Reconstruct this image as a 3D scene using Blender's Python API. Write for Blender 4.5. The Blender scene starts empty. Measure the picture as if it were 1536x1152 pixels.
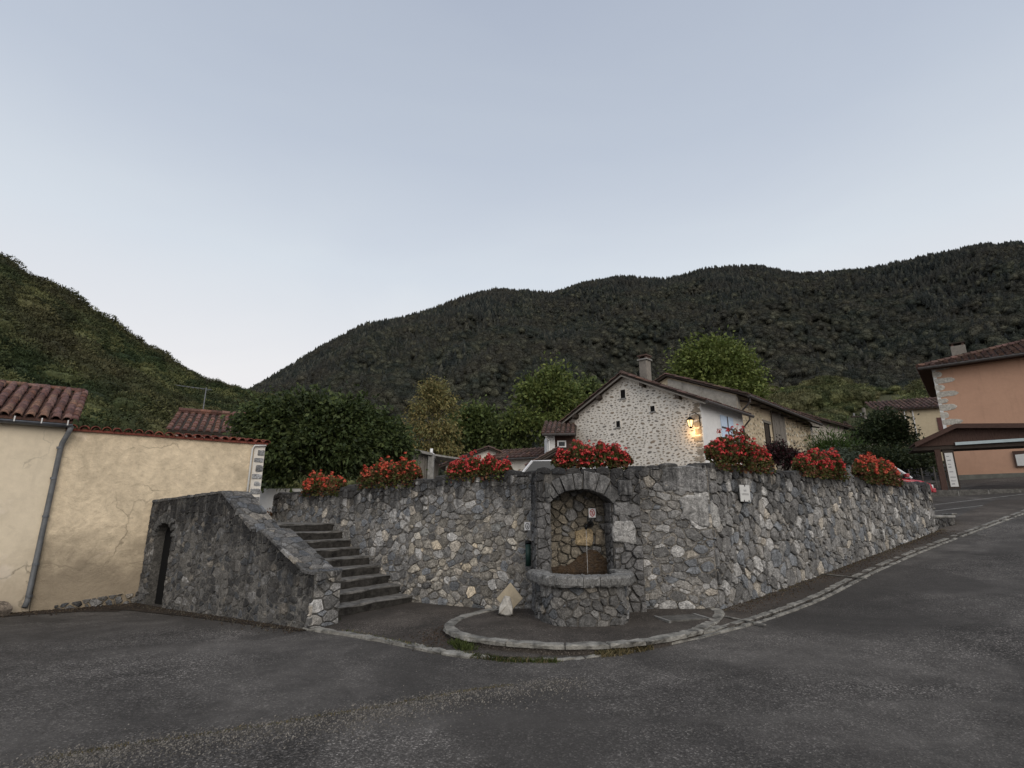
import bpy, bmesh, math, random
import numpy as np
from mathutils import Vector, Matrix, noise as mnoise
R = math.radians
S = bpy.context.scene
C = S.collection
rnd = random.Random(7)

# ------------------------------------------------------------------ camera, sky, sun, exposure
EYE = 1.65
PITCH = 13.9
FPX = 785.0
cam_d = bpy.data.cameras.new('camera'); cam = bpy.data.objects.new('camera', cam_d); C.objects.link(cam)
cam_d.sensor_width = 36.0; cam_d.lens = FPX*36/1536
cam.location = (0, 0, EYE); cam.rotation_euler = (R(90+PITCH), 0, 0)
cam_d.clip_start = 0.05; cam_d.clip_end = 8000
S.camera = cam
world = bpy.data.worlds.new('World'); S.world = world; world.use_nodes = True
wn = world.node_tree; wn.nodes.clear()
def wnode(t, **k):
    n = wn.nodes.new(t)
    for a, b in k.items(): setattr(n, a, b)
    return n
SUN_EL, SUN_AZ = 38.0, 162.0
sky = wnode('ShaderNodeTexSky', sky_type='NISHITA', sun_disc=False)
sky.sun_elevation = R(SUN_EL); sky.sun_rotation = R(SUN_AZ); sky.air_density = 1.0; sky.dust_density = 1.5
geo = wnode('ShaderNodeTexCoord'); sep = wnode('ShaderNodeSeparateXYZ')
wn.links.new(geo.outputs['Generated'], sep.inputs[0])
ramp = wnode('ShaderNodeValToRGB')
wn.links.new(sep.outputs['Z'], ramp.inputs[0])
cr = ramp.color_ramp
stops = [(0.0, (.84,.79,.76)), (.22, (.80,.785,.785)), (.42, (.635,.685,.74)), (.60, (.49,.545,.63)), (.82, (.385,.435,.53)), (1.0, (.33,.385,.49))]
cr.elements[0].position = stops[0][0]; cr.elements[0].color = (*stops[0][1], 1)
cr.elements[1].position = stops[-1][0]; cr.elements[1].color = (*stops[-1][1], 1)
for p, c in stops[1:-1]:
    e = cr.elements.new(p); e.color = (*c, 1)
scl = wnode('ShaderNodeVectorMath', operation='SCALE'); scl.inputs[3].default_value = 10.2
thin = wnode('ShaderNodeTexNoise'); thin.inputs['Scale'].default_value = 1.6; thin.inputs['Detail'].default_value = 5; thin.inputs['Distortion'].default_value = .8
mpn = wnode('ShaderNodeMapping'); mpn.inputs['Scale'].default_value = (1, 1, 2.6); wn.links.new(geo.outputs['Generated'], mpn.inputs[0]); wn.links.new(mpn.outputs[0], thin.inputs['Vector'])
tr_ = wnode('ShaderNodeValToRGB'); tr_.color_ramp.elements[0].position = .3; tr_.color_ramp.elements[0].color = (.965, .965, .985, 1); tr_.color_ramp.elements[1].position = .72; tr_.color_ramp.elements[1].color = (1.035, 1.03, 1.02, 1)
wn.links.new(thin.outputs['Fac'], tr_.inputs[0])
mth = wnode('ShaderNodeMix', data_type='RGBA', blend_type='MULTIPLY'); mth.inputs[0].default_value = 1.0
wn.links.new(ramp.outputs[0], mth.inputs[6]); wn.links.new(tr_.outputs[0], mth.inputs[7])
wn.links.new(mth.outputs[2], scl.inputs[0])
mixs = wnode('ShaderNodeMix', data_type='RGBA'); mixs.inputs[0].default_value = 0.93
wn.links.new(sky.outputs[0], mixs.inputs[6]); wn.links.new(scl.outputs[0], mixs.inputs[7])
bg = wnode('ShaderNodeBackground'); bg.inputs[1].default_value = 0.10
wo = wnode('ShaderNodeOutputWorld')
wn.links.new(mixs.outputs[2], bg.inputs[0]); wn.links.new(bg.outputs[0], wo.inputs[0])
sl = bpy.data.lights.new('sun', 'SUN'); sl.energy = 1.45; sl.angle = R(50); sl.color = (1.0, .90, .78)
so = bpy.data.objects.new('sun', sl); C.objects.link(so)
# light comes from behind the camera, a little to the right
a, e = R(SUN_AZ), R(SUN_EL)
dirv = Vector((math.sin(a)*math.cos(e), math.cos(a)*math.cos(e), math.sin(e)))
so.rotation_euler = dirv.to_track_quat('Z', 'Y').to_euler()
S.view_settings.view_transform = 'Standard'; S.view_settings.look = 'None'
S.view_settings.gamma = 1.0; S.view_settings.exposure = 0.13; S.view_settings.use_curve_mapping = False

# ------------------------------------------------------------------ helpers
CT, STH = math.cos(R(PITCH)), math.sin(R(PITCH))
def W(u, v, Y):
    """point seen at pixel (u,v) of the 1536x1152 photograph, Y metres in front of the camera"""
    xc = (u-768)/FPX; yc = -(v-576)/FPX
    y = CT - yc*STH; z = STH + yc*CT
    return Vector((xc/y*Y, Y, EYE + z/y*Y))
def sp(x): return math.log1p(math.exp(x)) if x < 30 else x
def g(x, y):
    s = (x-3.34)*.812 + (y-9.05)*.583
    s = min(s, 60)
    z = .095*sp(s+1.16) + .0006*max(s, 0)**2
    t = min(max((-x-2)/4, 0), 1)*min(max((y-7)/3.5, 0), 1)
    return z - .08*t
def ground_hit(u, v, off=0):
    lo, hi = 2.0, 90.0
    f = lambda Y: (lambda p: p.z - g(p.x, p.y) - off)(W(u, v, Y))
    for _ in range(60):
        m = (lo+hi)/2
        if f(m) > 0: lo = m
        else: hi = m
    p = W(u, v, lo); p.z = g(p.x, p.y)+off
    return p

def tag(o, label=None, cat=None, group=None, kind=None):
    if label: o['label'] = label
    if cat: o['category'] = cat
    if group: o['group'] = group
    if kind: o['kind'] = kind
    return o
def empty(name, loc, rz=0):
    o = bpy.data.objects.new(name, None); C.objects.link(o)
    o.location = loc; o.rotation_euler = (0, 0, rz); o.empty_display_size = .2
    return o
def thing(name, label, cat, loc=(0, 0, 0), rz=0, group=None):
    return tag(empty(name, loc, rz), label, cat, group)
def link(name, me, parent=None, loc=None, rot=None, kind=None):
    o = bpy.data.objects.new(name, me); C.objects.link(o)
    if parent: o.parent = parent
    if loc is not None: o.location = loc
    if rot is not None: o.rotation_euler = rot
    if kind: o['kind'] = kind
    return o

class MB:
    """collects faces; parent-local coordinates are obtained by subtracting org"""
    def __init__(s): s.v = []; s.f = []; s.c = []; s.dt = []; s.mi = []; s.cur = (1, 1, 1); s.mat = 0; s.curdt = 5.0
    def add(s, vs, fs, cols=None, dts=None):
        b = len(s.v); s.v += [tuple(p) for p in vs]; s.f += [tuple(i+b for i in f) for f in fs]
        s.c += [s.cur]*len(vs) if cols is None else list(cols)
        s.dt += [s.curdt]*len(vs) if dts is None else list(dts)
        s.mi += [s.mat]*len(fs)
        return s
    def box(s, c, size, rz=0, rot=None):
        hx, hy, hz = size[0]/2, size[1]/2, size[2]/2
        M = Matrix.Rotation(rz, 3, 'Z') if rot is None else rot
        vs = [Vector(c)+M @ Vector((x*hx, y*hy, z*hz)) for z in (-1, 1) for y in (-1, 1) for x in (-1, 1)]
        return s.add(vs, [(0,2,3,1),(4,5,7,6),(0,1,5,4),(2,6,7,3),(0,4,6,2),(1,3,7,5)])
    def tube(s, pts, rad, n=8, cap=True):
        pts = [Vector(p) for p in pts]
        rs = rad if isinstance(rad, (list, tuple)) else [rad]*len(pts)
        b = []; prev = None
        for i, p in enumerate(pts):
            d = (pts[min(i+1, len(pts)-1)] - pts[max(i-1, 0)]).normalized()
            if prev is None:
                up = Vector((0, 0, 1)) if abs(d.z) < .9 else Vector((1, 0, 0))
                x = d.cross(up).normalized()
            else: x = (prev - d*prev.dot(d)).normalized()
            prev = x; y = d.cross(x)
            b.append([p + (x*math.cos(2*math.pi*k/n) + y*math.sin(2*math.pi*k/n))*rs[i] for k in range(n)])
        vs = [q for ring in b for q in ring]; fs = []
        for i in range(len(pts)-1):
            for k in range(n):
                a_, b_ = i*n+k, i*n+(k+1) % n
                fs.append((a_, b_, b_+n, a_+n))
        if cap: fs += [tuple(range(n-1, -1, -1)), tuple((len(pts)-1)*n+k for k in range(n))]
        return s.add(vs, fs)
    def prism(s, poly, z0, z1):
        """poly: list of (x,y); z0,z1 numbers or functions"""
        n = len(poly)
        f0 = z0 if callable(z0) else (lambda x, y: z0)
        f1 = z1 if callable(z1) else (lambda x, y: z1)
        vs = [(x, y, f0(x, y)) for x, y in poly] + [(x, y, f1(x, y)) for x, y in poly]
        fs = [tuple(range(n-1, -1, -1)), tuple(range(n, 2*n))] + [(i, (i+1) % n, (i+1) % n+n, i+n) for i in range(n)]
        return s.add(vs, fs)
    def extr(s, pts, nvec):
        """planar polygon of 3-D points extruded along nvec"""
        n = len(pts); pts = [Vector(p) for p in pts]; nv = Vector(nvec)
        vs = pts + [p+nv for p in pts]
        fs = [tuple(range(n-1, -1, -1)), tuple(range(n, 2*n))] + [(i, (i+1) % n, (i+1) % n+n, i+n) for i in range(n)]
        return s.add(vs, fs)
    def mesh(s, name, mats, smooth=False, org=None):
        me = bpy.data.meshes.new(name)
        vs = s.v if org is None else [(p[0]-org[0], p[1]-org[1], p[2]-org[2]) for p in s.v]
        me.from_pydata(vs, [], s.f)
        if not isinstance(mats, (list, tuple)): mats = [mats]
        for m in mats: me.materials.append(m)
        if len(mats) > 1: me.polygons.foreach_set('material_index', s.mi)
        a_ = me.color_attributes.new('Col', 'FLOAT_COLOR', 'POINT')
        a_.data.foreach_set('color', [q for c in s.c for q in (c[0], c[1], c[2], 1)])
        d_ = me.attributes.new('dt', 'FLOAT', 'POINT'); d_.data.foreach_set('value', s.dt)
        if smooth: me.polygons.foreach_set('use_smooth', [True]*len(me.polygons))
        me.validate(); 
        bm = bmesh.new(); bm.from_mesh(me); bmesh.ops.recalc_face_normals(bm, faces=bm.faces); bm.to_mesh(me); bm.free()
        me.update()
        return me
    def build(s, name, mats, parent=None, smooth=False, kind=None, bevel=0, seg=2):
        org = parent.location if parent is not None and parent.type == 'EMPTY' and parent.parent is None else None
        if parent is not None and org is None:
            p = parent
            while p.parent is not None: p = p.parent
            org = p.location if p.type == 'EMPTY' else None
        assert parent is None or True
        me = s.mesh(name, mats, smooth, org)
        o = link(name, me, parent, kind=kind)
        if bevel:
            m = o.modifiers.new('bevel', 'BEVEL'); m.width = bevel; m.segments = seg; m.limit_method = 'ANGLE'
        return o

def qmesh(name, V, nper, mat, col=None, smooth=False):
    """fast mesh of uniform n-gons, V: (N*nper,3) numpy"""
    N = len(V)//nper
    me = bpy.data.meshes.new(name)
    me.vertices.add(len(V)); me.vertices.foreach_set('co', V.astype(np.float32).ravel())
    me.loops.add(len(V)); me.loops.foreach_set('vertex_index', np.arange(len(V), dtype=np.int32))
    me.polygons.add(N); me.polygons.foreach_set('loop_start', np.arange(0, len(V), nper, dtype=np.int32))
    if smooth: me.polygons.foreach_set('use_smooth', np.ones(N, dtype=bool))
    me.materials.append(mat)
    if col is not None:
        a_ = me.color_attributes.new('Col', 'FLOAT_COLOR', 'POINT')
        cc = np.ones((len(V), 4), dtype=np.float32); cc[:, :3] = col
        a_.data.foreach_set('color', cc.ravel())
    me.update(calc_edges=True); me.validate()
    return me

# ------------------------------------------------------------------ materials
class N:
    def __init__(s, name):
        s.m = bpy.data.materials.new(name); s.m.use_nodes = True
        s.t = s.m.node_tree; s.b = s.t.nodes['Principled BSDF']
        s.co = s.t.nodes.new('ShaderNodeTexCoord')
        s.geo = s.t.nodes.new('ShaderNodeNewGeometry')
    def n(s, t, ins=None, **k):
        q = s.t.nodes.new(t)
        for a_, b_ in k.items(): setattr(q, a_, b_)
        for a_, b_ in (ins or {}).items():
            if hasattr(b_, 'is_output') or isinstance(b_, bpy.types.NodeSocket): s.t.links.new(b_, q.inputs[a_])
            else: q.inputs[a_].default_value = b_
        return q
    def pos(s, scale=(1, 1, 1)):
        m = s.n('ShaderNodeMapping', {0: s.geo.outputs['Position']}); m.inputs['Scale'].default_value = scale
        return m.outputs[0]
    def noise(s, scale, detail=4, rough=.55, vec=None, dist=0):
        return s.n('ShaderNodeTexNoise', {'Vector': vec or s.pos(), 'Scale': scale, 'Detail': detail, 'Roughness': rough, 'Distortion': dist}).outputs['Fac']
    def ramp(s, fac, stops):
        r = s.n('ShaderNodeValToRGB', {0: fac}); e = r.color_ramp.elements
        col = lambda c: (c, c, c, 1) if isinstance(c, (int, float)) else (*c, 1)
        e[0].position, e[0].color = stops[0][0], col(stops[0][1])
        e[1].position, e[1].color = stops[-1][0], col(stops[-1][1])
        for p, c in stops[1:-1]:
            q = e.new(p); q.color = col(c)
        return r.outputs[0]
    def mix(s, fac, a_, b_, mode='MIX'):
        q = s.n('ShaderNodeMix', data_type='RGBA', blend_type=mode)
        for i, x in ((0, fac), (6, a_), (7, b_)):
            if isinstance(x, bpy.types.NodeSocket): s.t.links.new(x, q.inputs[i])
            else: q.inputs[i].default_value = x if i == 0 else (x if len(x) == 4 else (*x, 1))
        return q.outputs[2]
    def math(s, op, a_, b_=0.0, clamp=False):
        q = s.n('ShaderNodeMath', {0: a_, 1: b_}, operation=op); q.use_clamp = clamp
        return q.outputs[0]
    def attr(s, name): return s.n('ShaderNodeAttribute', attribute_name=name)
    def rand(s): return s.n('ShaderNodeObjectInfo').outputs['Random']
    def fin(s, color, rough=.9, bump=None, bs=.3, bd=.02, spec=.25, metal=0):
        for nm, x in (('Base Color', color), ('Roughness', rough), ('Metallic', metal), ('Specular IOR Level', spec)):
            if isinstance(x, bpy.types.NodeSocket): s.t.links.new(x, s.b.inputs[nm])
            elif nm == 'Base Color': s.b.inputs[nm].default_value = (*x, 1)
            else: s.b.inputs[nm].default_value = x
        if bump is not None:
            q = s.n('ShaderNodeBump', {'Height': bump, 'Strength': bs, 'Distance': bd})
            s.t.links.new(q.outputs[0], s.b.inputs['Normal'])
        return s.m
def plain(name, col, rough=.7, var=.25, scale=6, bump=.2, metal=0, spec=.3, bd=.01):
    q = N(name); nz = q.noise(scale, 6, .65)
    c0 = tuple(x*(1-var) for x in col); c1 = tuple(min(1, x*(1+var)) for x in col)
    return q.fin(q.ramp(nz, [(.3, c0), (.7, c1)]), rough, q.noise(scale*5, 5) if bump else None, bump, bd, spec, metal)

def stone_mat(name, dark=0.0, streak=1.0, mort=False, top=.38, bs=.8, mul=1.0):
    """rubble stone; Col = the stone's own colour, dt = metres below the wall's top (black lichen and drip stains)"""
    q = N(name)
    col = q.attr('Col').outputs['Color']; dt = q.attr('dt').outputs['Fac']
    n1 = q.noise(11, 9, .78, dist=.9); n2 = q.noise(42, 7, .75)
    c = q.mix(1.0, col, q.ramp(n1, [(.30, .48*mul), (.5, 1.38*mul), (.68, 2.45*mul)]), 'MULTIPLY')
    c = q.mix(1.0, c, q.ramp(n2, [(.34, .5), (.66, 1.5)]), 'MULTIPLY')
    # blotches of black lichen anywhere on the wall
    c = q.mix(q.ramp(q.noise(5.5, 8, .75, dist=1.0), [(.54, 0), (.66, .72)]), c, (.030, .030, .031))
    # veins / pale quartz
    vn = q.noise(14, 3, .5, vec=q.pos((1, 1, 2.6)), dist=2.5)
    c = q.mix(q.ramp(vn, [(.485, 0), (.5, .35), (.515, 0)]), c, (.42, .41, .39))
    # lichen: dark top band and drips
    st = q.noise(1.0, 5, .7, vec=q.pos((5.5, 5.5, .55)), dist=.4)
    patch = q.noise(1.7, 6, .65)
    a1 = q.math('SUBTRACT', q.math('MULTIPLY', st, 2.6*streak), q.math('MULTIPLY', dt, 1.15))
    a1 = q.math('ADD', a1, top-1.05)
    a1 = q.math('ADD', a1, q.math('MULTIPLY', q.math('SUBTRACT', patch, .5), 1.6))
    m1 = q.math('MULTIPLY', a1, 1.5, True)
    m1 = q.math('MULTIPLY', m1, .86)
    c = q.mix(m1, c, (.026, .026, .027))
    if dark:
        pn = q.noise(2.3, 7, .7, dist=.5)
        c = q.mix(q.ramp(pn, [(.28, dark), (.72, dark*.35)]), c, (.020, .020, .021))
    # pale lichen flecks
    fl = q.noise(55, 3, .6)
    c = q.mix(q.ramp(fl, [(.64, 0), (.70, .45)]), c, (.34, .34, .32))
    h = q.math('ADD', q.math('MULTIPLY', n1, .8), q.math('MULTIPLY', n2, .5))
    return q.fin(c, .95, h, bs, .035, .15)
M = {}
M['stone'] = stone_mat('rubble_stone')
M['mortar'] = stone_mat('old_mortar', mort=True, bs=.7, mul=.9)
M['stone_f'] = stone_mat('fountain_stone', dark=.35, top=.62)
M['stone_p'] = stone_mat('parapet_stone', dark=.62, top=.5)
M['mortar_p'] = stone_mat('parapet_mortar', dark=.5, top=.45, bs=.9)

def render_mat(name, col, dirt=.5, zb=0.0, rough_bump=.4, mott=.25, base=(.16, .13, .10)):
    q = N(name)
    n1 = q.noise(1.1, 6, .62, dist=.8); n2 = q.noise(7, 7, .7); n3 = q.noise(60, 3)
    c = q.ramp(n1, [(.28, tuple(x*(1-mott) for x in col)), (.5, col), (.75, tuple(min(1, x*(1+mott*.5)) for x in col))])
    c = q.mix(1.0, c, q.ramp(n2, [(.3, 1-mott*.75), (.7, 1+mott*.4)]), 'MULTIPLY')
    z = q.n('ShaderNodeSeparateXYZ', {0: q.geo.outputs['Position']}).outputs['Z']
    d = q.math('SUBTRACT', q.math('ADD', q.math('MULTIPLY', q.noise(1.6, 7, .72, dist=.2), 1.9), zb-.35), q.math('MULTIPLY', z, .95))
    c = q.mix(q.math('MULTIPLY', q.math('MULTIPLY', d, 1.3, True), dirt), c, base)
    sk = q.noise(1.0, 5, .7, vec=q.pos((3.5, 3.5, .3)))
    c = q.mix(q.ramp(sk, [(.55, 0), (.75, .25)]), c, tuple(x*.5 for x in col))
    if dirt > 0:   # hairline cracks and old patches in the plaster
        wv = q.n('ShaderNodeVectorMath', {0: q.pos(), 1: q.n('ShaderNodeVectorMath', {0: q.n('ShaderNodeTexNoise', {'Vector': q.pos(), 'Scale': 1.8, 'Detail': 6.0}).outputs['Color'], 3: .9}, operation='SCALE').outputs[0]}, operation='ADD').outputs[0]
        ce = q.n('ShaderNodeTexVoronoi', {'Vector': wv, 'Scale': .8}, feature='DISTANCE_TO_EDGE').outputs['Distance']
        ck = q.math('MULTIPLY', q.ramp(ce, [(0, .8), (.008, .5), (.016, 0)]), q.ramp(q.noise(.7, 3, .5), [(.50, 0), (.60, 1)]))
        c = q.mix(ck, c, tuple(x*.35 for x in col))
        c = q.mix(q.ramp(q.noise(.9, 4, .55, dist=.6), [(.60, 0), (.63, .35)]), c, tuple(min(1, x*1.15) for x in (col[0], col[1]*1.02, col[2]*1.15)))
        c = q.mix(q.ramp(q.noise(3.1, 6, .7, dist=.8), [(.62, 0), (.70, .35)]), c, tuple(x*.55 for x in col))
    h = q.math('ADD', q.math('MULTIPLY', n2, .8), q.math('MULTIPLY', n3, .25))
    h = q.math('ADD', h, q.math('MULTIPLY', q.noise(2.6, 4, .6, dist=1.2), 1.2))
    return q.fin(c, .93, h, rough_bump, .03, .2)
M['render_smooth'] = render_mat('cream_render_smooth', (.69, .60, .455), .6, .35, .15, .12, (.32, .26, .19))
M['render_rough'] = render_mat('cream_render_worn', (.69, .575, .41), .8, .75, .8, .32, (.22, .18, .13))
M['white_mortar'] = render_mat('pale_lime_mortar', (.72, .68, .61), .0, 0, .5, .12)
M['white_render'] = render_mat('white_render', (.70, .70, .69), .0, 0, .2, .1)
M['grey_render'] = render_mat('weathered_grey_render', (.42, .39, .34), .0, 0, .5, .35)
M['tan_render'] = render_mat('tan_lime_render', (.50, .42, .30), .0, 0, .6, .3)
M['beige_render'] = render_mat('pale_yellow_render', (.46, .39, .27), .0, 0, .2, .12)
M['orange_render'] = render_mat('salmon_orange_render', (.50, .305, .21), .0, 0, .12, .07)
M['grey_plinth'] = plain('grey_cement', (.15, .15, .13), .9, .25, 3)
M['concrete'] = plain('weathered_concrete', (.24, .235, .22), .95, .4, 5, .5, bd=.02)
M['kerbstone'] = plain('pale_kerb_stone', (.205, .197, .176), .95, .75, 6, .8, bd=.02)
M['kerb_dark'] = plain('dirty_kerb_side', (.11, .105, .095), .95, .5, 9, .6, bd=.02)
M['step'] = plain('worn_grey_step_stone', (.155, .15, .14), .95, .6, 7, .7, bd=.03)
M['riser'] = plain('rough_riser_shade', (.045, .042, .038), .95, .7, 9, .9, bd=.04)  # rough risers, coloured far darker than the treads to paint lit against shaded
M['slate'] = plain('tan_flagstone', (.34, .29, .21), .9, .2, 8, .3)
M['palestone'] = plain('pale_limestone', (.40, .38, .34), .9, .3, 14, .6)
def wood(name, col, vertical=True):
    q = N(name)
    nz = q.noise(6, 6, .7, vec=q.pos((9, 9, .8) if vertical else (1, 1, 9)))
    c = q.ramp(nz, [(.25, tuple(x*.45 for x in col)), (.5, col), (.8, tuple(min(1, x*1.5) for x in col))])
    return q.fin(c, .85, nz, .4, .01, .2)
M['grey_wood'] = wood('silvered_boards', (.19, .175, .155))
M['zinc_dark'] = plain('dark_old_gutter', (.062, .056, .053), .6, .3, 7, .15, .2)
M['brown_wood'] = wood('brown_stained_wood', (.075, .046, .037))
M['dark_wood'] = wood('dark_old_wood', (.05, .04, .033), False)
M['fascia'] = wood('brown_fascia_wood', (.07, .042, .034), False)
M['black'] = plain('black_void', (.004, .004, .004), .95, 0, 3, 0)
M['iron'] = plain('black_iron', (.012, .013, .014), .45, .3, 20, .2, .7)
M['zinc'] = plain('grey_zinc', (.15, .16, .175), .45, .3, 7, .15, .6)
M['grey_pipe'] = plain('grey_painted_pipe', (.12, .125, .13), .5, .25, 8, .1)
M['green_pipe'] = plain('dark_green_pipe', (.012, .035, .03), .5, .3, 10, .1)
M['white_paint'] = plain('white_paint', (.72, .72, .72), .5, .05, 5, .05)
M['off_white'] = plain('off_white_plaque', (.60, .60, .58), .5, .06, 12, .05)
M['grey_letter'] = plain('grey_lettering', (.25, .25, .26), .6, .05)
M['red_paint'] = plain('red_sign_paint', (.42, .05, .05), .5, .05)
M['ink'] = plain('black_sign_paint', (.02, .02, .022), .5, .05)
M['shutter_blue'] = plain('pale_blue_paint', (.52, .64, .80), .6, .08)
M['brown_paint'] = plain('brown_shutter_paint', (.09, .035, .03), .6, .1)
M['bluegrey'] = plain('pale_blue_metal', (.42, .50, .52), .5, .1)
M['bark'] = plain('bark', (.06, .05, .04), .95, .4, 9, .7, bd=.03)
M['birch_bark'] = plain('pale_bark', (.30, .26, .20), .9, .4, 6, .4)
def glassy(name, col=(.02, .025, .03)):
    q = N(name); return q.fin(col, .22, spec=.3)
M['glass'] = glassy('dark_window_glass')
def carpaint(name, col):
    q = N(name); m = q.fin(col, .25, spec=.5); q.b.inputs['Coat Weight'].default_value = .5; return m
M['car_white'] = carpaint('white_car_paint', (.66, .67, .69)); M['car_red'] = carpaint('red_car_paint', (.34, .018, .03))
M['tyre'] = plain('tyre_rubber', (.015, .015, .015), .9, .1)
def tile_mat(name, a_, b_, dark=.5):
    q = N(name)
    col = q.attr('Col').outputs['Color']
    n1 = q.noise(5, 7, .7, dist=.6); n2 = q.noise(24, 5, .7)
    c = q.mix(1.0, col, q.ramp(n1, [(.3, a_), (.7, b_)]), 'MULTIPLY')
    c = q.mix(q.ramp(n2, [(.42, 0), (.66, dark)]), c, (.035, .033, .028))
    c = q.mix(q.ramp(q.noise(13, 5, .6), [(.62, 0), (.72, .4)]), c, (.26, .24, .17))
    return q.fin(c, .93, n2, .5, .02, .2)
M['tile'] = tile_mat('canal_tile_mossy', (.15, .075, .06), (.25, .13, .10), .8)
M['tile_red'] = tile_mat('canal_tile_red', (.22, .065, .048), (.30, .10, .07), .45)
M['tile_far'] = tile_mat('brown_roof_tile', (.085, .052, .043), (.15, .092, .074), .6)
def leaf_mat(name, rough=.6, trans=.25, sc=1.3, lo=.6, hi=1.35):
    q = N(name)
    col = q.attr('Col').outputs['Color']
    c = q.mix(1.0, col, q.ramp(q.noise(sc, 4, .6), [(.3, lo), (.7, hi)]), 'MULTIPLY')
    m = q.fin(c, rough, spec=.25)
    tr = q.n('ShaderNodeBsdfTranslucent', {0: c}); mx = q.n('ShaderNodeMixShader', {0: trans})
    out = q.t.nodes['Material Output']
    q.t.links.new(q.b.outputs[0], mx.inputs[1]); q.t.links.new(tr.outputs[0], mx.inputs[2]); q.t.links.new(mx.outputs[0], out.inputs[0])
    return m
M['leaf'] = leaf_mat('leaves')
M['petal'] = leaf_mat('petals', .5, .2, 20, .8, 1.2)
def asphalt(name, base=.074, warm=1.0, patch=.48, grit=1.0, wear=True):
    q = N(name)
    b0 = (base*1.07*warm, base*.985, base*.90/warm)
    big = q.noise(.45, 5, .6, dist=.8); med = q.noise(2.2, 6, .7)
    vo = q.n('ShaderNodeTexVoronoi', {'Vector': q.pos(), 'Scale': 70.0}); 
    vo2 = q.n('ShaderNodeTexVoronoi', {'Vector': q.pos(), 'Scale': 130.0})
    sepc = q.n('ShaderNodeSeparateColor', {0: vo.outputs['Color']}).outputs[0]
    sepd = q.n('ShaderNodeSeparateColor', {0: vo2.outputs['Color']}).outputs[0]
    c = q.ramp(big, [(.3, tuple(x*(1-patch) for x in b0)), (.72, tuple(x*(1+patch) for x in b0))])
    c = q.mix(1.0, c, q.ramp(med, [(.3, .72), (.7, 1.3)]), 'MULTIPLY')
    # exposed aggregate, stronger in worn bands
    wr = q.ramp(q.noise(.33, 4, .6, vec=q.pos((.55, 1.5, 1)), dist=.7), [(.42, .25), (.62, 1.0)])
    ag = q.ramp(sepc, [(0, .3), (.6, .9), (.88, 1.7), (1, 3.6)])
    ag2 = q.ramp(sepd, [(0, .6), (.7, 1.0), (1, 2.0)])
    agm = q.mix(1.0, ag, ag2, 'MULTIPLY')
    c = q.mix(q.math('MULTIPLY', wr, .8*grit), c, q.mix(1.0, c, agm, 'MULTIPLY'))
    c = q.mix(q.ramp(q.noise(24, 2, .5), [(.70, 0), (.74, .5)]), c, (.13, .12, .10))
    c = q.mix(q.ramp(q.noise(1.1, 6, .7, dist=1.0), [(.58, 0), (.72, .5)]), c, (base*.5, base*.48, base*.45))
    # hairline cracks and sealed patches
    wv = q.n('ShaderNodeVectorMath', {0: q.pos(), 1: q.n('ShaderNodeVectorMath', {0: q.n('ShaderNodeTexNoise', {'Vector': q.pos(), 'Scale': 2.2, 'Detail': 6.0}).outputs['Color'], 3: .5}, operation='SCALE').outputs[0]}, operation='ADD').outputs[0]
    ce = q.n('ShaderNodeTexVoronoi', {'Vector': wv, 'Scale': .42}, feature='DISTANCE_TO_EDGE').outputs['Distance']
    ck = q.math('MULTIPLY', q.ramp(ce, [(0, .5), (.005, .35), (.009, 0)]), q.ramp(q.noise(.4, 3, .5), [(.58, 0), (.66, 1)]))
    c = q.mix(ck, c, (.012, .012, .012))
    c = q.mix(q.ramp(q.noise(.28, 3, .45, dist=.5), [(.52, 0), (.56, .55)]), c, tuple(x*.62 for x in b0))
    h = q.math('ADD', q.math('MULTIPLY', vo.outputs['Distance'], .6), q.math('MULTIPLY', med, .6))
    return q.fin(c, .92, h, .5, .012, .2)
M['asphalt'] = asphalt('asphalt')
M['asphalt_dirt'] = asphalt('dirty_asphalt', .060, 1.06, .4, 1.0)
M['asphalt_path'] = asphalt('verge_asphalt', .068, 1.07, .45, .8)
M['gravel'] = plain('gravel_ground', (.16, .14, .12), .95, .4, 3, .6)
def tuft_mat():
    return M['leaf']
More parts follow.
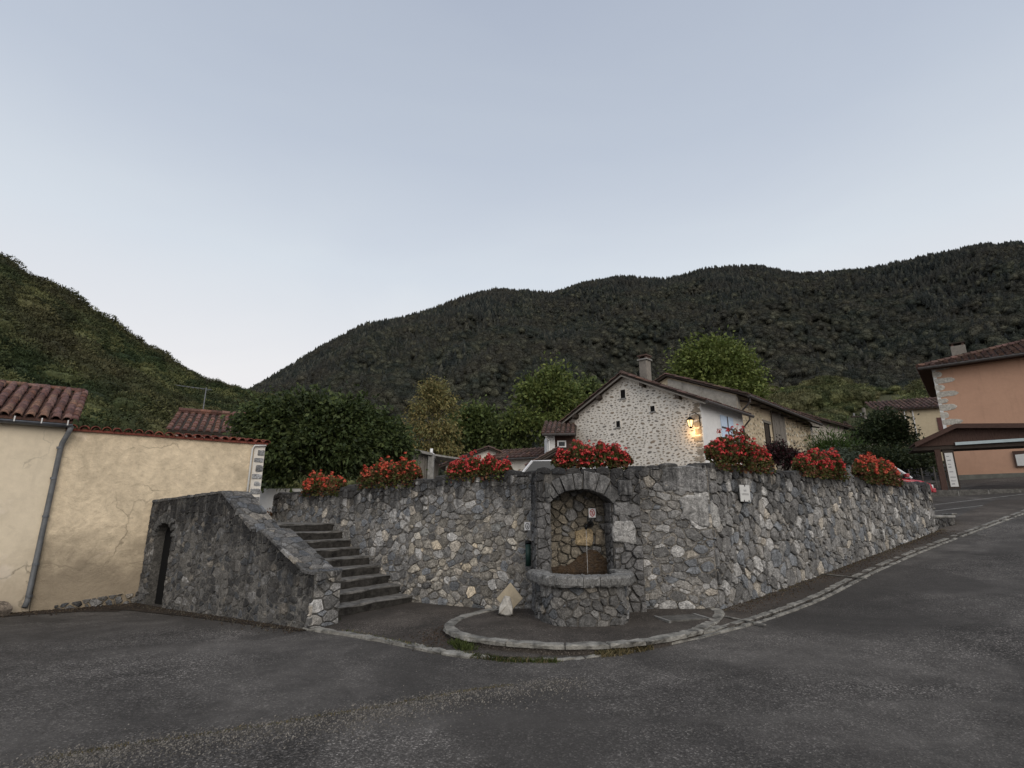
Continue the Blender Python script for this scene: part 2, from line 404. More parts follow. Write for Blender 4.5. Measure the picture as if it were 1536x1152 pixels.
# ------------------------------------------------------------------ rubble masonry
def clip(poly, nx, ny, d):
    out = []; n = len(poly)
    for i in range(n):
        a_, b_ = poly[i], poly[(i+1) % n]
        da = a_[0]*nx+a_[1]*ny-d; db = b_[0]*nx+b_[1]*ny-d
        if da <= 0: out.append(a_)
        if (da < 0) != (db < 0) and da != db:
            t = da/(da-db); out.append((a_[0]+(b_[0]-a_[0])*t, a_[1]+(b_[1]-a_[1])*t))
    return out
def cells(region, rmin, rmax, rg, stretch=1.25, power=2.0):
    """power-diagram of darts thrown in a convex polygon -> polygons"""
    xs = [p[0] for p in region]; ys = [p[1]*stretch for p in region]
    reg = [(p[0], p[1]*stretch) for p in region]
    # ensure ccw
    A = sum(reg[i][0]*reg[(i+1) % len(reg)][1]-reg[(i+1) % len(reg)][0]*reg[i][1] for i in range(len(reg)))
    if A < 0: reg.reverse()
    x0, x1, y0, y1 = min(xs), max(xs), min(ys), max(ys)
    def inside(x, y):
        for i in range(len(reg)):
            a_, b_ = reg[i], reg[(i+1) % len(reg)]
            if (b_[0]-a_[0])*(y-a_[1])-(b_[1]-a_[1])*(x-a_[0]) < 0: return False
        return True
    seeds = []; cs = rmax*2; grid = {}
    def near(x, y, k=1):
        i, j = int(x//cs), int(y//cs)
        for a_ in range(i-k, i+k+1):
            for b_ in range(j-k, j+k+1):
                for q in grid.get((a_, b_), ()): yield q
    for ph in range(3):
        lo, hi = ((.72, 1.0), (.4, .72), (0, .4))[ph]
        tries = int((x1-x0)*(y1-y0)/(rmin*rmin)*(1.2, 5, 14)[ph])+20
        if ph == 0: tries //= 4
        for _ in range(tries):
            x, y = rg.uniform(x0, x1), rg.uniform(y0, y1)
            if not inside(x, y): continue
            r = rmin+(rmax-rmin)*rg.uniform(lo, hi)
            if all((q[0]-x)**2+(q[1]-y)**2 > ((q[2]+r)*.70)**2 for q in near(x, y)):
                q = (x, y, r); seeds.append(q); grid.setdefault((int(x//cs), int(y//cs)), []).append(q)
    out = []
    for q in seeds:
        poly = list(reg)
        poly = clip(poly, 1, 0, q[0]+cs); poly = clip(poly, -1, 0, -(q[0]-cs))
        if poly: poly = clip(poly, 0, 1, q[1]+cs)
        if poly: poly = clip(poly, 0, -1, -(q[1]-cs))
        for p in near(q[0], q[1], 1):
            if p is q or not poly: continue
            nx, ny = p[0]-q[0], p[1]-q[1]
            d = (p[0]**2+p[1]**2-q[0]**2-q[1]**2 - p[2]**2+q[2]**2)/2
            poly = clip(poly, nx, ny, d)
        if len(poly) >= 3: out.append([(x, y/stretch) for x, y in poly])
    so = rg.uniform(0, 50); a1, a2 = rmax*.75, rmax*.26
    def wp(x, y):   # smooth warp: neighbours share their displaced corners
        if edge(x, y): return (x, y)
        u = mnoise.noise_vector(Vector((x/(rmax*3.2)+so, y/(rmax*3.2), so))); v = mnoise.noise_vector(Vector((x/(rmax*.8), y/(rmax*.8)+so, 3)))
        return (x+u.x*a1*1.3+v.x*a2, y+u.y*a1+v.y*a2)
    n_ = len(region)
    def edge(x, y):
        for i in range(n_):
            a_, b_ = region[i], region[(i+1) % n_]; L_ = math.hypot(b_[0]-a_[0], b_[1]-a_[1]) or 1
            if abs((b_[0]-a_[0])*(y-a_[1])-(b_[1]-a_[1])*(x-a_[0]))/L_ < .002: return True
        return False
    return [[wp(x, y) for x, y in p] for p in out]
def parea(p): return abs(sum(p[i][0]*p[(i+1) % len(p)][1]-p[(i+1) % len(p)][0]*p[i][1] for i in range(len(p))))/2
def stone_col(rg, dark=False):
    t = rg.random()
    if t < .50: k = rg.uniform(.09, .19); c = (k*1.02, k, k*.965)
    elif t < .66: k = rg.uniform(.10, .18); c = (k*.95, k, k*1.06)
    elif t < .84: k = rg.uniform(.15, .24); c = (k*1.05, k, k*.92)
    elif t < .96: k = rg.uniform(.24, .36); c = (k*1.02, k, k*.96)
    else: k = rg.uniform(.24, .34); c = (k*1.10, k, k*.85)
    return tuple(x*(.6 if dark else 1) for x in c)
def stone_geo(mb, poly, fmap, rg, joint=.012, depth=.035, top=None, col=None, dtf=None, round_=.07):
    # drop tiny edges, cut the corners, subdivide long edges
    cx = sum(p[0] for p in poly)/len(poly); cy = sum(p[1] for p in poly)/len(poly)
    A = parea(poly)
    if A < .0006: return None
    rad = math.sqrt(A/math.pi)
    pts = []
    for i in range(len(poly)):
        a_, b_ = poly[i], poly[(i+1) % len(poly)]
        L = math.hypot(b_[0]-a_[0], b_[1]-a_[1])
        if L < rad*.18: continue
        r_ = round_*rg.uniform(.6, 1.3)
        pts.append((a_[0]+(b_[0]-a_[0])*r_, a_[1]+(b_[1]-a_[1])*r_))
        if L > rad*1.5: pts.append(((a_[0]+b_[0])/2+rg.uniform(-.10, .10)*rad, (a_[1]+b_[1])/2+rg.uniform(-.10, .10)*rad))
        pts.append((a_[0]+(b_[0]-a_[0])*(1-r_), a_[1]+(b_[1]-a_[1])*(1-r_)))
    if len(pts) < 4: return None
    k = max(.55, 1-joint*rg.choice((.2, .5, .8, 1.2, 2.2))/rad)
    out = [(cx+(x-cx)*k*rg.uniform(.95, 1.02), cy+(y-cy)*k*rg.uniform(.95, 1.02)) for x, y in pts]
    n = len(out); d = depth*rg.uniform(.55, 1.25)
    tx, ty = rg.uniform(-.25, .25)*d/rad*1.2, rg.uniform(-.25, .25)*d/rad*1.2
    vs = []; P = []
    for ring, (sc, dd) in enumerate(((1.0, -.03), (.985, d*.6), (.88, d))):
        for x, y in out:
            xx, yy = cx+(x-cx)*sc, cy+(y-cy)*sc
            off = dd + (0 if ring == 0 else (tx*(xx-cx)+ty*(yy-cy)) + rg.uniform(-.28, .28)*d)
            vs.append(fmap(xx, yy, off)); P.append((xx, yy))
    ox, oy = cx+rg.uniform(-.25, .25)*rad, cy+rg.uniform(-.25, .25)*rad
    vs.append(fmap(ox, oy, d*rg.uniform(1.0, 1.3))); P.append((ox, oy))
    fs = []
    for r_ in (0, 1):
        for i in range(n):
            j = (i+1) % n; fs.append((r_*n+i, r_*n+j, (r_+1)*n+j, (r_+1)*n+i))
    for i in range(n): fs.append((2*n+i, 2*n+(i+1) % n, 3*n))
    c = col or stone_col(rg)
    mb.add(vs, fs, [c]*len(vs), [dtf(x, y) if dtf else 5.0 for x, y in P])
    return A
def rubble(parent, fmap, region, rg, rmin=.05, rmax=.13, joint=.009, depth=.030, mat='stone', maxparts=300, dtf=None, skip=None, name='stone', colf=None, stretch=1.25, smooth=False, weight=None):
    """singles out the stones that show largest as parts; the rest become one part of kind stuff"""
    cl = [c for c in cells(region, rmin, rmax, rg, stretch)]
    if skip: cl = [c for c in cl if not skip(sum(p[0] for p in c)/len(c), sum(p[1] for p in c)/len(c))]
    wt = weight or (lambda x, y: 1.0)
    cl.sort(key=lambda c: -parea(c)*wt(c[0][0], c[0][1])**2)
    rest = MB(); nrest = 0; cnt = 0
    for c in cl:
        col = colf(rg, sum(p[0] for p in c)/len(c), sum(p[1] for p in c)/len(c)) if colf else stone_col(rg)
        if cnt < maxparts:
            m = MB()
            if stone_geo(m, c, fmap, rg, joint, depth, col=col, dtf=dtf):
                m.build(name, M[mat], parent, smooth=smooth); cnt += 1
        else:
            if stone_geo(rest, c, fmap, rg, joint, depth, col=col, dtf=dtf): nrest += 1
    if nrest: rest.build('small_stone', M[mat], parent, kind='stuff', smooth=smooth)
    return cnt
def planemap(O, U, V, Nn):
    O, U, V, Nn = Vector(O), Vector(U), Vector(V), Vector(Nn)
    return lambda s_, h_, d_: O+U*s_+V*h_+Nn*d_
def outn(U):   # outward normal (towards the camera side) of a wall running along U
    n = Vector((U[1], -U[0], 0)).normalized()
    return n
def lin(xs, ys):
    def f(x):
        if x <= xs[0]: return ys[0]
        for i in range(len(xs)-1):
            if x <= xs[i+1]: return ys[i]+(ys[i+1]-ys[i])*(x-xs[i])/(xs[i+1]-xs[i])
        return ys[-1]
    return f

# ------------------------------------------------------------------ ground and hills
def grid_axis(lo, a_, b_, hi, fine, coarse):
    l = []; x = a_
    while x < b_: l.append(x); x += fine
    x = b_; st = fine
    while x < hi: l.append(x); st = min(st*1.35, coarse); x += st
    l.append(hi); x = a_; st = fine
    while x > lo:
        st = min(st*1.35, coarse); x -= st; l.append(x)
    return sorted(l)
gx = grid_axis(-3000, -12, 32, 3000, .5, 250); gy = grid_axis(-3000, 0, 36, 3000, .5, 250)
mb = MB()
nx_ = len(gx)
mb.add([(x, y, g(x, y)) for y in gy for x in gx], [(j*nx_+i, j*nx_+i+1, (j+1)*nx_+i+1, (j+1)*nx_+i) for j in range(len(gy)-1) for i in range(nx_-1)])
ground = mb.build('ground', M['asphalt'], smooth=True, kind='structure')

L0, L1, L2, CC, RR = (-6.2, 13.95), (-2.0, 10.65), (.32, 9.38), (3.34, 9.05), (11.9, 15.2)
# terrace behind the walls
mb = MB()
tp = [(*L0, 1.45), (*L1, 1.6), (*L2, 1.65), (*CC, 1.7), (*RR, 1.5), (13.4, 18.5, 1.58), (14., 24., 2.05), (30, 60, 5.6), (60, 120, 6.3), (-60, 120, 3.0), (-25, 30, 2.0), (-9, 15.5, 1.45)]
mb.add(tp, [tuple(range(len(tp)))])
mb.build('terrace_ground', M['gravel'], kind='structure')

def strip(name, A, B, off, mat, kind='structure', n=40, parent=None):
    """sheet between two polylines lying on the ground"""
    def samp(P, n):
        d = [0]
        for i in range(len(P)-1): d.append(d[-1]+math.dist(P[i], P[i+1]))
        f = [lin(d, [p[k] for p in P]) for k in (0, 1)]
        return [(f[0](d[-1]*i/n), f[1](d[-1]*i/n)) for i in range(n+1)]
    a_, b_ = samp(A, n), samp(B, n); mb = MB(); m = 4
    vs = []
    for i in range(n+1):
        for k in range(m+1):
            x = a_[i][0]+(b_[i][0]-a_[i][0])*k/m; y = a_[i][1]+(b_[i][1]-a_[i][1])*k/m
            vs.append((x, y, g(x, y)+off))
    fs = [(i*(m+1)+k, i*(m+1)+k+1, (i+1)*(m+1)+k+1, (i+1)*(m+1)+k) for i in range(n) for k in range(m)]
    mb.add(vs, fs)
    return mb.build(name, M[mat], parent, smooth=True, kind=kind)
def catmull(P, n=8):
    out = []
    for i in range(len(P)-1):
        p0, p1, p2, p3 = P[max(i-1, 0)], P[i], P[i+1], P[min(i+2, len(P)-1)]
        for k in range(n):
            t = k/n
            out.append(tuple(.5*((2*p1[j])+(-p0[j]+p2[j])*t+(2*p0[j]-5*p1[j]+4*p2[j]-p3[j])*t*t+(-p0[j]+3*p1[j]-3*p2[j]+p3[j])*t**3) for j in (0, 1)))
    out.append(P[-1]); return out
KERB = [(2.11, 7.46), (3.39, 8.17), (5.05, 9.3), (6.94, 10.84), (9.2, 12.5), (12.2, 14.5), (15.5, 16.6), (19, 18.8)]
verge_in = [(1.6, 9.2), CC, (5.4, 10.5), (7.5, 12.05), (9.7, 13.65), RR, (14.6, 17.6), (18.6, 20.6)]
strip('pavement', catmull(KERB), verge_in, .02, 'asphalt_path')
strip('stair_forecourt', [(-3.0, 8.5), (-1.45, 7.4), (-.62, 6.85), (.3, 6.62)], [(-2.9, 9.6), (-1.9, 10.75), (.2, 9.5), (.9, 9.2)], .02, 'asphalt_dirt')

# pad in front of the fountain with its kerb stones
PAD = [(-.27, 9.35), (-.72, 8.75), (-.92, 8.15), (-.84, 7.65), (-.5, 7.22), (.1, 6.93), (.82, 6.83), (1.6, 7.02), (2.35, 7.5), (2.9, 8.15), (3.25, 8.7), (3.3, 9.1)]
PADS = catmull(PAD, 6)
padz = lambda x, y: max(.115, g(x, y)+.03)
mb = MB(); mb.prism(PADS, -.1, padz); mb.build('fountain_pavement', M['asphalt_dirt'], kind='structure')
kb = tag(empty('fountain_kerb', (0, 0, 0)), None, None, None, 'structure')
def polylen(P):
    d = [0]
    for i in range(len(P)-1): d.append(d[-1]+math.dist(P[i], P[i+1]))
    return d
def at_len(P, d, L):
    f = [lin(d, [p[k] for p in P]) for k in (0, 1)]
    p = Vector((f[0](L), f[1](L))); q = Vector((f[0](min(L+.05, d[-1])), f[1](min(L+.05, d[-1])))); r_ = Vector((f[0](max(L-.05, 0)), f[1](max(L-.05, 0))))
    t = (q-r_).normalized()
    return p, t
def sett(mb, P, d, a0, a1, o0, o1, zf, top, rg, n=4, jit=.008, low=-.06):
    """one kerb stone or paver following a polyline from length a0 to a1, lateral offsets o0..o1"""
    vs = []
    for lvl in (0, 1, 2):
        for k in range(n+1):
            L = a0+(a1-a0)*k/n
            p, t = at_len(P, d, L); nn = Vector((t.y, -t.x))
            for o in (o0, o1):
                sh = 0 if lvl < 2 else .012*(1 if o == o0 else -1)
                q = p+nn*(o+sh+rg.uniform(-jit, jit)) + (t*(.012*(1 if k == 0 else -1 if k == n else 0)) if lvl == 2 else Vector((0, 0)))
                z = zf(q.x, q.y)
                vs.append((q.x, q.y, z+(low, top-.014, top)[lvl]+(rg.uniform(-jit, jit)*.7 if lvl else 0)))
    m = 2*(n+1); fs = []
    for l in (0, 1):
        b = l*m
        for k in range(n):
            for o in (0, 1):
                i0 = b+2*k+o; i1 = b+2*k+2+o
                fs.append((i0, i1, i1+m, i0+m))
        fs.append((b, b+1, b+1+m, b+m)); fs.append((b+2*n, b+2*n+1, b+2*n+1+m, b+2*n+m))
    for k in range(n): fs.append((2*m+2*k, 2*m+2*k+1, 2*m+2*k+3, 2*m+2*k+2))
    mb.add(vs, fs)
pd = polylen(PADS); L = .05; rg = random.Random(3)
while L < pd[-1]-.15:
    w = min(rg.uniform(.45, .8), pd[-1]-.03-L)
    m = MB(); sett(m, PADS, pd, L, L+w, -.12, .035, lambda x, y: padz(x, y), .014, rg, 6, .012, -.035)
    m.build('kerb_stone', M['kerbstone'], kb); L += w+.012
# low kerb stones along the forecourt
KL = catmull([(-3.05, 8.4), (-1.9, 7.72), (-1.3, 7.30), (-.62, 6.86), (.24, 6.6), (1.0, 6.76), (1.6, 7.05)], 6)
kb2 = tag(empty('forecourt_kerb', (0, 0, 0)), None, None, None, 'structure')
kd = polylen(KL); L = 0
while L < kd[-1]-.1:
    w = min(rg.uniform(.3, .6), kd[-1]-L)
    m = MB(); sett(m, KL, kd, L, L+w, -.04, .03 if L > 2.9 else .09, g, .035 if L < 2.9 else .022, rg, 4, .016)
    m.build('kerb_stone', M['kerbstone'], kb2); L += w+.02
# double row of setts along the road
KS = catmull([(1.15, 6.95), (2.11, 7.42)]+KERB[1:], 8)
kb3 = tag(empty('sett_gutter', (0, 0, 0)), None, None, None, 'structure')
sd = polylen(KS)
for row in (0, 1):
    L = .0; rg = random.Random(5+row); cnt = 0; rest = MB()
    while L < sd[-1]-.1:
        w = rg.uniform(.17, .25) if row == 0 else rg.uniform(.24, .34)
        o0 = -.14 if row == 0 else .035; o1 = -.02 if row == 0 else .105
        m = MB() if cnt < 140 else rest
        if rg.random() > .015: sett(m, KS, sd, L, min(L+w, sd[-1]), o0, o1, g, (.028 if row == 0 else .022)+rg.choice((0, 0, .006, -.012)), rg, 1, .01)
        if cnt < 140 and m.v: m.build('sett', M['kerbstone'], kb3)
        cnt += 1; L += w+.014
    if rest.v: rest.build('small_sett', M['kerbstone'], kb3, kind='stuff')
# expansion joint lines across the verge
for i, (ua, va, ub, vb) in enumerate([(1088, 925, 1148, 938), (1222, 860, 1300, 868), (1440, 800, 1478, 803)]):
    a_, b_ = ground_hit(ua, va, .03), ground_hit(ub, vb, .03)
    d = (b_-a_).normalized(); n_ = Vector((-d.y, d.x, 0))*.02
    m = MB(); m.extr([a_-n_, b_-n_, b_+n_, a_+n_], (0, 0, .012)); m.build('pavement_joint', M['kerbstone'], kind='structure')
# drain slab
dc = Vector((2.55, 8.45, padz(2.55, 8.45)))
t_ = thing('drain_cover', 'flat brown concrete drain slab in the pad right of the fountain', 'drain cover', dc, R(8))
m = MB(); m.box(dc+Vector((0, 0, .005)), (.62, .36, .05), R(8)); m.build('slab', M['kerb_dark'], t_, bevel=.01)
for sx in (-1, 1):
    m = MB(); m.box(dc+Vector((sx*.34*math.cos(R(8)), sx*.34*math.sin(R(8)), .002)), (.04, .42, .06), R(8)); m.build('frame_bar', M['concrete'], t_)
# worn white lines on the upper road
for (pa, pb) in [((1402, 757), (1536, 741)), ((1402, 766.5), (1536, 751))]:
    P = [ground_hit(pa[0]+(pb[0]-pa[0])*k/12, pa[1]+(pb[1]-pa[1])*k/12, .006) for k in range(13)]
    m = MB(); vs = []
    for p in P: vs += [p+Vector((-.03, .05, .0)), p+Vector((.03, -.05, .0))]
    m.add(vs, [(2*i, 2*i+1, 2*i+3, 2*i+2) for i in range(12)])
    m.build('road_line', M['concrete'], kind='structure')

# ------------------------------------------------------------------ mountains
def interp_az(prof):
    az = []; el = []
    for u, v in prof:
        p = W(u, v, 1.0); az.append(math.atan2(p.x, p.y)); el.append((p.z-EYE)/math.hypot(p.x, p.y))
    o = sorted(range(len(az)), key=lambda i: az[i])
    return [az[i] for i in o], [el[i] for i in o]
def fb(x, y, sc, seed=0): return mnoise.fractal(Vector((x/sc+seed*17.3, y/sc-seed*9.1, seed*3.7)), .6, 2.0, 5)
def q_col(name, a_, b_, sc):
    q = N(name); return q.fin(q.ramp(q.noise(sc, 6, .7), [(.3, a_), (.7, b_)]), .95)
M['forest_floor'] = q_col('forest_floor', (.012, .014, .010), (.028, .028, .018), .05)
M['meadow'] = q_col('scrubby_hillside', (.035, .045, .018), (.07, .065, .03), .03)
def hill(name, prof, r0f, Rf, azlo, azhi, naz, nr, shape, bumpy, seed, mat='forest_floor', hoff=0):
    az, el = interp_az(prof)
    E = np.interp(np.linspace(azlo, azhi, naz), az, el)
    AZ = np.linspace(azlo, azhi, naz)
    vs = []; H = {}
    for i, (a_, e_) in enumerate(zip(AZ, E)):
        R0, R1 = r0f(a_), Rf(a_)
        Z1 = e_*R1+EYE-hoff
        for j in range(nr+1):
            t = j/nr*1.6
            r_ = R0+(R1-R0)*t
            x, y = math.sin(a_)*r_, math.cos(a_)*r_
            if t <= 1: z = -2+(Z1+2)*(t**shape)
            else: z = Z1-(t-1)*(t-1)*Z1*1.6-(t-1)*Z1*.25
            w = max(0, min(1, t))*max(0, 1-abs(t)) if t < 1 else (t-1)
            z += bumpy*w*2.2*fb(x, y, (R1-R0)*.28, seed)*Z1/100
            vs.append((x, y, z))
    m = nr+1
    fs = [(i*m+j, (i+1)*m+j, (i+1)*m+j+1, i*m+j+1) for i in range(naz-1) for j in range(nr)]
    mb = MB(); mb.add(vs, fs)
    o = mb.build(name, M[mat], smooth=True, kind='structure')
    V = np.array(vs).reshape(naz, m, 3)
    def sample(n, rg, tmax=1.12, tmin=.02):
        i = rg.random(n)*(naz-1.001); t = np.sqrt(rg.random(n)*(tmax**2-tmin**2)+tmin**2); j = t/1.6*nr
        i0 = i.astype(int); j0 = np.minimum(j.astype(int), nr-1); fi = (i-i0)[:, None]; fj = (j-j0)[:, None]
        p = (V[i0, j0]*(1-fi)*(1-fj)+V[i0+1, j0]*fi*(1-fj)+V[i0, j0+1]*(1-fi)*fj+V[i0+1, j0+1]*fi*fj)
        return p, t
    return o, sample
prof_big = [(120, 700), (250, 660), (345, 612), (385, 588), (430, 561), (470, 535), (545, 494), (600, 484), (650, 469), (700, 449), (745, 439), (790, 441), (830, 445), (880, 429), (930, 419), (1000, 422), (1060, 406), (1130, 402), (1200, 416), (1300, 409), (1400, 389), (1470, 374), (1536, 371), (1750, 385), (2200, 420)]
prof_left = [(-900, 200), (-300, 300), (-100, 345), (0, 392), (60, 424), (120, 462), (180, 502), (225, 527), (270, 561), (330, 584), (385, 597), (440, 612), (520, 640), (640, 690)]
prof_low = [(900, 690), (1010, 640), (1100, 606), (1200, 594), (1300, 592), (1400, 590), (1536, 582), (1800, 570), (2200, 560)]
AZ = lambda u: math.atan2((u-768)/FPX, CT)
mt, samp_big = hill('mountain', prof_big, lambda a_: 330, lambda a_: 1120+160*math.sin(a_*3.1), AZ(100), AZ(2000), 150, 60, 1.12, 16, 1)
lh, samp_left = hill('hillside', prof_left, lambda a_: 95, lambda a_: 330+ (a_-AZ(0))*60, AZ(-800), AZ(640), 90, 40, 1.15, 10, 2, hoff=11)
rh, samp_low = hill('foothill', prof_low, lambda a_: 90, lambda a_: 300, AZ(900), AZ(2000), 70, 24, 1.1, 6, 3, 'meadow')

# crowns used by the woods (kept out of the scene, instanced by geometry nodes)
def fcrown_mat(name, a_, b_, c_, patch=(.06, .05, .03), psc=.012, pm=.45):
    q = N(name)
    r_ = q.rand()
    c = q.ramp(r_, [(0, tuple(x*.6 for x in a_)), (.3, a_), (.6, b_), (.85, c_), (1, tuple(x*1.5 for x in c_))])
    big = q.noise(psc, 4, .6)
    c = q.mix(q.ramp(big, [(.43, 0), (.60, pm)]), c, patch)
    fine = q.noise(.8, 5, .75)
    c = q.mix(1.0, c, q.ramp(fine, [(.3, .55), (.7, 1.5)]), 'MULTIPLY')
    return q.fin(c, .8, spec=.12)
M['con'] = fcrown_mat('far_conifer_crown', (.028, .034, .033), (.040, .046, .042), (.058, .060, .049), (.052, .048, .041))  # mountain crowns, here and below: slight distance haze painted in as greyed colour
M['bro'] = fcrown_mat('far_broadleaf_crown', (.030, .037, .031), (.046, .052, .040), (.066, .068, .048), (.062, .053, .042))
M['bro3'] = fcrown_mat('scrub_crown', (.050, .066, .030), (.080, .095, .040), (.12, .125, .055), (.12, .105, .055), .03, .6)
M['bro2'] = fcrown_mat('hill_broadleaf_crown', (.032, .048, .022), (.058, .076, .032), (.098, .104, .044), (.088, .070, .044), .016, .5)
npr = np.random.default_rng(11)
def proto_broad(name, mat, seed, nleaf=420, ls=.14):
    r_ = np.random.default_rng(seed)
    bm = bmesh.new(); bmesh.ops.create_icosphere(bm, subdivisions=3, radius=1)
    lob = r_.normal(size=(12, 3)); lob /= np.linalg.norm(lob, axis=1)[:, None]; lob[:, 2] = np.abs(lob[:, 2])*.8
    for v in bm.verts:
        d = v.co.normalized(); w = max(float(np.dot(l, d)) for l in lob)
        k = .5+.5*max(0, w)**3 + .2*mnoise.noise(d*4+Vector((seed, 0, 0)))
        k *= .84; v.co = Vector((d.x*k*.5, d.y*k*.5, d.z*k*.45+.60))
    fs = [[v.co.copy() for v in f.verts] for f in bm.faces]; bm.free()
    mb = MB(); 
    for f in fs: mb.add(f, [(0, 1, 2)])
    for _ in range(nleaf):
        d = Vector(r_.normal(size=3)).normalized()
        if d.z < -.5: continue
        w = max(float(np.dot(l, d)) for l in lob); k = .5+.5*max(0, w)**3-.06+.2*r_.random()
        c = Vector((d.x*k*.53, d.y*k*.53, d.z*k*.47+.60))
        a_ = Vector(r_.normal(size=3)).normalized()*ls*.35; b_ = Vector(r_.normal(size=3)).normalized()*ls*.35
        mb.add([c+a_, c+b_, c-a_*.8+d*.04], [(0, 1, 2)])
    mb.tube([(0, 0, -.1), (0, 0, .35)], .025, 5)
    return mb.mesh(name, mat)
def proto_con(name, mat, seed):
    r_ = random.Random(seed); mb = MB(); T = 7
    for k in range(T):
        z0 = .12+.84*k/T; z1 = z0+.84/T*1.7; rad = (.24*(1-k/T)**.8+.02); n = 11
        vs = [(0, 0, min(z1, 1.02))]
        for i in range(n*2):
            a_ = math.pi*i/n+r_.random()*.2; rr = rad*(r_.uniform(.85, 1.25) if i % 2 == 0 else r_.uniform(.45, .7))
            vs.append((math.cos(a_)*rr, math.sin(a_)*rr, z0-(.03 if i % 2 == 0 else -.02)))
        mb.add(vs, [(0, 1+i, 1+(i+1) % (2*n)) for i in range(2*n)])
    mb.tube([(0, 0, -.1), (0, 0, .3)], .02, 5)
    return mb.mesh(name, mat)
def protos(tagname, meshes):
    col = bpy.data.collections.new(tagname)
    for i, me in enumerate(meshes):
        o = bpy.data.objects.new('crown_%02d' % i, me); col.objects.link(o)
    return col
def forest(name, pts, scales, idx, col, label, cat='wood'):
    me = bpy.data.meshes.new(name); me.vertices.add(len(pts)); me.vertices.foreach_set('co', pts.astype(np.float32).ravel())
    a_ = me.attributes.new('sc', 'FLOAT_VECTOR', 'POINT'); a_.data.foreach_set('vector', scales.astype(np.float32).ravel())
    a_ = me.attributes.new('rz', 'FLOAT_VECTOR', 'POINT'); rr = np.zeros((len(pts), 3), np.float32); rr[:, 2] = npr.random(len(pts))*6.28; rr[:, 0] = npr.normal(size=len(pts))*.05
    a_.data.foreach_set('vector', rr.ravel())
    a_ = me.attributes.new('ix', 'INT', 'POINT'); a_.data.foreach_set('value', idx.astype(np.int32))
    me.update()
    o = link(name, me); tag(o, label, cat, None, 'stuff')
    ng = bpy.data.node_groups.new(name+'_nodes', 'GeometryNodeTree')
    ng.interface.new_socket('Geometry', in_out='INPUT', socket_type='NodeSocketGeometry')
    ng.interface.new_socket('Geometry', in_out='OUTPUT', socket_type='NodeSocketGeometry')
    nd = ng.nodes; gi = nd.new('NodeGroupInput'); go = nd.new('NodeGroupOutput')
    ci = nd.new('GeometryNodeCollectionInfo'); ci.inputs['Collection'].default_value = col; ci.inputs['Separate Children'].default_value = True; ci.inputs['Reset Children'].default_value = True
    ip = nd.new('GeometryNodeInstanceOnPoints'); ip.inputs['Pick Instance'].default_value = True
    def at(nm, t):
        q = nd.new('GeometryNodeInputNamedAttribute'); q.data_type = t; q.inputs['Name'].default_value = nm; return q.outputs[0]
    l = ng.links
    mp = nd.new('GeometryNodeMeshToPoints')
    l.new(gi.outputs[0], mp.inputs[0]); l.new(mp.outputs[0], ip.inputs['Points']); l.new(ci.outputs[0], ip.inputs['Instance'])
    l.new(at('ix', 'INT'), ip.inputs['Instance Index']); l.new(at('rz', 'FLOAT_VECTOR'), ip.inputs['Rotation']); l.new(at('sc', 'FLOAT_VECTOR'), ip.inputs['Scale'])
    l.new(ip.outputs[0], go.inputs[0])
    md = o.modifiers.new('trees', 'NODES'); md.node_group = ng
    return o
def noise_arr(p, sc, seed): return np.array([mnoise.noise(Vector((x/sc+seed, y/sc, 0))) for x, y in p[:, :2]])
colM = protos('mountain_crowns', [proto_con('conifer_a', M['con'], 1), proto_con('conifer_b', M['con'], 2), proto_con('conifer_c', M['con'], 3)] +
              [proto_broad('broad_a', M['bro'], 4), proto_broad('broad_b', M['bro'], 5), proto_broad('broad_c', M['bro'], 6)])
colS = protos('scrub_crowns', [proto_broad('scrub_%d' % k, M['bro3'], 40+k, 700, .10) for k in range(4)])
colL = protos('hill_crowns', [proto_broad('hill_broad_%d' % k, M['bro2'], 20+k, 1300, .085) for k in range(5)])
p, t = samp_big(50000, npr)
con = noise_arr(p, 130, 5)*.9+(t-.70)*1.5+npr.normal(size=len(t))*.36 > 0
idx = np.where(con, npr.integers(0, 3, len(t)), 3+npr.integers(0, 3, len(t)))
h = np.where(con, npr.uniform(12, 20, len(t)), npr.uniform(10, 17, len(t)))
w = np.where(con, h*npr.uniform(.85, 1.25, len(t)), h*npr.uniform(.6, .9, len(t)))
forest('mountain_forest', p-np.array([0, 0, 1.0]), np.stack([w, w, h], 1), idx, colM, 'dark forest covering the big mountain behind the village', 'forest')
p, t = samp_left(4200, npr, 1.1, .0)
h = npr.uniform(8, 15, len(t))*(.8+.3*t); w = h*npr.uniform(.8, 1.1, len(t))
forest('hillside_forest', p-np.array([0, 0, .2]), np.stack([w, w, h], 1), npr.integers(0, 5, len(t)), colL, 'green and russet woodland on the hillside at the left', 'forest')
p, t = samp_low(9500, npr, 1.1, .0)
nz = noise_arr(p, 35, 9); keep = nz > -.18; p, t = p[keep], t[keep]
h = np.where(noise_arr(p, 45, 2) > .05, npr.uniform(5, 11, len(t)), npr.uniform(2, 5, len(t))); w = h*npr.uniform(.75, 1.05, len(t))
forest('foothill_scrub', p-np.array([0, 0, .4]), np.stack([w, w, h], 1), npr.integers(0, 4, len(t)), colS, 'brighter green scrub on the low slope behind the barns', 'scrub')

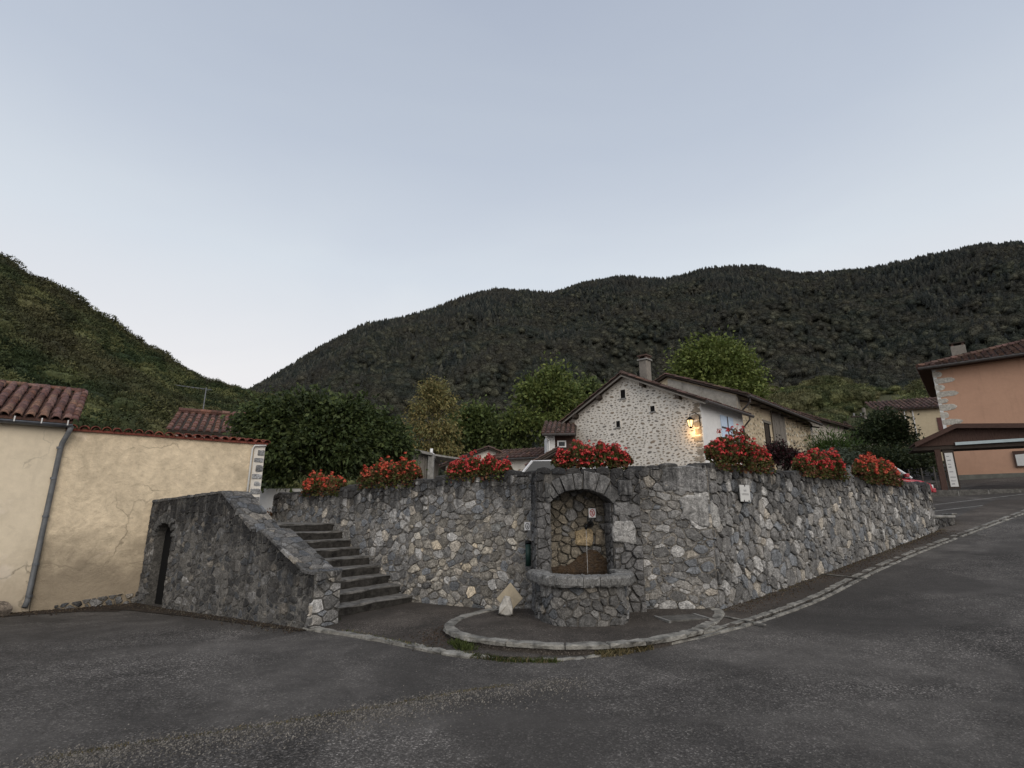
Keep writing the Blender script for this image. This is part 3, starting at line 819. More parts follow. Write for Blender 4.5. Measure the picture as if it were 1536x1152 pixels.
# ------------------------------------------------------------------ retaining walls
V2 = lambda a_, b_: (Vector((b_[0]-a_[0], b_[1]-a_[1], 0)))
def wall_section(parent, A, B, topf, rg, mo=.006, thick=.45, base=None, mat='stone', mort='mortar', rmin=.05, rmax=.125, maxp=300, skip=None, colf=None, joint=.009, depth=.028, coping=True, weight=None, cut=None, stretch=1.25):
    d = V2(A, B); Ln = d.length; U = d.normalized(); Nn = outn(U)
    O = Vector((A[0], A[1], 0))
    bs = base or (lambda x, y: g(x, y)-.04)
    tops = lambda s_: topf(s_)
    # mortar core
    mb = MB(); K = max(2, int(Ln/.065)); rows = 34; sd_ = rg.uniform(0, 40)
    vs, cs, ds = [], [], []
    for i in range(K+1):
        s_ = Ln*i/K; p = O+U*s_; z0 = bs(p.x, p.y)-.15; z1 = tops(s_)-.02
        for j in range(rows+1):
            z = z0+(z1-z0)*j/rows
            q = p+Nn*(mo+.022*mnoise.noise(Vector((s_*3.2+sd_, z*3.2, 0)))+.016*mnoise.noise(Vector((s_*9+sd_, z*9, 5)))); vs.append((q.x, q.y, z)); cs.append((.175, .162, .142)); ds.append(z1-z)
    m = rows+1; n0 = len(vs)
    fs = [(i*m+j, (i+1)*m+j, (i+1)*m+j+1, i*m+j+1) for i in range(K) for j in range(rows)]
    for i in range(K+1):
        s_ = Ln*i/K; p = O+U*s_-Nn*thick
        vs += [(p.x, p.y, bs(p.x, p.y)-.15), (p.x, p.y, tops(s_)-.02)]; cs += [(.175, .162, .142)]*2; ds += [0, 0]
    for i in range(K):
        a_ = n0+2*i; fs += [(a_, a_+1, a_+3, a_+2), (i*m+rows, (i+1)*m+rows, a_+3, a_+1)]
    fs += [tuple(range(0, rows+1))+(n0+1, n0), tuple(K*m+j for j in range(rows+1))+(n0+2*K+1, n0+2*K)]
    mb.add(vs, fs, cs, ds); mb.build('mortar_core', M[mort], parent, smooth=False)
    b0, b1 = bs(A[0], A[1]), bs(B[0], B[1])
    f = planemap(O, U, (0, 0, 1), Nn)
    region = [(0, b0), (Ln, b1), (Ln, tops(Ln)), (0, tops(0))]
    n = rubble(parent, f, region, rg, rmin, rmax, joint, depth, mat, maxp, lambda x, y: max(0, tops(x)-y), skip, colf=colf, weight=weight, stretch=stretch)
    if coping:
        s_ = 0
        while s_ < Ln-.05:
            w = min(rg.uniform(.14, .36), Ln-s_); hh = rg.uniform(.03, .085); m_ = MB()
            c0 = s_+.008; c1 = s_+w-.008; n_ = 4
            ring = []
            for (lv, ins) in ((-.05, 0), (hh*.6, .0), (hh, .035)):
                r_ = []
                for (a_, b_) in ((c0, .0), ((c0+c1)/2, .012), (c1, .0), (c1, -thick*.5), (c1, -thick), ((c0+c1)/2, -thick-.012), (c0, -thick), (c0, -thick*.5)):
                    aa = a_+(ins if a_ == c0 else -ins if a_ == c1 else 0)+rg.uniform(-.008, .008)
                    bb = b_+(-ins if b_ > -.1 else ins if b_ < -thick+.1 else 0)+.012+rg.uniform(-.01, .01)
                    p = O+U*aa+Nn*bb; r_.append((p.x, p.y, tops(min(max(aa, 0), Ln))+lv+rg.uniform(-.01, .01)))
                ring.append(r_)
            vs = ring[0]+ring[1]+ring[2]
            fs = [(l*8+i, l*8+(i+1) % 8, (l+1)*8+(i+1) % 8, (l+1)*8+i) for l in (0, 1) for i in range(8)]+[tuple(range(16, 24))]
            cc = stone_col(rg, False); m_.add(vs, fs, [cc]*24, [-.2]*24)
            m_.build('coping_stone', M[mat], parent)
            s_ += w
    return f

top_left = lin([0, 5.3, 8.0], [2.10, 2.27, 2.35])
rg = random.Random(21)
wl = thing('retaining_wall', 'long grey rubble wall climbing beside the stone stairs, left of the fountain', 'wall', (L1[0], L1[1], 0))
w01 = V2(L0, L1).length; w12 = V2(L1, L2).length
wall_section(wl, L0, L1, lin([0, w01], [2.10, 2.27]), rg, base=lambda x, y: max(g(x, y), min(1.42, (-(x+1.98))*.30))-.1, rmin=.04, rmax=.14, maxp=110)
def lcol(r_, x, y):
    c = stone_col(r_)
    if y < 1.6 and r_.random() < .4: k = r_.uniform(1.1, 1.6); c = (c[0]*k*1.05, c[1]*k, c[2]*k*.9)
    return c
wall_section(wl, L1, (.55, 9.28), lin([0, w12], [2.27, 2.35]), rg, rmin=.035, rmax=.13, maxp=190, colf=lcol)
# end return of the upper part
wr = thing('retaining_wall', 'grey rubble wall along the sloping road, carrying the white street name plaque', 'wall', (CC[0], CC[1], 0))
BIG = []
fC = wall_section(wr, (2.0, 9.17), CC, lambda s_: 2.42, rg, rmin=.045, rmax=.15, maxp=60, stretch=1.5)
LR = V2(CC, RR).length
fR = wall_section(wr, CC, RR, lin([0, LR], [2.43, 2.43]), rg, rmin=.04, rmax=.135, maxp=240, mo=-.006, weight=lambda x, y: 1/(9+x*.55), depth=.042, joint=.011, stretch=.85)
# end face of the road wall
Ur = V2(CC, RR).normalized(); Nr = outn(Ur); 
# very large blocks by the corner
def slab(parent, f, pts, d, col, rg, dt0=.1, name='large_stone', mat='stone'):
    m = MB(); stone_geo(m, pts, f, rg, .006, d, col=col, dtf=lambda x, y: dt0, round_=.10); return m.build(name, M[mat], parent)
slab(wr, fC, [(.52, 1.99), (1.32, 1.97), (1.335, 2.40), (1.0, 2.46), (.60, 2.42)], .035, (.19, .187, .182), rg)
slab(wr, fR, [(.0, 1.98), (.03, 2.02), (.06, 2.4), (.0, 2.42)], .02, (.15, .15, .15), rg)
slab(wr, fC, [(.80, 1.93), (1.33, 1.96), (1.335, 1.42), (1.15, 1.42), (.90, 1.58)], .045, (.23, .225, .215), rg, .5)
slab(wr, fR, [(.0, 1.94), (.16, 1.93), (.19, 1.40), (.0, 1.41)], .05, (.30, .295, .28), rg, .9)

# ------------------------------------------------------------------ fountain
Uf = Vector((.995, .10, 0)).normalized(); Nf = outn(Uf); Of = Vector((.40, 8.74, 0))
FW = 1.74; ZT = 2.33
ft = thing('fountain', 'grey stone wall fountain with arched niche, spout and half round basin', 'fountain', (Of.x+.85, Of.y, .1))
fF = planemap(Of, Uf, (0, 0, 1), Nf)
N0, N1, ZS, ZC = .22, 1.25, 1.85, 2.05      # niche sides, springing, crown
def arch_pts(n=14, grow=0.0):
    c = (N0+N1)/2; hw = (N1-N0)/2; rise = ZC-ZS; r_ = (hw*hw+rise*rise)/(2*rise); cz = ZC-r_; a_ = math.asin(hw/r_)
    return [(c+math.sin(-a_+2*a_*i/n)*(r_+grow), cz+math.cos(-a_+2*a_*i/n)*(r_+grow)) for i in range(n+1)], (c, cz, r_, a_)
AP, (ac, az_, ar, aa) = arch_pts()
outline = [(0, 0), (N0, 0)]+[(N0, .7)]+AP+[(N1, .7), (N1, 0), (FW, 0), (FW, ZT), (0, ZT)]
m = MB(); m.cur = (.115, .108, .098); m.curdt = .55
m.extr([fF(x, z, 0) for x, z in outline], -Nf*.52)
m.build('mortar_core', M['stone_f'], ft)
# back wall of the niche
fB = planemap(Of-Nf*.46, Uf, (0, 0, 1), Nf)
m = MB(); m.cur = (.13, .12, .10); m.curdt = 1.5
m.extr([fB(N0-.06, 0, -.03), fB(N1+.06, 0, -.03), fB(N1+.06, ZT-.1, -.03), fB(N0-.06, ZT-.1, -.03)], -Nf*.1)
m.build('niche_back', M['stone'], ft)
rg = random.Random(33)
def bcol(r_, x, y):
    k = r_.uniform(.085, .15); 
    return (k*1.12, k*.98, k*.76) if r_.random() < .7 else (k, k*.98, k*.95)
rubble(ft, fB, [(N0-.03, .62), (N1+.03, .62), (N1+.03, ZC+.02), (N0-.03, ZC+.02)], rg, .05, .115, .010, .03, 'stone', 60, lambda x, y: 3.0, colf=bcol)
for (q, c) in (([(.72, 1.13), (1.0, 1.10), (1.03, 1.38), (.90, 1.42), (.70, 1.36)], (.24, .185, .11)), ([(1.04, 1.12), (1.19, 1.12), (1.2, 1.40), (1.07, 1.38)], (.16, .135, .10))):
    slab(ft, fB, q, .065, c, rg, 3.0, 'niche_stone')
# jambs and pilasters
def fcol(r_, x, y):
    k = r_.uniform(.09, .17); return (k*1.02, k, k*.98)
dtf = lambda x, y: max(0, ZT-y)
rubble(ft, fF, [(0, .1), (N0, .1), (N0, ZS-.02), (0, ZS-.02)], rg, .06, .13, .010, .035, 'stone_f', 60, dtf, colf=fcol, stretch=1.1)
rubble(ft, fF, [(N1, .1), (FW, .1), (FW, ZS+.12), (N1, ZS+.12)], rg, .06, .14, .010, .035, 'stone_f', 60, dtf, colf=fcol, stretch=1.1, skip=lambda x, y: N1+.0 < x < N1+.34 and 1.18 < y < 1.52)
rubble(ft, fF, [(N1, ZS+.10), (FW, ZS+.10), (FW, ZT), (N1, ZT)], rg, .07, .12, .010, .035, 'stone_f', 60, dtf, colf=fcol)
slab(ft, fF, [(N1-.01, 1.19), (N1+.36, 1.16), (N1+.38, 1.42), (N1+.33, 1.54), (N1+.0, 1.53)], .075, (.24, .235, .225), rg, 1.6)
slab(ft, fF, [(N1+.01, 1.60), (N1+.34, 1.60), (N1+.34, 1.85), (N1+.01, 1.85)], .07, (.14, .138, .135), rg, .6)
slab(ft, fF, [(N1+.08, 1.93), (N1+.36, 1.92), (N1+.37, 2.20), (N1+.10, 2.21)], .065, (.14, .138, .135), rg, .3)
# inner faces of the jambs
for (s0, sgn) in ((N0, 1), (N1, -1)):
    fj = planemap(fF(s0, 0, 0), -Nf, (0, 0, 1), Uf*sgn)
    rubble(ft, fj, [(.03, .62), (.44, .62), (.44, ZS-.02), (.03, ZS-.02)], rg, .06, .12, .010, .018, 'stone_f', 30, lambda x, y: 1.2, colf=fcol)
# voussoirs
nv = 8; edges = [-aa*1.10]
wts = [.8, .75, .9, 1.3, .9, 1.5, 1.1, 1.6]; tw = sum(wts); acc = 0
for w_ in wts: acc += w_; edges.append(-aa*1.10+2.2*aa*acc/tw)
for i in range(nv):
    a0, a1 = edges[i]+.012, edges[i+1]-.012; hgt = rg.uniform(.20, .27) if i > 1 else .17
    if i in (5, 6): hgt = .29
    hgt = min(hgt, .29)
    m = MB(); ring = []
    dd = rg.uniform(.028, .06)
    P2 = [(a0, ar-.012), ((a0+a1)/2, ar-.016), (a1, ar-.012), (a1, ar+hgt), ((a0+a1)/2, ar+hgt+.01), (a0, ar+hgt)]
    P2 = [(ac+math.sin(a_)*r_, az_+math.cos(a_)*r_) for a_, r_ in P2]
    cx = sum(p[0] for p in P2)/6; cz = sum(p[1] for p in P2)/6
    vs = []
    for sc, off in ((1, -.30), (1, dd*.6), (.9, dd)):
        for x, z in P2: vs.append(fF(cx+(x-cx)*sc+rg.uniform(-.014, .014), min(cz+(z-cz)*sc, ZT+.02)+rg.uniform(-.006, .006), off+(rg.uniform(-.01, .01) if off > 0 else 0)))
    fs = [(l*6+k, l*6+(k+1) % 6, (l+1)*6+(k+1) % 6, (l+1)*6+k) for l in (0, 1) for k in range(6)]+[tuple(range(12, 18)), tuple(range(5, -1, -1))]
    k_ = rg.uniform(.13, .21); m.add(vs, fs, [(k_, k_*.985, k_*.96)]*18, [.55]*18)
    m.build('voussoir', M['stone_f'], ft)
# shoulders beside the arch, side face of the block
rubble(ft, fF, [(0, ZS-.02), (N0-.09, ZS-.02), (N0-.09, ZT), (0, ZT)], rg, .05, .10, .010, .035, 'stone_f', 30, dtf, colf=fcol)
for q in ([(.01, 1.88), (.10, 1.87), (.115, 2.17), (.02, 2.19)], [(.125, 1.87), (.215, 1.90), (.25, 2.12), (.135, 2.16)]):
    slab(ft, fF, q, .07, (.17, .168, .16), rg, .3, 'shoulder_stone', 'stone_f')
fL_ = planemap(fF(0, 0, 0), -Nf, (0, 0, 1), -Uf)
rubble(ft, fL_, [(0, .1), (.52, .1), (.52, ZT), (0, ZT)], rg, .06, .12, .010, .02, 'stone_f', 40, dtf, colf=fcol)
# flat coping over the block
for i in range(7):
    s0, s1 = FW*i/7+.008, FW*(i+1)/7-.008; m = MB(); zz = ZT+rg.uniform(.02, .06)
    m.cur = stone_col(rg, True); m.curdt = 0
    stone_geo(m, [(s0, ZT-.05), (s1, ZT-.05), (s1, zz), ((s0+s1)/2, zz+.03), (s0, zz)], fF, rg, .002, .03, dtf=lambda x, y: 0, round_=.12)
    m.extr([fF(s0+.01, ZT-.03, .01), fF(s1-.01, ZT-.03, .01), fF(s1-.02, zz-.01, .0), fF(s0+.02, zz-.01, .0)], -Nf*.55)
    m.build('coping_stone', M['stone_f'], ft)
# basin
BC, BW, BD = .64, .76, .98       # centre, half width, projection
def bmap(t, r_=1.0, inset=0.0):
    """outline of the basin, t 0..1 from left to right; superellipse"""
    a_ = math.pi*(1-t); n_ = 2.0/2.9
    x = math.copysign(abs(math.cos(a_))**n_, math.cos(a_))*(BW-inset); y = abs(math.sin(a_))**n_*(BD-inset)
    return BC+x, y
bl = [bmap(i/80) for i in range(81)]
bd_ = polylen(bl)
def bpos(L, inset, off, z):
    f0 = lin(bd_, [p[0] for p in bl]); f1 = lin(bd_, [p[1] for p in bl])
    p = Vector((f0(L), f1(L))); q = Vector((f0(min(L+.03, bd_[-1])), f1(min(L+.03, bd_[-1])))); r_ = Vector((f0(max(L-.03, 0)), f1(max(L-.03, 0))))
    t = (q-r_).normalized(); nn = Vector((-t.y, t.x))
    p = p+nn*(off-inset)
    return Of+Uf*p.x+Nf*max(p.y, -.02)+Vector((0, 0, z))
ZR = .79
m = MB(); m.cur = (.12, .112, .10); m.curdt = 1.6
nn_ = 48; vs = []
for z in (0.02, ZR-.16):
    for i in range(nn_+1): vs.append(bpos(bd_[-1]*i/nn_, .10, 0, z))
for z in (0.02, ZR-.16):
    for i in range(nn_+1): vs.append(bpos(bd_[-1]*i/nn_, .24, 0, z))
k = nn_+1
fs = [(i, i+1, k+i+1, k+i) for i in range(nn_)]+[(2*k+i, 2*k+i+1, 3*k+i+1, 3*k+i) for i in range(nn_)]+[(k+i, k+i+1, 3*k+i+1, 3*k+i) for i in range(nn_)]
m.add(vs, fs); m.build('basin_core', M['stone_f'], ft, smooth=False)
fb_ = lambda s_, h_, d_: bpos(s_, .10, d_, h_)
rubble(ft, fb_, [(0.02, .10), (bd_[-1]-.02, .10), (bd_[-1]-.02, ZR-.15), (0.02, ZR-.15)], random.Random(4), .055, .135, .009, .03, 'stone_f', 120, lambda x, y: 1.0+max(0, .6-y), colf=lambda r_, x, y: tuple(q*.8 for q in stone_col(r_)))
nb = 9; L = 0; rg = random.Random(8)
cuts = [0]+sorted([bd_[-1]*(i+rg.uniform(-.2, .2))/nb for i in range(1, nb)])+[bd_[-1]]
for i in range(nb):
    a0, a1 = cuts[i]+.004, cuts[i+1]-.004; m = MB(); vs = []; kk = 8
    prof = [(.24, ZR-.15), (-.01, ZR-.15), (-.03, ZR-.12), (-.035, ZR-.035), (-.015, ZR-.004), (.02, ZR), (.22, ZR+.002), (.24, ZR-.02)]
    for j in range(kk+1):
        for (ins, z) in prof: vs.append(bpos(a0+(a1-a0)*j/kk, ins+rg.uniform(-.011, .011), 0, z+rg.uniform(-.009, .009)))
    q = len(prof)
    fs = [(j*q+c, j*q+(c+1) % q, (j+1)*q+(c+1) % q, (j+1)*q+c) for j in range(kk) for c in range(q)]+[tuple(range(q)), tuple(range(kk*q+q-1, kk*q-1, -1))]
    k_ = rg.uniform(.13, .19); m.add(vs, fs, [(k_, k_*.99, k_*.95)]*len(vs), [1.25]*len(vs))
    m.build('rim_stone', M['stone_f'], ft)
# water and algae
q = N('dark_water'); M['water'] = q.fin((.010, .009, .006), .04, q.noise(14, 3), .15, .01, .6)
q = N('rust_algae'); M['algae'] = q.fin(q.ramp(q.noise(13, 8, .75, dist=1.2), [(.32, (.014, .008, .004)), (.55, (.05, .028, .011)), (.75, (.10, .058, .022))]), .6, q.noise(26, 6), .8, .03, .4)
m = MB(); m.add([bpos(bd_[-1]*i/nn_, .20, 0, ZR-.085) for i in range(nn_+1)]+[fF(N1+.02, ZR-.085, -.5), fF(N0-.02, ZR-.085, -.5)], [tuple(range(nn_+3))]); m.build('water', M['water'], ft)
m = MB(); vs = []
for i in range(17):
    x = N0+.06+(N1-N0-.06)*i/16; t = i/16
    h_ = ZR+.0+.27*math.exp(-((t-.72)/.30)**2)+.05*mnoise.noise(Vector((t*9, 2, 0)))
    vs += [fB(x, ZR-.2, .05), fB(x, h_, .05+.02*mnoise.noise(Vector((t*7, 0, 3))))]
m.add(vs, [(2*i, 2*i+2, 2*i+3, 2*i+1) for i in range(16)]); 
ex = m.build('algae_crust', M['algae'], ft); md = ex.modifiers.new('thickness', 'SOLIDIFY'); md.thickness = .03
# spout and falling water
sp0 = fB(.99, 1.475, .03)
t_ = thing('water_spout', 'black iron spout pouring a thin stream under the red sign in the niche', 'tap', sp0)
m = MB(); m.tube([sp0, sp0+Nf*.035], .05, 12); m.build('flange', M['iron'], t_)
tip = sp0+Nf*.20-Uf*.13+Vector((0, 0, -.03))
m = MB(); m.tube([sp0+Nf*.02, sp0+Nf*.10-Uf*.03, sp0+Nf*.17-Uf*.09+Vector((0, 0, -.008)), tip, tip+Nf*.01+Vector((0, 0, -.05))], [.032, .028, .026, .028, .022], 10); m.build('nozzle', M['iron'], t_, smooth=True)
m = MB(); m.tube([sp0+Nf*.09-Uf*.02+Vector((0, 0, .02)), sp0+Nf*.09-Uf*.02+Vector((0, 0, .065))], .012, 8); m.box(sp0+Nf*.09-Uf*.02+Vector((0, 0, .07)), (.07, .02, .014)); m.build('handle', M['iron'], t_)
q = N('water_stream'); q.b.inputs['Transmission Weight'].default_value = .6; M['stream'] = q.fin((.8, .8, .8), .1)
m = MB(); a_ = tip+Nf*.01+Vector((0, 0, -.05)); m.tube([a_+Nf*(.02*k/6)+Vector((0, 0, -(a_.z-ZR+.08)*k/6)) for k in range(7)], .004, 6); m.build('water_stream', M['stream'], t_)

# signs: rounded plate + ring + glyph
def disc_ring(m, f, cx, cz, rx, rz, w, d, n=28):
    vs = []
    for k in range(n):
        a_ = 2*math.pi*k/n
        for (r0, dd) in ((1, d), (0, d), (1, 0), (0, 0)):
            vs.append(f(cx+math.cos(a_)*(rx-(0 if r0 else w)), cz+math.sin(a_)*(rz-(0 if r0 else w)), dd))
    fs = []
    for k in range(n):
        a_, b_ = 4*k, 4*((k+1) % n)
        fs += [(a_, b_, b_+1, a_+1), (a_, a_+2, b_+2, b_), (a_+1, b_+1, b_+3, a_+3)]
    m.add(vs, fs)
def bar(m, f, x0, z0, x1, z1, w, d0, d1):
    t = Vector((x1-x0, z1-z0)).normalized(); n_ = Vector((-t.y, t.x))*w/2
    P = [(x0+n_.x, z0+n_.y), (x1+n_.x, z1+n_.y), (x1-n_.x, z1-n_.y), (x0-n_.x, z0-n_.y)]
    vs = [f(x, z, d0) for x, z in P]+[f(x, z, d1) for x, z in P]
    m.add(vs, [(0, 1, 2, 3), (4, 5, 6, 7), (0, 1, 5, 4), (1, 2, 6, 5), (2, 3, 7, 6), (3, 0, 4, 7)])
def sign(name, label, f, w, h, ring, glyph, loc):
    t = thing(name, label, 'sign', loc)
    m = MB(); m.extr([f(-w/2, -h/2, .0), f(w/2, -h/2, .0), f(w/2, h/2, .0), f(-w/2, h/2, .0)], (f(0, 0, .008)-f(0, 0, 0)))
    m.build('plate', M['white_paint'], t, bevel=.002)
    m = MB(); disc_ring(m, f, 0, 0, w*.36, h*.40, w*.11, .0105); m.build('ring', M[ring], t)
    m = MB(); glyph(m, f, w, h); m.build('symbol', M[ring] if ring == 'ink' else M['red_paint'], t)
    return t
def glyph_cup(m, f, w, h):     # crossed-out drinking glass
    for a_ in ((-.12, .16, .12, .16), (-.12, .16, -.04, 0), (.12, .16, .04, 0), (-.04, 0, -.1, -.17), (.04, 0, .1, -.17), (-.1, -.17, .1, -.17)):
        bar(m, f, a_[0]*w, a_[1]*h, a_[2]*w, a_[3]*h, w*.07, .008, .011)
    bar(m, f, -.22*w, .22*h, .22*w, -.22*h, w*.07, .0115, .013)
def glyph_six(m, f, w, h):
    for a_ in ((.05, .2, -.06, .02), (-.06, .02, -.06, -.16), (-.06, -.16, .08, -.16), (.08, -.16, .08, -.01), (.08, -.01, -.05, -.01)):
        bar(m, f, a_[0]*w, a_[1]*h, a_[2]*w, a_[3]*h, w*.08, .008, .011)
f1 = planemap(fB(1.02, 1.66, .055), Uf, (0, 0, 1), Nf)
sign('drinking_sign', 'small white sign with a red ring in the niche above the spout', f1, .125, .155, 'red_paint', glyph_cup, f1(0, 0, 0))
f2 = planemap(Vector((.262, 9.26, 1.44)), (1, -.05, 0), (0, 0, 1), (-.05, -1, 0))
sign('wall_sign', 'small white sign with a black oval beside the left pilaster of the fountain', f2, .10, .135, 'ink', glyph_six, f2(0, 0, 0))
t_ = thing('drain_pipe', 'short dark green pipe standing in the corner left of the fountain', 'pipe', (.27, 9.15, .85))
m = MB(); m.tube([(.27, 9.17, .80), (.27, 9.17, 1.15)], .045, 12); m.build('pipe', M['green_pipe'], t_, smooth=True)
m = MB(); m.tube([(.27, 9.17, 1.15), (.27, 9.19, 1.19)], .052, 12); m.build('collar', M['iron'], t_)
# flagstone leaning on the wall with a pale stone in front
ps = W(762, 907, 8.85)
t_ = thing('flagstone', 'square tan flagstone leaning on one corner against the wall', 'stone slab', (ps.x, ps.y, padz(ps.x, ps.y)))
b_ = Vector((ps.x+.02, 8.92, padz(ps.x, ps.y)))
f3 = planemap(b_, Vector((.97, -.10, 0)).normalized(), Vector((.0, .28, .96)).normalized(), Vector((-.05, -.95, .28)).normalized())
m = MB(); m.extr([f3(0, .0, 0), f3(.22, .22, 0), f3(.02, .46, 0), f3(-.21, .21, 0)], f3(0, 0, .04)-f3(0, 0, 0)); m.build('slab', M['slate'], t_, bevel=.006)
b2 = Vector((ps.x-.03, 8.74, padz(ps.x, 8.72)))
m = MB(); stone_geo(m, [(-.13, 0), (.11, -.01), (.12, .10), (.07, .27), (-.03, .29), (-.12, .12)], planemap(b2, (1, -.1, 0), (0, .2, 1), (0, -1, .2)), random.Random(2), .003, .09, col=(.4, .38, .34), dtf=lambda x, y: 5, round_=.12)
tag(m.build('rock', M['palestone'], None), 'pale wedge shaped rock propped in front of the tan flagstone', 'rock')

# street plaque
pq = fR(.95, 2.0, .07)
f4 = planemap(pq, Ur, (0, 0, 1), Nr)
t_ = thing('street_plaque', 'white enamel street name plaque fixed near the corner of the road wall', 'sign', pq)
m = MB(); m.extr([f4(-.155, -.145, 0), f4(.155, -.145, 0), f4(.155, .145, 0), f4(-.155, .145, 0)], Nr*.018); m.build('plate', M['off_white'], t_, bevel=.003)
for (x, z) in ((0, .135), (-.06, -.135), (.09, -.135)):
    m = MB(); bar(m, f4, x, z-.016, x, z+.02, .016, .0, .026); m.build('clip', M['iron'], t_)
def text_mesh(s_, size, f, mat, parent, name='lettering'):
    cu = bpy.data.curves.new('text', 'FONT'); cu.body = s_; cu.size = size; cu.align_x = 'CENTER'; cu.align_y = 'CENTER'; cu.extrude = .0008; cu.resolution_u = 2
    o = bpy.data.objects.new('text_tmp', cu); C.objects.link(o)
    dg = bpy.context.evaluated_depsgraph_get(); dg.update(); me = bpy.data.meshes.new_from_object(o.evaluated_get(dg)); bpy.data.objects.remove(o)
    vs = [f(v.co.x, v.co.y, v.co.z) for v in me.vertices]; fs = [tuple(p.vertices) for p in me.polygons]
    m = MB(); m.add(vs, fs); return m.build(name, mat, parent)
f5 = planemap(f4(0, .045, .0195), Ur, (0, 0, 1), Nr); f6 = planemap(f4(0, -.015, .0195), Ur, (0, 0, 1), Nr)
text_mesh('RUE', .05, f5, M['grey_letter'], t_)
m = MB(); rg = random.Random(4)     # second line: too worn to read, so worn strokes of the same size
for i in range(10):
    x = -.105+i*.0225; bar(m, f6, x, -.018, x+rg.uniform(-.003, .003), .018, .005, 0, .0012)
    z = rg.choice((-.015, 0, .015)); bar(m, f6, x, z, x+.011, z, .005, 0, .0012)
m.build('worn_lettering', M['grey_letter'], t_, kind='stuff')

# ------------------------------------------------------------------ stairs
st = thing('stone_stairs', 'worn dark stone steps climbing left between the parapet and the rubble wall', 'stairs', (-2.4, 9.9, 0))
run = Vector((-.79, .613, 0)).normalized(); edge0a = Vector((-2.86, 9.14, 0)); edge0b = Vector((-1.83, 10.62, 0))
NS = 9; rise = 1.44/NS; rg = random.Random(12)
for k in range(NS):
    tr = .335
    a_ = edge0a+run*(tr*k)*1.02; b_ = edge0b+run*(tr*k)*1.0
    z1 = rise*(k+1)+.0
    nseg = 7; vs = []
    back = run*(tr+.25)
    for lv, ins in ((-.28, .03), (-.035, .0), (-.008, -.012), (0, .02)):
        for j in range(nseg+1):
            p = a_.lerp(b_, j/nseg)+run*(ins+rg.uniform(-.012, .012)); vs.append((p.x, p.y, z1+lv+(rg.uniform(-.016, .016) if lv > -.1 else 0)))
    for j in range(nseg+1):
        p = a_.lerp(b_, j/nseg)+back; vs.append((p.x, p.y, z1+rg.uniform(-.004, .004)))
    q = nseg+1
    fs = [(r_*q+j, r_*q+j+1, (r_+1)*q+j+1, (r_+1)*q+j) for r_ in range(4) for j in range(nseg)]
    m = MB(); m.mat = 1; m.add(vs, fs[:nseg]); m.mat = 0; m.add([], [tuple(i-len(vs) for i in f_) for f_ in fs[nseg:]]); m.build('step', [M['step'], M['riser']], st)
# landing at the head of the stairs
a_ = edge0a+run*(.335*NS); b_ = edge0b+run*(.335*NS)
m = MB(); m.prism([(a_.x, a_.y), (b_.x, b_.y), (b_.x-2.6, b_.y+2.4), (a_.x-2.6, a_.y+2.4)], .9, 1.445); m.build('landing', M['step'], st)

# ------------------------------------------------------------------ stair parapet with the cellar door
A0, A1 = (-7.45, 11.13), (-2.95, 8.28)
Lp = V2(A0, A1).length; Up = V2(A0, A1).normalized(); Np = outn(Up); Op = Vector((A0[0], A0[1], 0))
fP = planemap(Op, Up, (0, 0, 1), Np)
ptop = [(0, 1.90), (2.57, 2.04), (3.62, 1.385), (3.94, 1.37), (5.10, .80), (Lp, .79)]
pt = lin([p[0] for p in ptop], [p[1] for p in ptop])
pp = thing('stair_parapet', 'dark lichened rubble parapet of the stairs with an arched cellar opening', 'wall', (A0[0], A0[1], 0))
D0, D1, DS, DC = .34, .98, 1.20, 1.47
THK = .50
arch = [(D0, -.3), (D0, DS)]+[((D0+D1)/2-math.cos(math.pi*i/8)*(D1-D0)/2, DS+math.sin(math.pi*i/8)*(DC-DS)) for i in range(1, 8)]+[(D1, DS), (D1, -.3)]
ol = [(0, -.3)]+arch+[(Lp, -.3)]+[(p[0], p[1]) for p in reversed(ptop)]
m = MB(); m.cur = (.115, .11, .10); m.curdt = 1.0; m.extr([fP(x, z, 0) for x, z in ol], -Np*THK); m.build('mortar_core', M['mortar_p'], pp)
def skin(parent, f, region_in, x0, x1, z0, z1, step, amp, mat, col, dtf, name='mortar_skin', hi=9.0):
    nx, nz = int((x1-x0)/step), int((z1-z0)/step); m = MB(); vs = []; ok = []
    for i in range(nx+1):
        for j in range(nz+1):
            x, z = x0+(x1-x0)*i/nx, z0+(z1-z0)*j/nz
            vs.append(f(x, z, .006+amp*mnoise.noise(Vector((x*3.3, z*2.2, 7)))+amp*.8*mnoise.noise(Vector((x*hi, z*hi, 2))))); ok.append(region_in(x, z))
    q = nz+1; fs = [(i*q+j, (i+1)*q+j, (i+1)*q+j+1, i*q+j+1) for i in range(nx) for j in range(nz) if ok[i*q+j] and ok[(i+1)*q+j] and ok[(i+1)*q+j+1] and ok[i*q+j+1]]
    P = [(x0+(x1-x0)*i/nx, z0+(z1-z0)*j/nz) for i in range(nx+1) for j in range(nz+1)]
    m.add(vs, fs, [col]*len(vs), [dtf(x, z) for x, z in P]); return m.build(name, M[mat], parent)
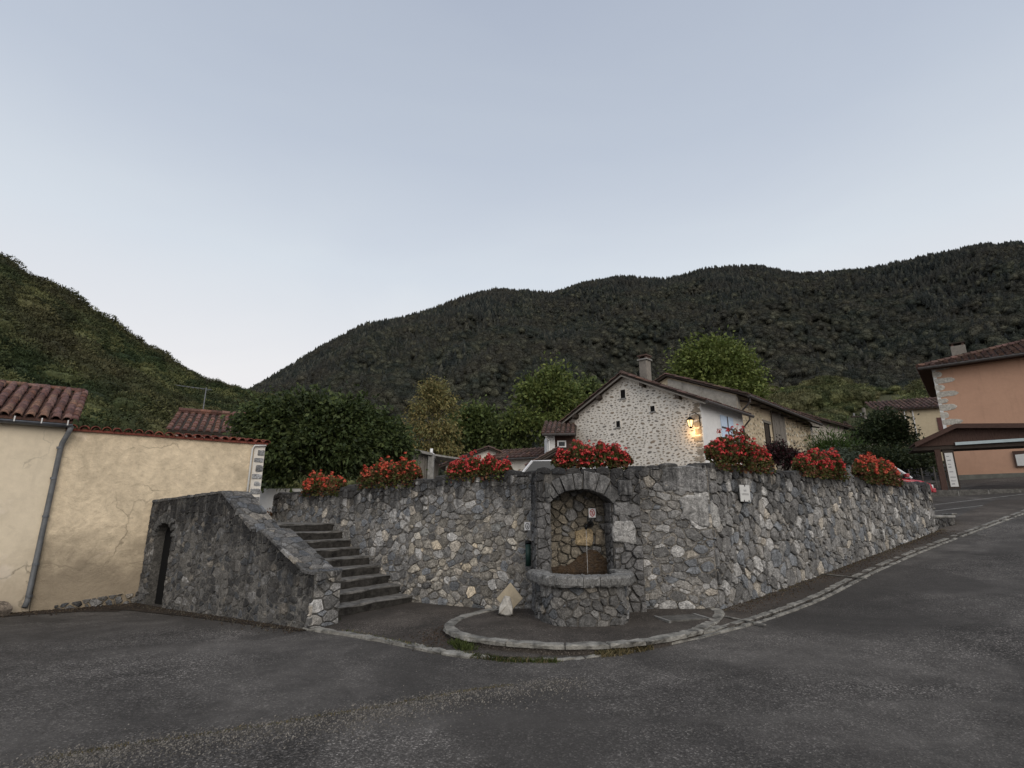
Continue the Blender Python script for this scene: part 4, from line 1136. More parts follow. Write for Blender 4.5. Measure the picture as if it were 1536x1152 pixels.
# black panel in the opening, painted to stand for the dark cellar
m = MB(); m.extr([fP(D0+.004, -.3, -.17), fP(D1-.004, -.3, -.17), fP(D1-.004, DC-.02, -.17), fP(D0+.004, DC-.02, -.17)], -Np*.04); m.build('cellar_dark_panel', M['black'], pp)
rg = random.Random(44); dtp = lambda x, y: max(0, pt(x)-y)*.8
def in_door(x, z):
    if D0-.03 < x < D1+.03 and z < DS: return True
    return z >= DS and ((x-(D0+D1)/2)/((D1-D0)/2+.05))**2+((z-DS)/(DC-DS+.05))**2 < 1
pcol = lambda r_, x, y: (lambda k: tuple(q*k for q in stone_col(r_)))(r_.uniform(.55, .95))
kw = dict(joint=.018, depth=.016, mat='stone_p', dtf=dtp, colf=pcol)
gz = -.12
skin(pp, fP, lambda x, z: z < pt(x)-.01 and not in_door(x, z), 0, Lp, -.25, 2.05, .05, .022, 'mortar_p', (.15, .143, .13), dtp)
rubble(pp, fP, [(0, gz), (D0, gz), (D0, pt(D0)), (0, pt(0))], rg, .05, .11, maxparts=25, **kw)
rubble(pp, fP, [(D0, DC+.01), (D1, DC+.01), (D1, pt(D1)), (D0, pt(D0))], rg, .05, .11, maxparts=15, **kw)
rubble(pp, fP, [(D1, gz), (2.57, gz), (2.57, pt(2.57)), (D1, pt(D1))], rg, .05, .12, maxparts=75, **kw)
rubble(pp, fP, [(2.57, gz), (3.62, gz+.05), (3.62, 1.385), (2.57, 2.04)], rg, .05, .12, maxparts=60, **kw)
rubble(pp, fP, [(3.62, gz+.05), (3.94, gz+.05), (3.94, 1.37), (3.62, 1.385)], rg, .05, .12, maxparts=20, **kw)
rubble(pp, fP, [(3.94, gz+.05), (5.1, -.03), (5.10, .80), (3.94, 1.37)], rg, .05, .12, maxparts=50, **kw)
rubble(pp, fP, [(5.1, -.03), (Lp, -.03), (Lp, .79), (5.10, .80)], rg, .05, .12, maxparts=10, **kw)
# arch ring of thin stones over the opening
for i in range(9):
    a0 = math.pi*i/9+.03; a1 = math.pi*(i+1)/9-.03; cx = (D0+D1)/2; rx, rz = (D1-D0)/2, DC-DS
    P2 = [(cx-math.cos(a_)*(rx+e_), DS+math.sin(a_)*(rz+e_)) for a_, e_ in ((a0, -.01), (a1, -.01), (a1, .17), (a0, .17))]
    m = MB(); kk = rg.uniform(.09, .15); stone_geo(m, P2, fP, rg, .004, .04, col=(kk, kk, kk*.96), dtf=lambda x, y: .8, round_=.1); m.build('arch_stone', M['stone_p'], pp)
# end face
fE = planemap(Vector((A1[0], A1[1], 0)), Vector((-Np.x, -Np.y, 0)), (0, 0, 1), Up)
rubble(pp, fE, [(0, -.03), (THK, -.0), (THK, .79), (0, .79)], rg, .06, .13, .012, .03, 'stone', 30, lambda x, y: .35+max(0, .79-y))
# stones laid on the sloping top
segs = [(0, 2.57), (2.57, 3.62), (3.62, 3.94), (3.94, 5.10), (5.10, Lp)]
for (s0, s1) in segs:
    z0, z1 = pt(s0), pt(s1); a_ = fP(s0, z0, .03); b_ = fP(s1, z1, .03); dd = (b_-a_); ln_ = dd.length; uu = dd/ln_; vv = -Np; nn = uu.cross(vv)
    if nn.z < 0: nn = -nn
    fT = planemap(a_, uu, vv, nn)
    rubble(pp, fT, [(0, 0), (ln_, 0), (ln_, THK+.06), (0, THK+.06)], rg, .06, .13, .006, .018, 'stone_p', 60, lambda x, y: .9, stretch=1.0, name='coping_stone', colf=lambda r_, x, y: tuple(q*.95 for q in stone_col(r_)))

# ------------------------------------------------------------------ cream buildings at the left
Pw = Vector((-8.75, 10.15, 0)); Uw = Vector((.79, .613, 0)).normalized(); Nw = outn(Uw)
fW = planemap(Pw, Uw, (0, 0, 1), Nw); LW = 3.66; ZW = 3.26
ba = thing('cream_outbuilding', 'worn yellow rendered building with a row of red tiles along its top', 'building', Pw)
m = MB(); vs = []; K, J = 26, 22
for i in range(K+1):
    for j in range(J+1):
        x = .03+(LW-.03)*i/K; z = -.3+(ZW+.3)*j/J
        b_ = .016*mnoise.noise(Vector((x*1.9, z*1.9, 4)))+.009*mnoise.noise(Vector((x*6, z*6, 1)))
        if x > LW-.1: b_ *= .2
        vs.append(fW(x, z, b_))
q = J+1
fs = [(i*q+j, (i+1)*q+j, (i+1)*q+j+1, i*q+j+1) for i in range(K) for j in range(J)]
m.add(vs, fs)
m.add([fW(LW, -.3, 0), fW(LW, ZW, 0), fW(LW, ZW, -3.5), fW(LW, -.3, -3.5)], [(0, 1, 2, 3)])
m.add([fW(.03, ZW, 0), fW(LW, ZW, 0), fW(LW, ZW-.02, -3.5), fW(.03, ZW-.02, -3.5)], [(0, 1, 2, 3)])
m.build('wall', M['render_rough'], ba, smooth=True)
# dark rubble showing at the foot of the wall
rg = random.Random(51)
rubble(ba, planemap(Pw+Nw*.0, Uw, (0, 0, 1), Nw), [(.35, -.12), (1.75, -.12), (1.75, .16), (1.1, .10), (.35, .02)], rg, .05, .1, .02, .05, 'stone_p', 40, lambda x, y: .6, name='base_stone')
# quoins at the far corner
z = 1.25; i = 0; rg = random.Random(5)
while z < ZW-.12:
    hh = rg.uniform(.15, .26); w_ = .15 if i % 2 else .21
    m = MB(); k_ = rg.choice([.13, .17, .2, .26]); stone_geo(m, [(LW-w_, z), (LW+.01, z), (LW+.01, z+hh-.05), (LW-w_, z+hh-.05)], fW, rg, .004, .03, col=(k_, k_*1.01, k_*1.02), dtf=lambda x, y: 5, round_=.12)
    m.build('quoin', M['stone'], ba); z += hh; i += 1
# white edge band beside the pipe
m = MB(); m.extr([fW(LW-.22, 1.2, .012), fW(LW+.01, 1.2, .012), fW(LW+.01, ZW, .012), fW(LW-.22, ZW, .012)], Nw*.004); m.build('edge_band', M['white_mortar'], ba)
def canal_tile(L_=.40, r_=.085, seg=6, taper=.80, th=.012):
    """half-round tile, axis +y (up the slope), mouth at y=0"""
    m = MB(); vs = []
    for (y, k) in ((0, 1), (L_, taper)):
        for rr in (r_*k, (r_-th)*k):
            for i in range(seg+1):
                a_ = math.pi*i/seg; vs.append((math.cos(a_)*rr, y, math.sin(a_)*rr*.95))
    n_ = seg+1; fs = []
    for i in range(seg):
        fs += [(i, i+1, 2*n_+i+1, 2*n_+i), (n_+i, 3*n_+i, 3*n_+i+1, n_+i+1), (i, n_+i, n_+i+1, i+1), (2*n_+i, 2*n_+i+1, 3*n_+i+1, 3*n_+i)]
    fs += [(0, 2*n_, 3*n_, n_), (seg, n_+seg, 3*n_+seg, 2*n_+seg)]
    m.add(vs, fs); return m
def tilecol(rg): 
    k = rg.uniform(.55, 1.35); return (k*rg.uniform(.9, 1.1), k, k*rg.uniform(.9, 1.15))
def tile_variants(nm, mat, n=5, **k):
    out = []
    for i in range(n):
        t = canal_tile(**k); rg_ = random.Random(i*7+1); c = tilecol(rg_); t.c = [c]*len(t.v)
        t.v = [(x+rg_.uniform(-.003, .003), y, z_+rg_.uniform(-.003, .003)) for x, y, z_ in t.v]
        out.append(t.mesh(nm, M[mat], True))
    return out
TR = tile_variants('red_tile', 'tile_red', r_=.078, L_=.42)
TA = tile_variants('mossy_tile', 'tile', r_=.077, L_=.34)
def place(me, name, parent, p, X, Y, sc=1.0):
    X = Vector(X).normalized(); Y = Vector(Y).normalized(); Z = X.cross(Y)
    o = bpy.data.objects.new(name, me); C.objects.link(o); o.parent = parent
    org = parent.location
    Mx = Matrix((X, Y, Z)).transposed().to_4x4(); Mx.translation = Vector(p)-org
    o.matrix_local = Mx @ Matrix.Scale(sc, 4)
    return o
rg = random.Random(9); x = .12
while x < LW+.1:
    place(rg.choice(TR), 'roof_tile', ba, fW(x, ZW+.005+rg.uniform(-.008, .008), .12), Uw, -Nw+Vector((0, 0, .10)))
    place(rg.choice(TR), 'roof_tile', ba, fW(x+rg.uniform(-.01, .01), ZW+.05+rg.uniform(-.006, .006), -.20), Uw, -Nw+Vector((0, 0, .10)))
    x += .178
m = MB(); m.extr([fW(.03, ZW-.03, .05), fW(LW+.06, ZW-.03, .05), fW(LW+.06, ZW+.015, .05), fW(.03, ZW+.015, .05)], -Nw*.7); m.build('tile_bed', M['tile_red'], ba)
t_ = MB(); t_.tube([fW(LW-.27, .9, .05), fW(LW-.27, ZW-.15, .05), fW(LW-.23, ZW-.07, .05), fW(LW+.02, ZW-.05, .05)], .022, 8)
tt = thing('thin_pipe', 'thin pale pipe running up the far corner of the worn yellow building', 'pipe', fW(LW-.27, .9, .05)); t_.build('pipe', M['off_white'], tt, smooth=True)

bb = thing('cream_house', 'smooth cream rendered house with big mossy canal tiles and zinc gutter', 'house', fW(-.6, 0, 0))
m = MB(); m.extr([fW(-4.5, -.3, .03), fW(.02, -.3, .03), fW(.02, ZW+.08, .03), fW(-4.5, ZW+.08, .03)], -Nw*5); m.build('wall', M['render_smooth'], bb)
pitch = .47
slope = (-Nw+Vector((0, 0, pitch))).normalized()
eave = lambda s_, d_, off=0: fW(s_, 3.40, .16)+slope*d_+Uw.cross(slope)*off
DR = 2.15
m = MB(); m.cur = (.6, .6, .6); m.extr([eave(-4.5, 0), eave(.10, 0), eave(.10, DR), eave(-4.5, DR)], (0, 0, -.05)); m.build('roof_deck', M['tile'], bb)
m = MB(); m.extr([eave(-4.5, .02, -.06), eave(.09, .02, -.06), eave(.09, .10, -.18), eave(-4.5, .10, -.18)], -Nw*.3); m.build('eave_board', M['dark_wood'], bb)
x = .02; rg = random.Random(77); 
while x > -1.75:
    for k in range(int(DR/.235)):
        place(rg.choice(TA), 'roof_tile', bb, eave(x+rg.uniform(-.008, .008), k*.235-.03, .014+rg.uniform(-.004, .008)), Uw, slope+Uw.cross(slope)*.07)
    x -= .180
for i in range(9):
    place(TA[i % 5], 'ridge_tile', bb, eave(.12-i*.33, DR, .03), slope, -Uw, 1.0)
for k in range(8):   # verge tiles along the right edge
    place(TA[k % 5], 'verge_tile', bb, eave(.12, k*.28-.03, .0), Uw, slope)
t_ = MB(); gy0 = 3.33
gp = []
for i in range(9):
    a_ = math.pi*(1+i/8); gp.append((math.cos(a_)*.065, math.sin(a_)*.065))
vs = []
for s_ in (-4.5, .12):
    for (a_, b_) in gp: vs.append(fW(s_, gy0+b_, .17+a_))
t_.add(vs, [(i, i+1, 9+i+1, 9+i) for i in range(8)]); go_ = t_.build('gutter', M['zinc'], bb, smooth=True); md = go_.modifiers.new('thickness', 'SOLIDIFY'); md.thickness = .006
for s_ in (-1.1, -.72, -.34, .04):
    m = MB(); m.box(fW(s_, gy0+.02, .245), (.02, .012, .10), math.atan2(Uw.y, Uw.x)); m.build('gutter_bracket', M['off_white'], bb)
dp = thing('downpipe', 'grey downpipe running from the gutter to the ground between the two cream buildings', 'downpipe', fW(0, 0, .07))
m = MB(); m.tube([fW(.10, gy0-.03, .17), fW(.08, gy0-.14, .16), fW(.01, gy0-.36, .075), fW(.0, gy0-.5, .07), fW(-.02, .12, .07), fW(-.04, .02, .12)], .045, 12); m.build('pipe', M['grey_pipe'], dp, smooth=True)
for z in (gy0-.45, 2.3, 1.6, .75, .2):
    m = MB(); m.tube([fW(-.01, z-.02, .07), fW(-.01, z+.02, .07)], .054, 12); m.build('bracket', M['zinc'], dp)
for (u, v) in ((4, 905), (-8, 915)):
    p = ground_hit(u, v+8); m = MB(); stone_geo(m, [(-.28, -.05), (.22, -.05), (.26, .12), (.1, .22), (-.25, .2)], planemap(p, (1, 0, 0), (0, .2, 1), (0, -1, 0)), random.Random(int(u)+9), .004, .2, col=(.17, .14, .11), dtf=lambda x, y: 5, round_=.15)
    tag(m.build('rock', M['stone'], None), 'low brown rock at the wall foot, ' + ('near the downpipe' if u > 0 else 'cut by the left picture edge'), 'rock')
# ------------------------------------------------------------------ slab block at the end of the road wall
tb = thing('end_block', 'low concrete topped stone block beside the far end of the road wall', 'kerb block', (12.6, 15.8, 1.1))
BP = [(11.75, 15.35), (12.95, 15.85), (14.5, 18.1), (13.2, 18.6)]
m = MB(); m.prism(BP, 1.0, 1.53); m.build('core', M['kerb_dark'], tb)
m = MB(); m.prism([(p[0]+(.05 if i in (1, 2) else 0), p[1]-.03) for i, p in enumerate(BP)], 1.532, 1.60); m.build('slab', M['concrete'], tb, bevel=.015)
m = MB(); m.prism([(12.9, 15.82), (13.05, 15.80), (14.6, 18.05), (14.45, 18.12)], 1.604, 1.66); m.build('edge_stone', M['kerbstone'], tb, bevel=.02)
rubble(tb, planemap((11.75, 15.34, 0), V2(BP[0], BP[1]).normalized(), (0, 0, 1), outn(V2(BP[0], BP[1]))), [(0, 1.0), (1.29, 1.05), (1.29, 1.52), (0, 1.52)], random.Random(3), .06, .12, .012, .03, 'stone_p', 30, lambda x, y: .3)

# ------------------------------------------------------------------ houses
def quadwall(mb, A, B, z0, z1a, z1b=None, t=.0):
    if z1b is None: z1b = z1a
    mb.add([(A[0], A[1], z0), (B[0], B[1], z0), (B[0], B[1], z1b), (A[0], A[1], z1a)], [(0, 1, 2, 3)])
def roof_plane(parent, P0, U, Sl, width, depth, mat='tile_far', colw=.24, rowl=.45, r_=.10, th=.09, seed=1, name='roof', jit=.012, deck='dark_wood', stepx=1.0):
    """tiled slope: P0 eave corner, U along the eave, Sl up the slope; columns of canal tiles joined as one part"""
    U = Vector(U).normalized(); Sl = Vector(Sl).normalized(); Nn = U.cross(Sl)
    if Nn.z < 0: Nn = -Nn
    P0 = Vector(P0); rg_ = random.Random(seed)
    m = MB(); m.extr([P0, P0+U*width, P0+U*width+Sl*depth, P0+Sl*depth], -Nn*th); rf = m.build(name, M[deck], parent)
    m = MB(); nc = int(width/colw); nr = int(depth/rowl+.5); seg = 4
    for c in range(nc+1):
        x = min(width-.02, c*colw+.02)
        for r in range(nr):
            y0 = r*rowl; y1 = min(depth+.05, y0+rowl*1.12); cc = tilecol(rg_); m.cur = cc
            dx = rg_.uniform(-jit, jit); dz = rg_.uniform(0, jit)
            vs = []
            for (y, k, up) in ((y0, 1, .02+dz), (y1, .82, 0)):
                for i in range(seg+1):
                    a_ = math.pi*i/seg; vs.append(P0+U*(x+dx+math.cos(a_)*r_*k)+Sl*y+Nn*(math.sin(a_)*r_*k*.8+up+.005))
            fs = [(i, i+1, seg+1+i+1, seg+1+i) for i in range(seg)]+[tuple(range(seg+1))]
            m.add(vs, fs)
    m.build('roof_tiles', M[mat], rf, kind='stuff')
    return rf
def far_stones(parent, f, region, n, seed, smin, smax, cols, flat=2.0, off=.012, skip=None, name='wall_stones'):
    rg_ = random.Random(seed); m = MB(); xs = [p[0] for p in region]; ys = [p[1] for p in region]; placed = []
    def ins(x, y):
        c = 0
        for i in range(len(region)):
            a_, b_ = region[i], region[(i+1) % len(region)]
            if (a_[1] > y) != (b_[1] > y) and x < (b_[0]-a_[0])*(y-a_[1])/(b_[1]-a_[1])+a_[0]: c ^= 1
        return c
    tries = 0
    while len(placed) < n and tries < n*25:
        tries += 1
        x, y = rg_.uniform(min(xs), max(xs)), rg_.uniform(min(ys), max(ys)); s_ = rg_.uniform(smin, smax)*(1 if rg_.random() > .12 else 1.5)
        if not ins(x, y) or (skip and skip(x, y)): continue
        if any(abs(x-p[0]) < (s_+p[2])*.54 and abs(y-p[1]) < (s_+p[2])*.54/flat*1.25 for p in placed): continue
        placed.append((x, y, s_)); k = rg_.randint(5, 7); a0 = rg_.uniform(0, 6); vs = []; tl = rg_.uniform(-.35, .35)
        for sc, o_ in ((1, -.01), (.85, off)):
            for i in range(k):
                a_ = a0+2*math.pi*i/k; r_ = s_*.5*rg_.uniform(.75, 1.1)*sc; px_, pz = math.cos(a_)*r_, math.sin(a_)*r_/flat
                vs.append(f(x+px_*math.cos(tl)-pz*math.sin(tl), y+px_*math.sin(tl)+pz*math.cos(tl), o_))
        m.add(vs, [(i, (i+1) % k, k+(i+1) % k, k+i) for i in range(k)]+[tuple(range(k, 2*k))], [rg_.choice(cols)]*(2*k))
    q = m.build(name, M['stone_plain'], parent, kind='stuff'); return q
q = N('house_stone'); M['stone_plain'] = q.fin(q.mix(1.0, q.attr('Col').outputs['Color'], q.ramp(q.noise(9, 5, .7), [(.3, .6), (.7, 1.4)]), 'MULTIPLY'), .95, q.noise(30, 4), .5, .02, .15)
GREYS = [(.24, .21, .17), (.30, .265, .215), (.20, .185, .165), (.34, .30, .24), (.26, .215, .165)]

M['chimney_render'] = render_mat('sooty_chimney_render', (.22, .20, .175), .0, 0, .4, .35)
# --- white gabled house
HC = Vector((8.05, 22.0, 0)); HL = Vector((3.0, 27.05, 0)); HR = Vector((11.0, 25.3, 0))
hg = HL-HC; hl = hg.length; Ug = -hg.normalized()       # from the left corner towards the near corner
Ng = outn((Ug.x, Ug.y)); Us = -Ng; Ns = outn((Us.x, Us.y))
ZE, ZA = 6.36, 8.12
wh = thing('white_house', 'pale gabled stone house with exposed rubble gable, chimney and a lit wall lamp', 'house', HC)
depthS = (HR-HC).length
fG = planemap(HL, Ug, (0, 0, 1), Ng); fS = planemap(HC, Us, (0, 0, 1), Ns)
m = MB(); m.extr([fG(0, .8, 0), fG(hl, .8, 0), fG(hl, ZE, 0), fG(hl*.49, ZA, 0), fG(0, ZE, 0)], -Ng*depthS)
m.build('wall', M['white_mortar'], wh)
m = MB(); m.extr([fS(.01, .8, .004), fS(depthS, .8, .004), fS(depthS, ZE-.02, .004), fS(.01, ZE-.02, .004)], Ns*.03); m.build('side_render', M['white_render'], wh)
WIN = [(hl*.47, 7.26, .26, .42), (hl*.42, 5.83, .22, .30), (hl*.685, 6.32, .22, .26)]
for (x, z, w, h_) in WIN:
    m = MB(); m.extr([fG(x-w/2, z-h_/2, .004), fG(x+w/2, z-h_/2, .004), fG(x+w/2, z+h_/2, .004), fG(x-w/2, z+h_/2, .004)], Ng*.006); fr = m.build('window_opening', M['black'], wh)
    for (a_, b_, c_, d_) in ((x-w/2-.03, z, .05, h_+.1), (x+w/2+.03, z, .05, h_+.1)):
        m = MB(); m.extr([fG(a_-c_/2, b_-d_/2, .003), fG(a_+c_/2, b_-d_/2, .003), fG(a_+c_/2, b_+d_/2, .003), fG(a_-c_/2, b_+d_/2, .003)], Ng*.03); m.build('reveal', M['white_mortar'], fr)
    m = MB(); m.extr([fG(x-w/2-.05, z-h_/2-.06, .002), fG(x+w/2+.05, z-h_/2-.06, .002), fG(x+w/2+.05, z-h_/2, .002), fG(x-w/2-.05, z-h_/2, .002)], Ng*.045); m.build('sill', M['concrete'], fr)
reg = [(.05, 3.2), (hl-.02, 3.2), (hl-.02, ZE-.12), (hl*.49, ZA-.18), (.05, ZE-.12)]
far_stones(wh, fG, reg, 1900, 4, .08, .31, GREYS, 2.4, .012, skip=lambda x, z: any(abs(x-a_) < w/2+.1 and abs(z-b_) < h_/2+.1 for a_, b_, w, h_ in WIN))
rg = random.Random(6); z = 3.2
while z < ZE-.25:      # quoins of the near corner and the far corner
    hh = rg.uniform(.22, .34); w_ = rg.uniform(.25, .5)
    for (x0, x1) in ((hl-w_, hl+.01), (-.01, w_*.8)):
        m = MB(); k_ = rg.uniform(.24, .34); stone_geo(m, [(x0, z), (x1, z), (x1, z+hh-.05), (x0, z+hh-.05)], fG, rg, .01, .012, col=(k_, k_*.88, k_*.72), dtf=lambda x, y: 5, round_=.14); m.build('quoin', M['stone_plain'], wh)
    z += hh
# roof
ax = hl*.49; sl1 = Vector((Ug.x*ax, Ug.y*ax, ZA-ZE)).normalized(); sl2 = (-Ug*(hl-ax)+Vector((0, 0, ZA-ZE))).normalized()
over = .34; lenA = math.hypot(ax, ZA-ZE); lenB = math.hypot(hl-ax, ZA-ZE)
back = -Ng
eL = fG(0, ZE, .30)-sl1*over*1.2+Vector((0, 0, .10)); eR = fG(hl, ZE, .30)-sl2*over*1.3+Vector((0, 0, .10))
roof_plane(wh, eL, back, sl1, depthS+.6, lenA+over*1.2, seed=2)
roof_plane(wh, eR, back, sl2, depthS+.6, lenB+over*1.3, seed=3)
m = MB()
for i in range(13):
    a_ = fG(ax, ZA+.13, .32)+back*(i*.4); m.cur = tilecol(rg); m.tube([a_, a_+back*.44], [.12, .10], 8)
m.build('ridge_tiles', M['tile_far'], wh, kind='stuff')
for (e_, sl_, ln_) in ((eL, sl1, lenA+over*1.2), (eR, sl2, lenB+over*1.3)):
    nn = Vector((0, 0, -.15)); m = MB(); m.extr([e_+Vector((0, 0, -.10)), e_+sl_*ln_+Vector((0, 0, -.10)), e_+sl_*ln_+Vector((0, 0, -.17)), e_+Vector((0, 0, -.17))], Ng*.035); m.build('barge_board', M['grey_wood'], wh)
for t_, sl_, e_ in ((.22, sl1, eL), (.62, sl1, eL), (.30, sl2, eR), (.74, sl2, eR)):
    ln_ = lenA+over if sl_ is sl1 else lenB+over
    p = e_+sl_*ln_*t_+Vector((0, 0, -.34)); m = MB(); m.extr([p+sl_*.0-Ng*.30, p+sl_*.18-Ng*.30, p+sl_*.18+Vector((0, 0, .18))-Ng*.30, p+Vector((0, 0, .18))-Ng*.30], Ng*.34); m.build('purlin_end', M['dark_wood'], wh)
# gutter along the side
g0 = eR+Ng*.0+Vector((0, 0, -.06))+Ns*.06; m = MB(); m.tube([g0, g0+back*(depthS+.55)], .075, 8); m.build('gutter', M['zinc_dark'], wh)
g1 = g0+back*(depthS+.1); q1 = fS(depthS-.1, ZE-.7, .08)
m = MB(); m.tube([g1, g1+Vector((0, 0, -.2)), q1, q1+Vector((0, 0, -3))], .045, 8); m.build('downpipe', M['zinc_dark'], wh)
# shutter window
sx0, sx1, sz0, sz1 = depthS*.42, depthS*.72, 4.85, 5.98
m = MB(); m.extr([fS(sx0, sz0, .036), fS(sx1, sz0, .036), fS(sx1, sz1, .036), fS(sx0, sz1, .036)], Ns*.04); sh = m.build('shutter', M['shutter_blue'], wh)
for (a_, b_, c_, d_) in (((sx0+sx1)/2-.03, sz0, (sx0+sx1)/2+.03, sz1), (sx0, (sz0+sz1)/2-.03, sx1, (sz0+sz1)/2+.04)):
    m = MB(); m.extr([fS(a_, b_, .078), fS(c_, b_, .078), fS(c_, d_, .078), fS(a_, d_, .078)], Ns*.025); m.build('shutter_bar', M['zinc_dark'], sh)
# chimney
cb = fG(ax, 0, 0)+back*1.0-Ug*(-.55); ch0 = Vector((cb.x, cb.y, 0)); ra = math.atan2(Ug.y, Ug.x)
ch = MB(); ch.box((ch0.x, ch0.y, 8.15), (.42, .42, 1.7), ra); cho = ch.build('chimney', M['chimney_render'], wh, bevel=.02)
m = MB(); m.box((ch0.x, ch0.y, 9.02), (.54, .54, .07), ra); m.build('chimney_slab', M['concrete'], cho)
for sx in (-1, 1):
    m = MB(); m.box(Vector((ch0.x, ch0.y, 9.12))+Ug*(.17*sx), (.08, .40, .14), ra); m.build('chimney_pier', M['tile_far'], cho)
m = MB(); m.box((ch0.x, ch0.y, 9.22), (.52, .52, .06), ra); m.build('chimney_cap', M['tile_far'], cho)
# wall lantern, lit
lp = fG(hl-.28, 5.34, .42)
lt = thing('wall_lantern', 'lit black wall lantern glowing on the corner of the pale stone house', 'lamp', lp)
m = MB(); m.tube([fG(hl-.05, 5.25, .0), fG(hl-.05, 5.72, .05), fG(hl-.14, 5.82, .22), fG(hl-.28, 5.75, .42), fG(hl-.28, 5.62, .42)], .02, 6); m.build('bracket', M['iron'], lt)
def hexring(z, r_, c, n=6): return [Vector((c.x+math.cos(2*math.pi*i/n)*r_, c.y+math.sin(2*math.pi*i/n)*r_, z)) for i in range(n)]
def frust(m, c, z0, r0, z1, r1, cap0=True, cap1=True, n=6):
    vs = hexring(z0, r0, c, n)+hexring(z1, r1, c, n); fs = [(i, (i+1) % n, n+(i+1) % n, n+i) for i in range(n)]
    if cap0: fs.append(tuple(range(n)))
    if cap1: fs.append(tuple(range(n, 2*n)))
    m.add(vs, fs)
m = MB(); frust(m, lp, lp.z+.15, .19, lp.z+.29, .05); m.build('cap', M['iron'], lt)
q = N('lantern_glow'); q.b.inputs['Emission Color'].default_value = (1, .66, .28, 1); q.b.inputs['Emission Strength'].default_value = 1.5; M['glow'] = q.fin((.8, .7, .5), .5)
m = MB(); frust(m, lp, lp.z-.13, .08, lp.z+.145, .14); m.build('lamp_glass', M['glow'], lt)
for i in range(6):
    a_ = 2*math.pi*i/6; m = MB(); m.tube([lp+Vector((math.cos(a_)*.085, math.sin(a_)*.085, -.14)), lp+Vector((math.cos(a_)*.15, math.sin(a_)*.15, .15))], .012, 4); m.build('rib', M['iron'], lt)
m = MB(); frust(m, lp, lp.z-.20, .03, lp.z-.135, .09); m.build('base', M['iron'], lt)
pl_ = bpy.data.lights.new('lantern_light', 'POINT'); pl_.energy = 11; pl_.color = (1, .58, .22); pl_.shadow_soft_size = .12
po = bpy.data.objects.new('lantern_light', pl_); C.objects.link(po); po.location = lp-Ng*.16+Vector((.0, 0, -.34)); 

# --- annex left of the white house
an = thing('annex', 'small brown timbered annex with low tiled roof beside the pale stone house', 'outbuilding', (2.4, 25.2, 0))
a_ = W(831, 690, 25.5); b_ = W(857, 690, 25.5)
m = MB(); m.prism([(a_.x, 25.5), (b_.x+.25, 25.5), (b_.x+.25, 28.5), (a_.x, 28.5)], 2, W(831, 650, 25.5).z); m.build('wall', M['brown_wood'], an)
c_ = W(821, 690, 25.4); m = MB(); m.prism([(c_.x, 25.4), (a_.x+.05, 25.4), (a_.x+.05, 27.5), (c_.x, 27.5)], 2, W(821, 652, 25.4).z); m.build('corner_pier', M['white_render'], an)
m = MB(); p0, p1 = W(836, 671, 25.45), W(849, 661, 25.45); m.extr([(p0.x, 25.46, p0.z), (p1.x, 25.46, p0.z), (p1.x, 25.46, p1.z), (p0.x, 25.46, p1.z)], (0, -.05, 0)); wo = m.build('window', M['white_paint'], an)
m = MB(); e_ = .07; m.extr([(p0.x+e_, 25.40, p0.z+e_), (p1.x-e_, 25.40, p0.z+e_), (p1.x-e_, 25.40, p1.z-e_), (p0.x+e_, 25.40, p1.z-e_)], (0, -.02, 0)); m.build('pane', M['glass'], wo)
e0 = W(813, 651, 25.0); roof_plane(an, (e0.x, 25.0, e0.z), (1, 0.03, 0), (.15, 1, .42), 1.65, 2.6, seed=8)
m = MB(); m.tube([(e0.x, 24.95, e0.z-.04), (e0.x+1.6, 24.98, e0.z-.02)], .06, 8); m.build('gutter', M['zinc_dark'], an)
m = MB(); m.tube([(e0.x+.12, 24.95, e0.z-.05), (c_.x+.1, 25.3, e0.z-.3), (c_.x+.1, 25.3, 3.0)], .04, 8); m.build('downpipe', M['white_paint'], an)
# lean-to canopy with dark rafters
cn = thing('canopy', 'dark open canopy roof with rafters above the parked white van', 'canopy', (1.2, 24.2, 0))
e0 = W(788, 699, 23.5); e1 = W(838, 671, 24.6)
U_ = (e1-e0); roof_plane(cn, e0, (.12, 1, 0), U_, 2.0, U_.length, seed=5, name='roof', colw=.24)
for k in range(5):
    p = e0+Vector((.12, 1, 0))*(k*.45)+Vector((.1, 0, -.12)); m = MB(); m.tube([p, p+U_*.97], .045, 4); m.build('rafter', M['dark_wood'], cn)
m = MB(); m.box((e1.x+.3, e1.y+.2, 3.4), (.9, .12, 2.4)); m.build('back_boards', M['brown_wood'], cn)
# --- low pale house with brown roof
lh_ = thing('low_house', 'low whitewashed house with brown tiled roof behind the third planter', 'house', (-1.5, 29, 0))
A_ = W(668, 730, 29.5); B_ = W(768, 730, 29.5); ap = W(733, 674, 29.5); zl = W(660, 699, 29.5).z; zr = W(768, 689, 29.5).z
m = MB(); m.extr([(A_.x, 29.5, 1.5), (B_.x, 29.5, 1.5), (B_.x, 29.5, zr), (ap.x, 29.5, ap.z), (A_.x, 29.5, zl)], (0, 8, 0)); m.build('wall', M['white_mortar'], lh_)
f_ = planemap((A_.x, 29.49, 0), (1, 0, 0), (0, 0, 1), (0, -1, 0))
far_stones(lh_, f_, [(.05, 3), (B_.x-A_.x-.05, 3), (B_.x-A_.x-.05, zr-.4), (.05, zl-.2)], 170, 9, .12, .22, GREYS, 1.8)
dl = Vector((ap.x-A_.x, 0, ap.z-zl)); dr = Vector((ap.x-B_.x, 0, ap.z-zr))
P_ = Vector((A_.x, 29.2, zl))-dl.normalized()*.4; roof_plane(lh_, P_+Vector((0, 0, .1)), (0, 1, 0), dl, 8.5, dl.length+.4, seed=11)
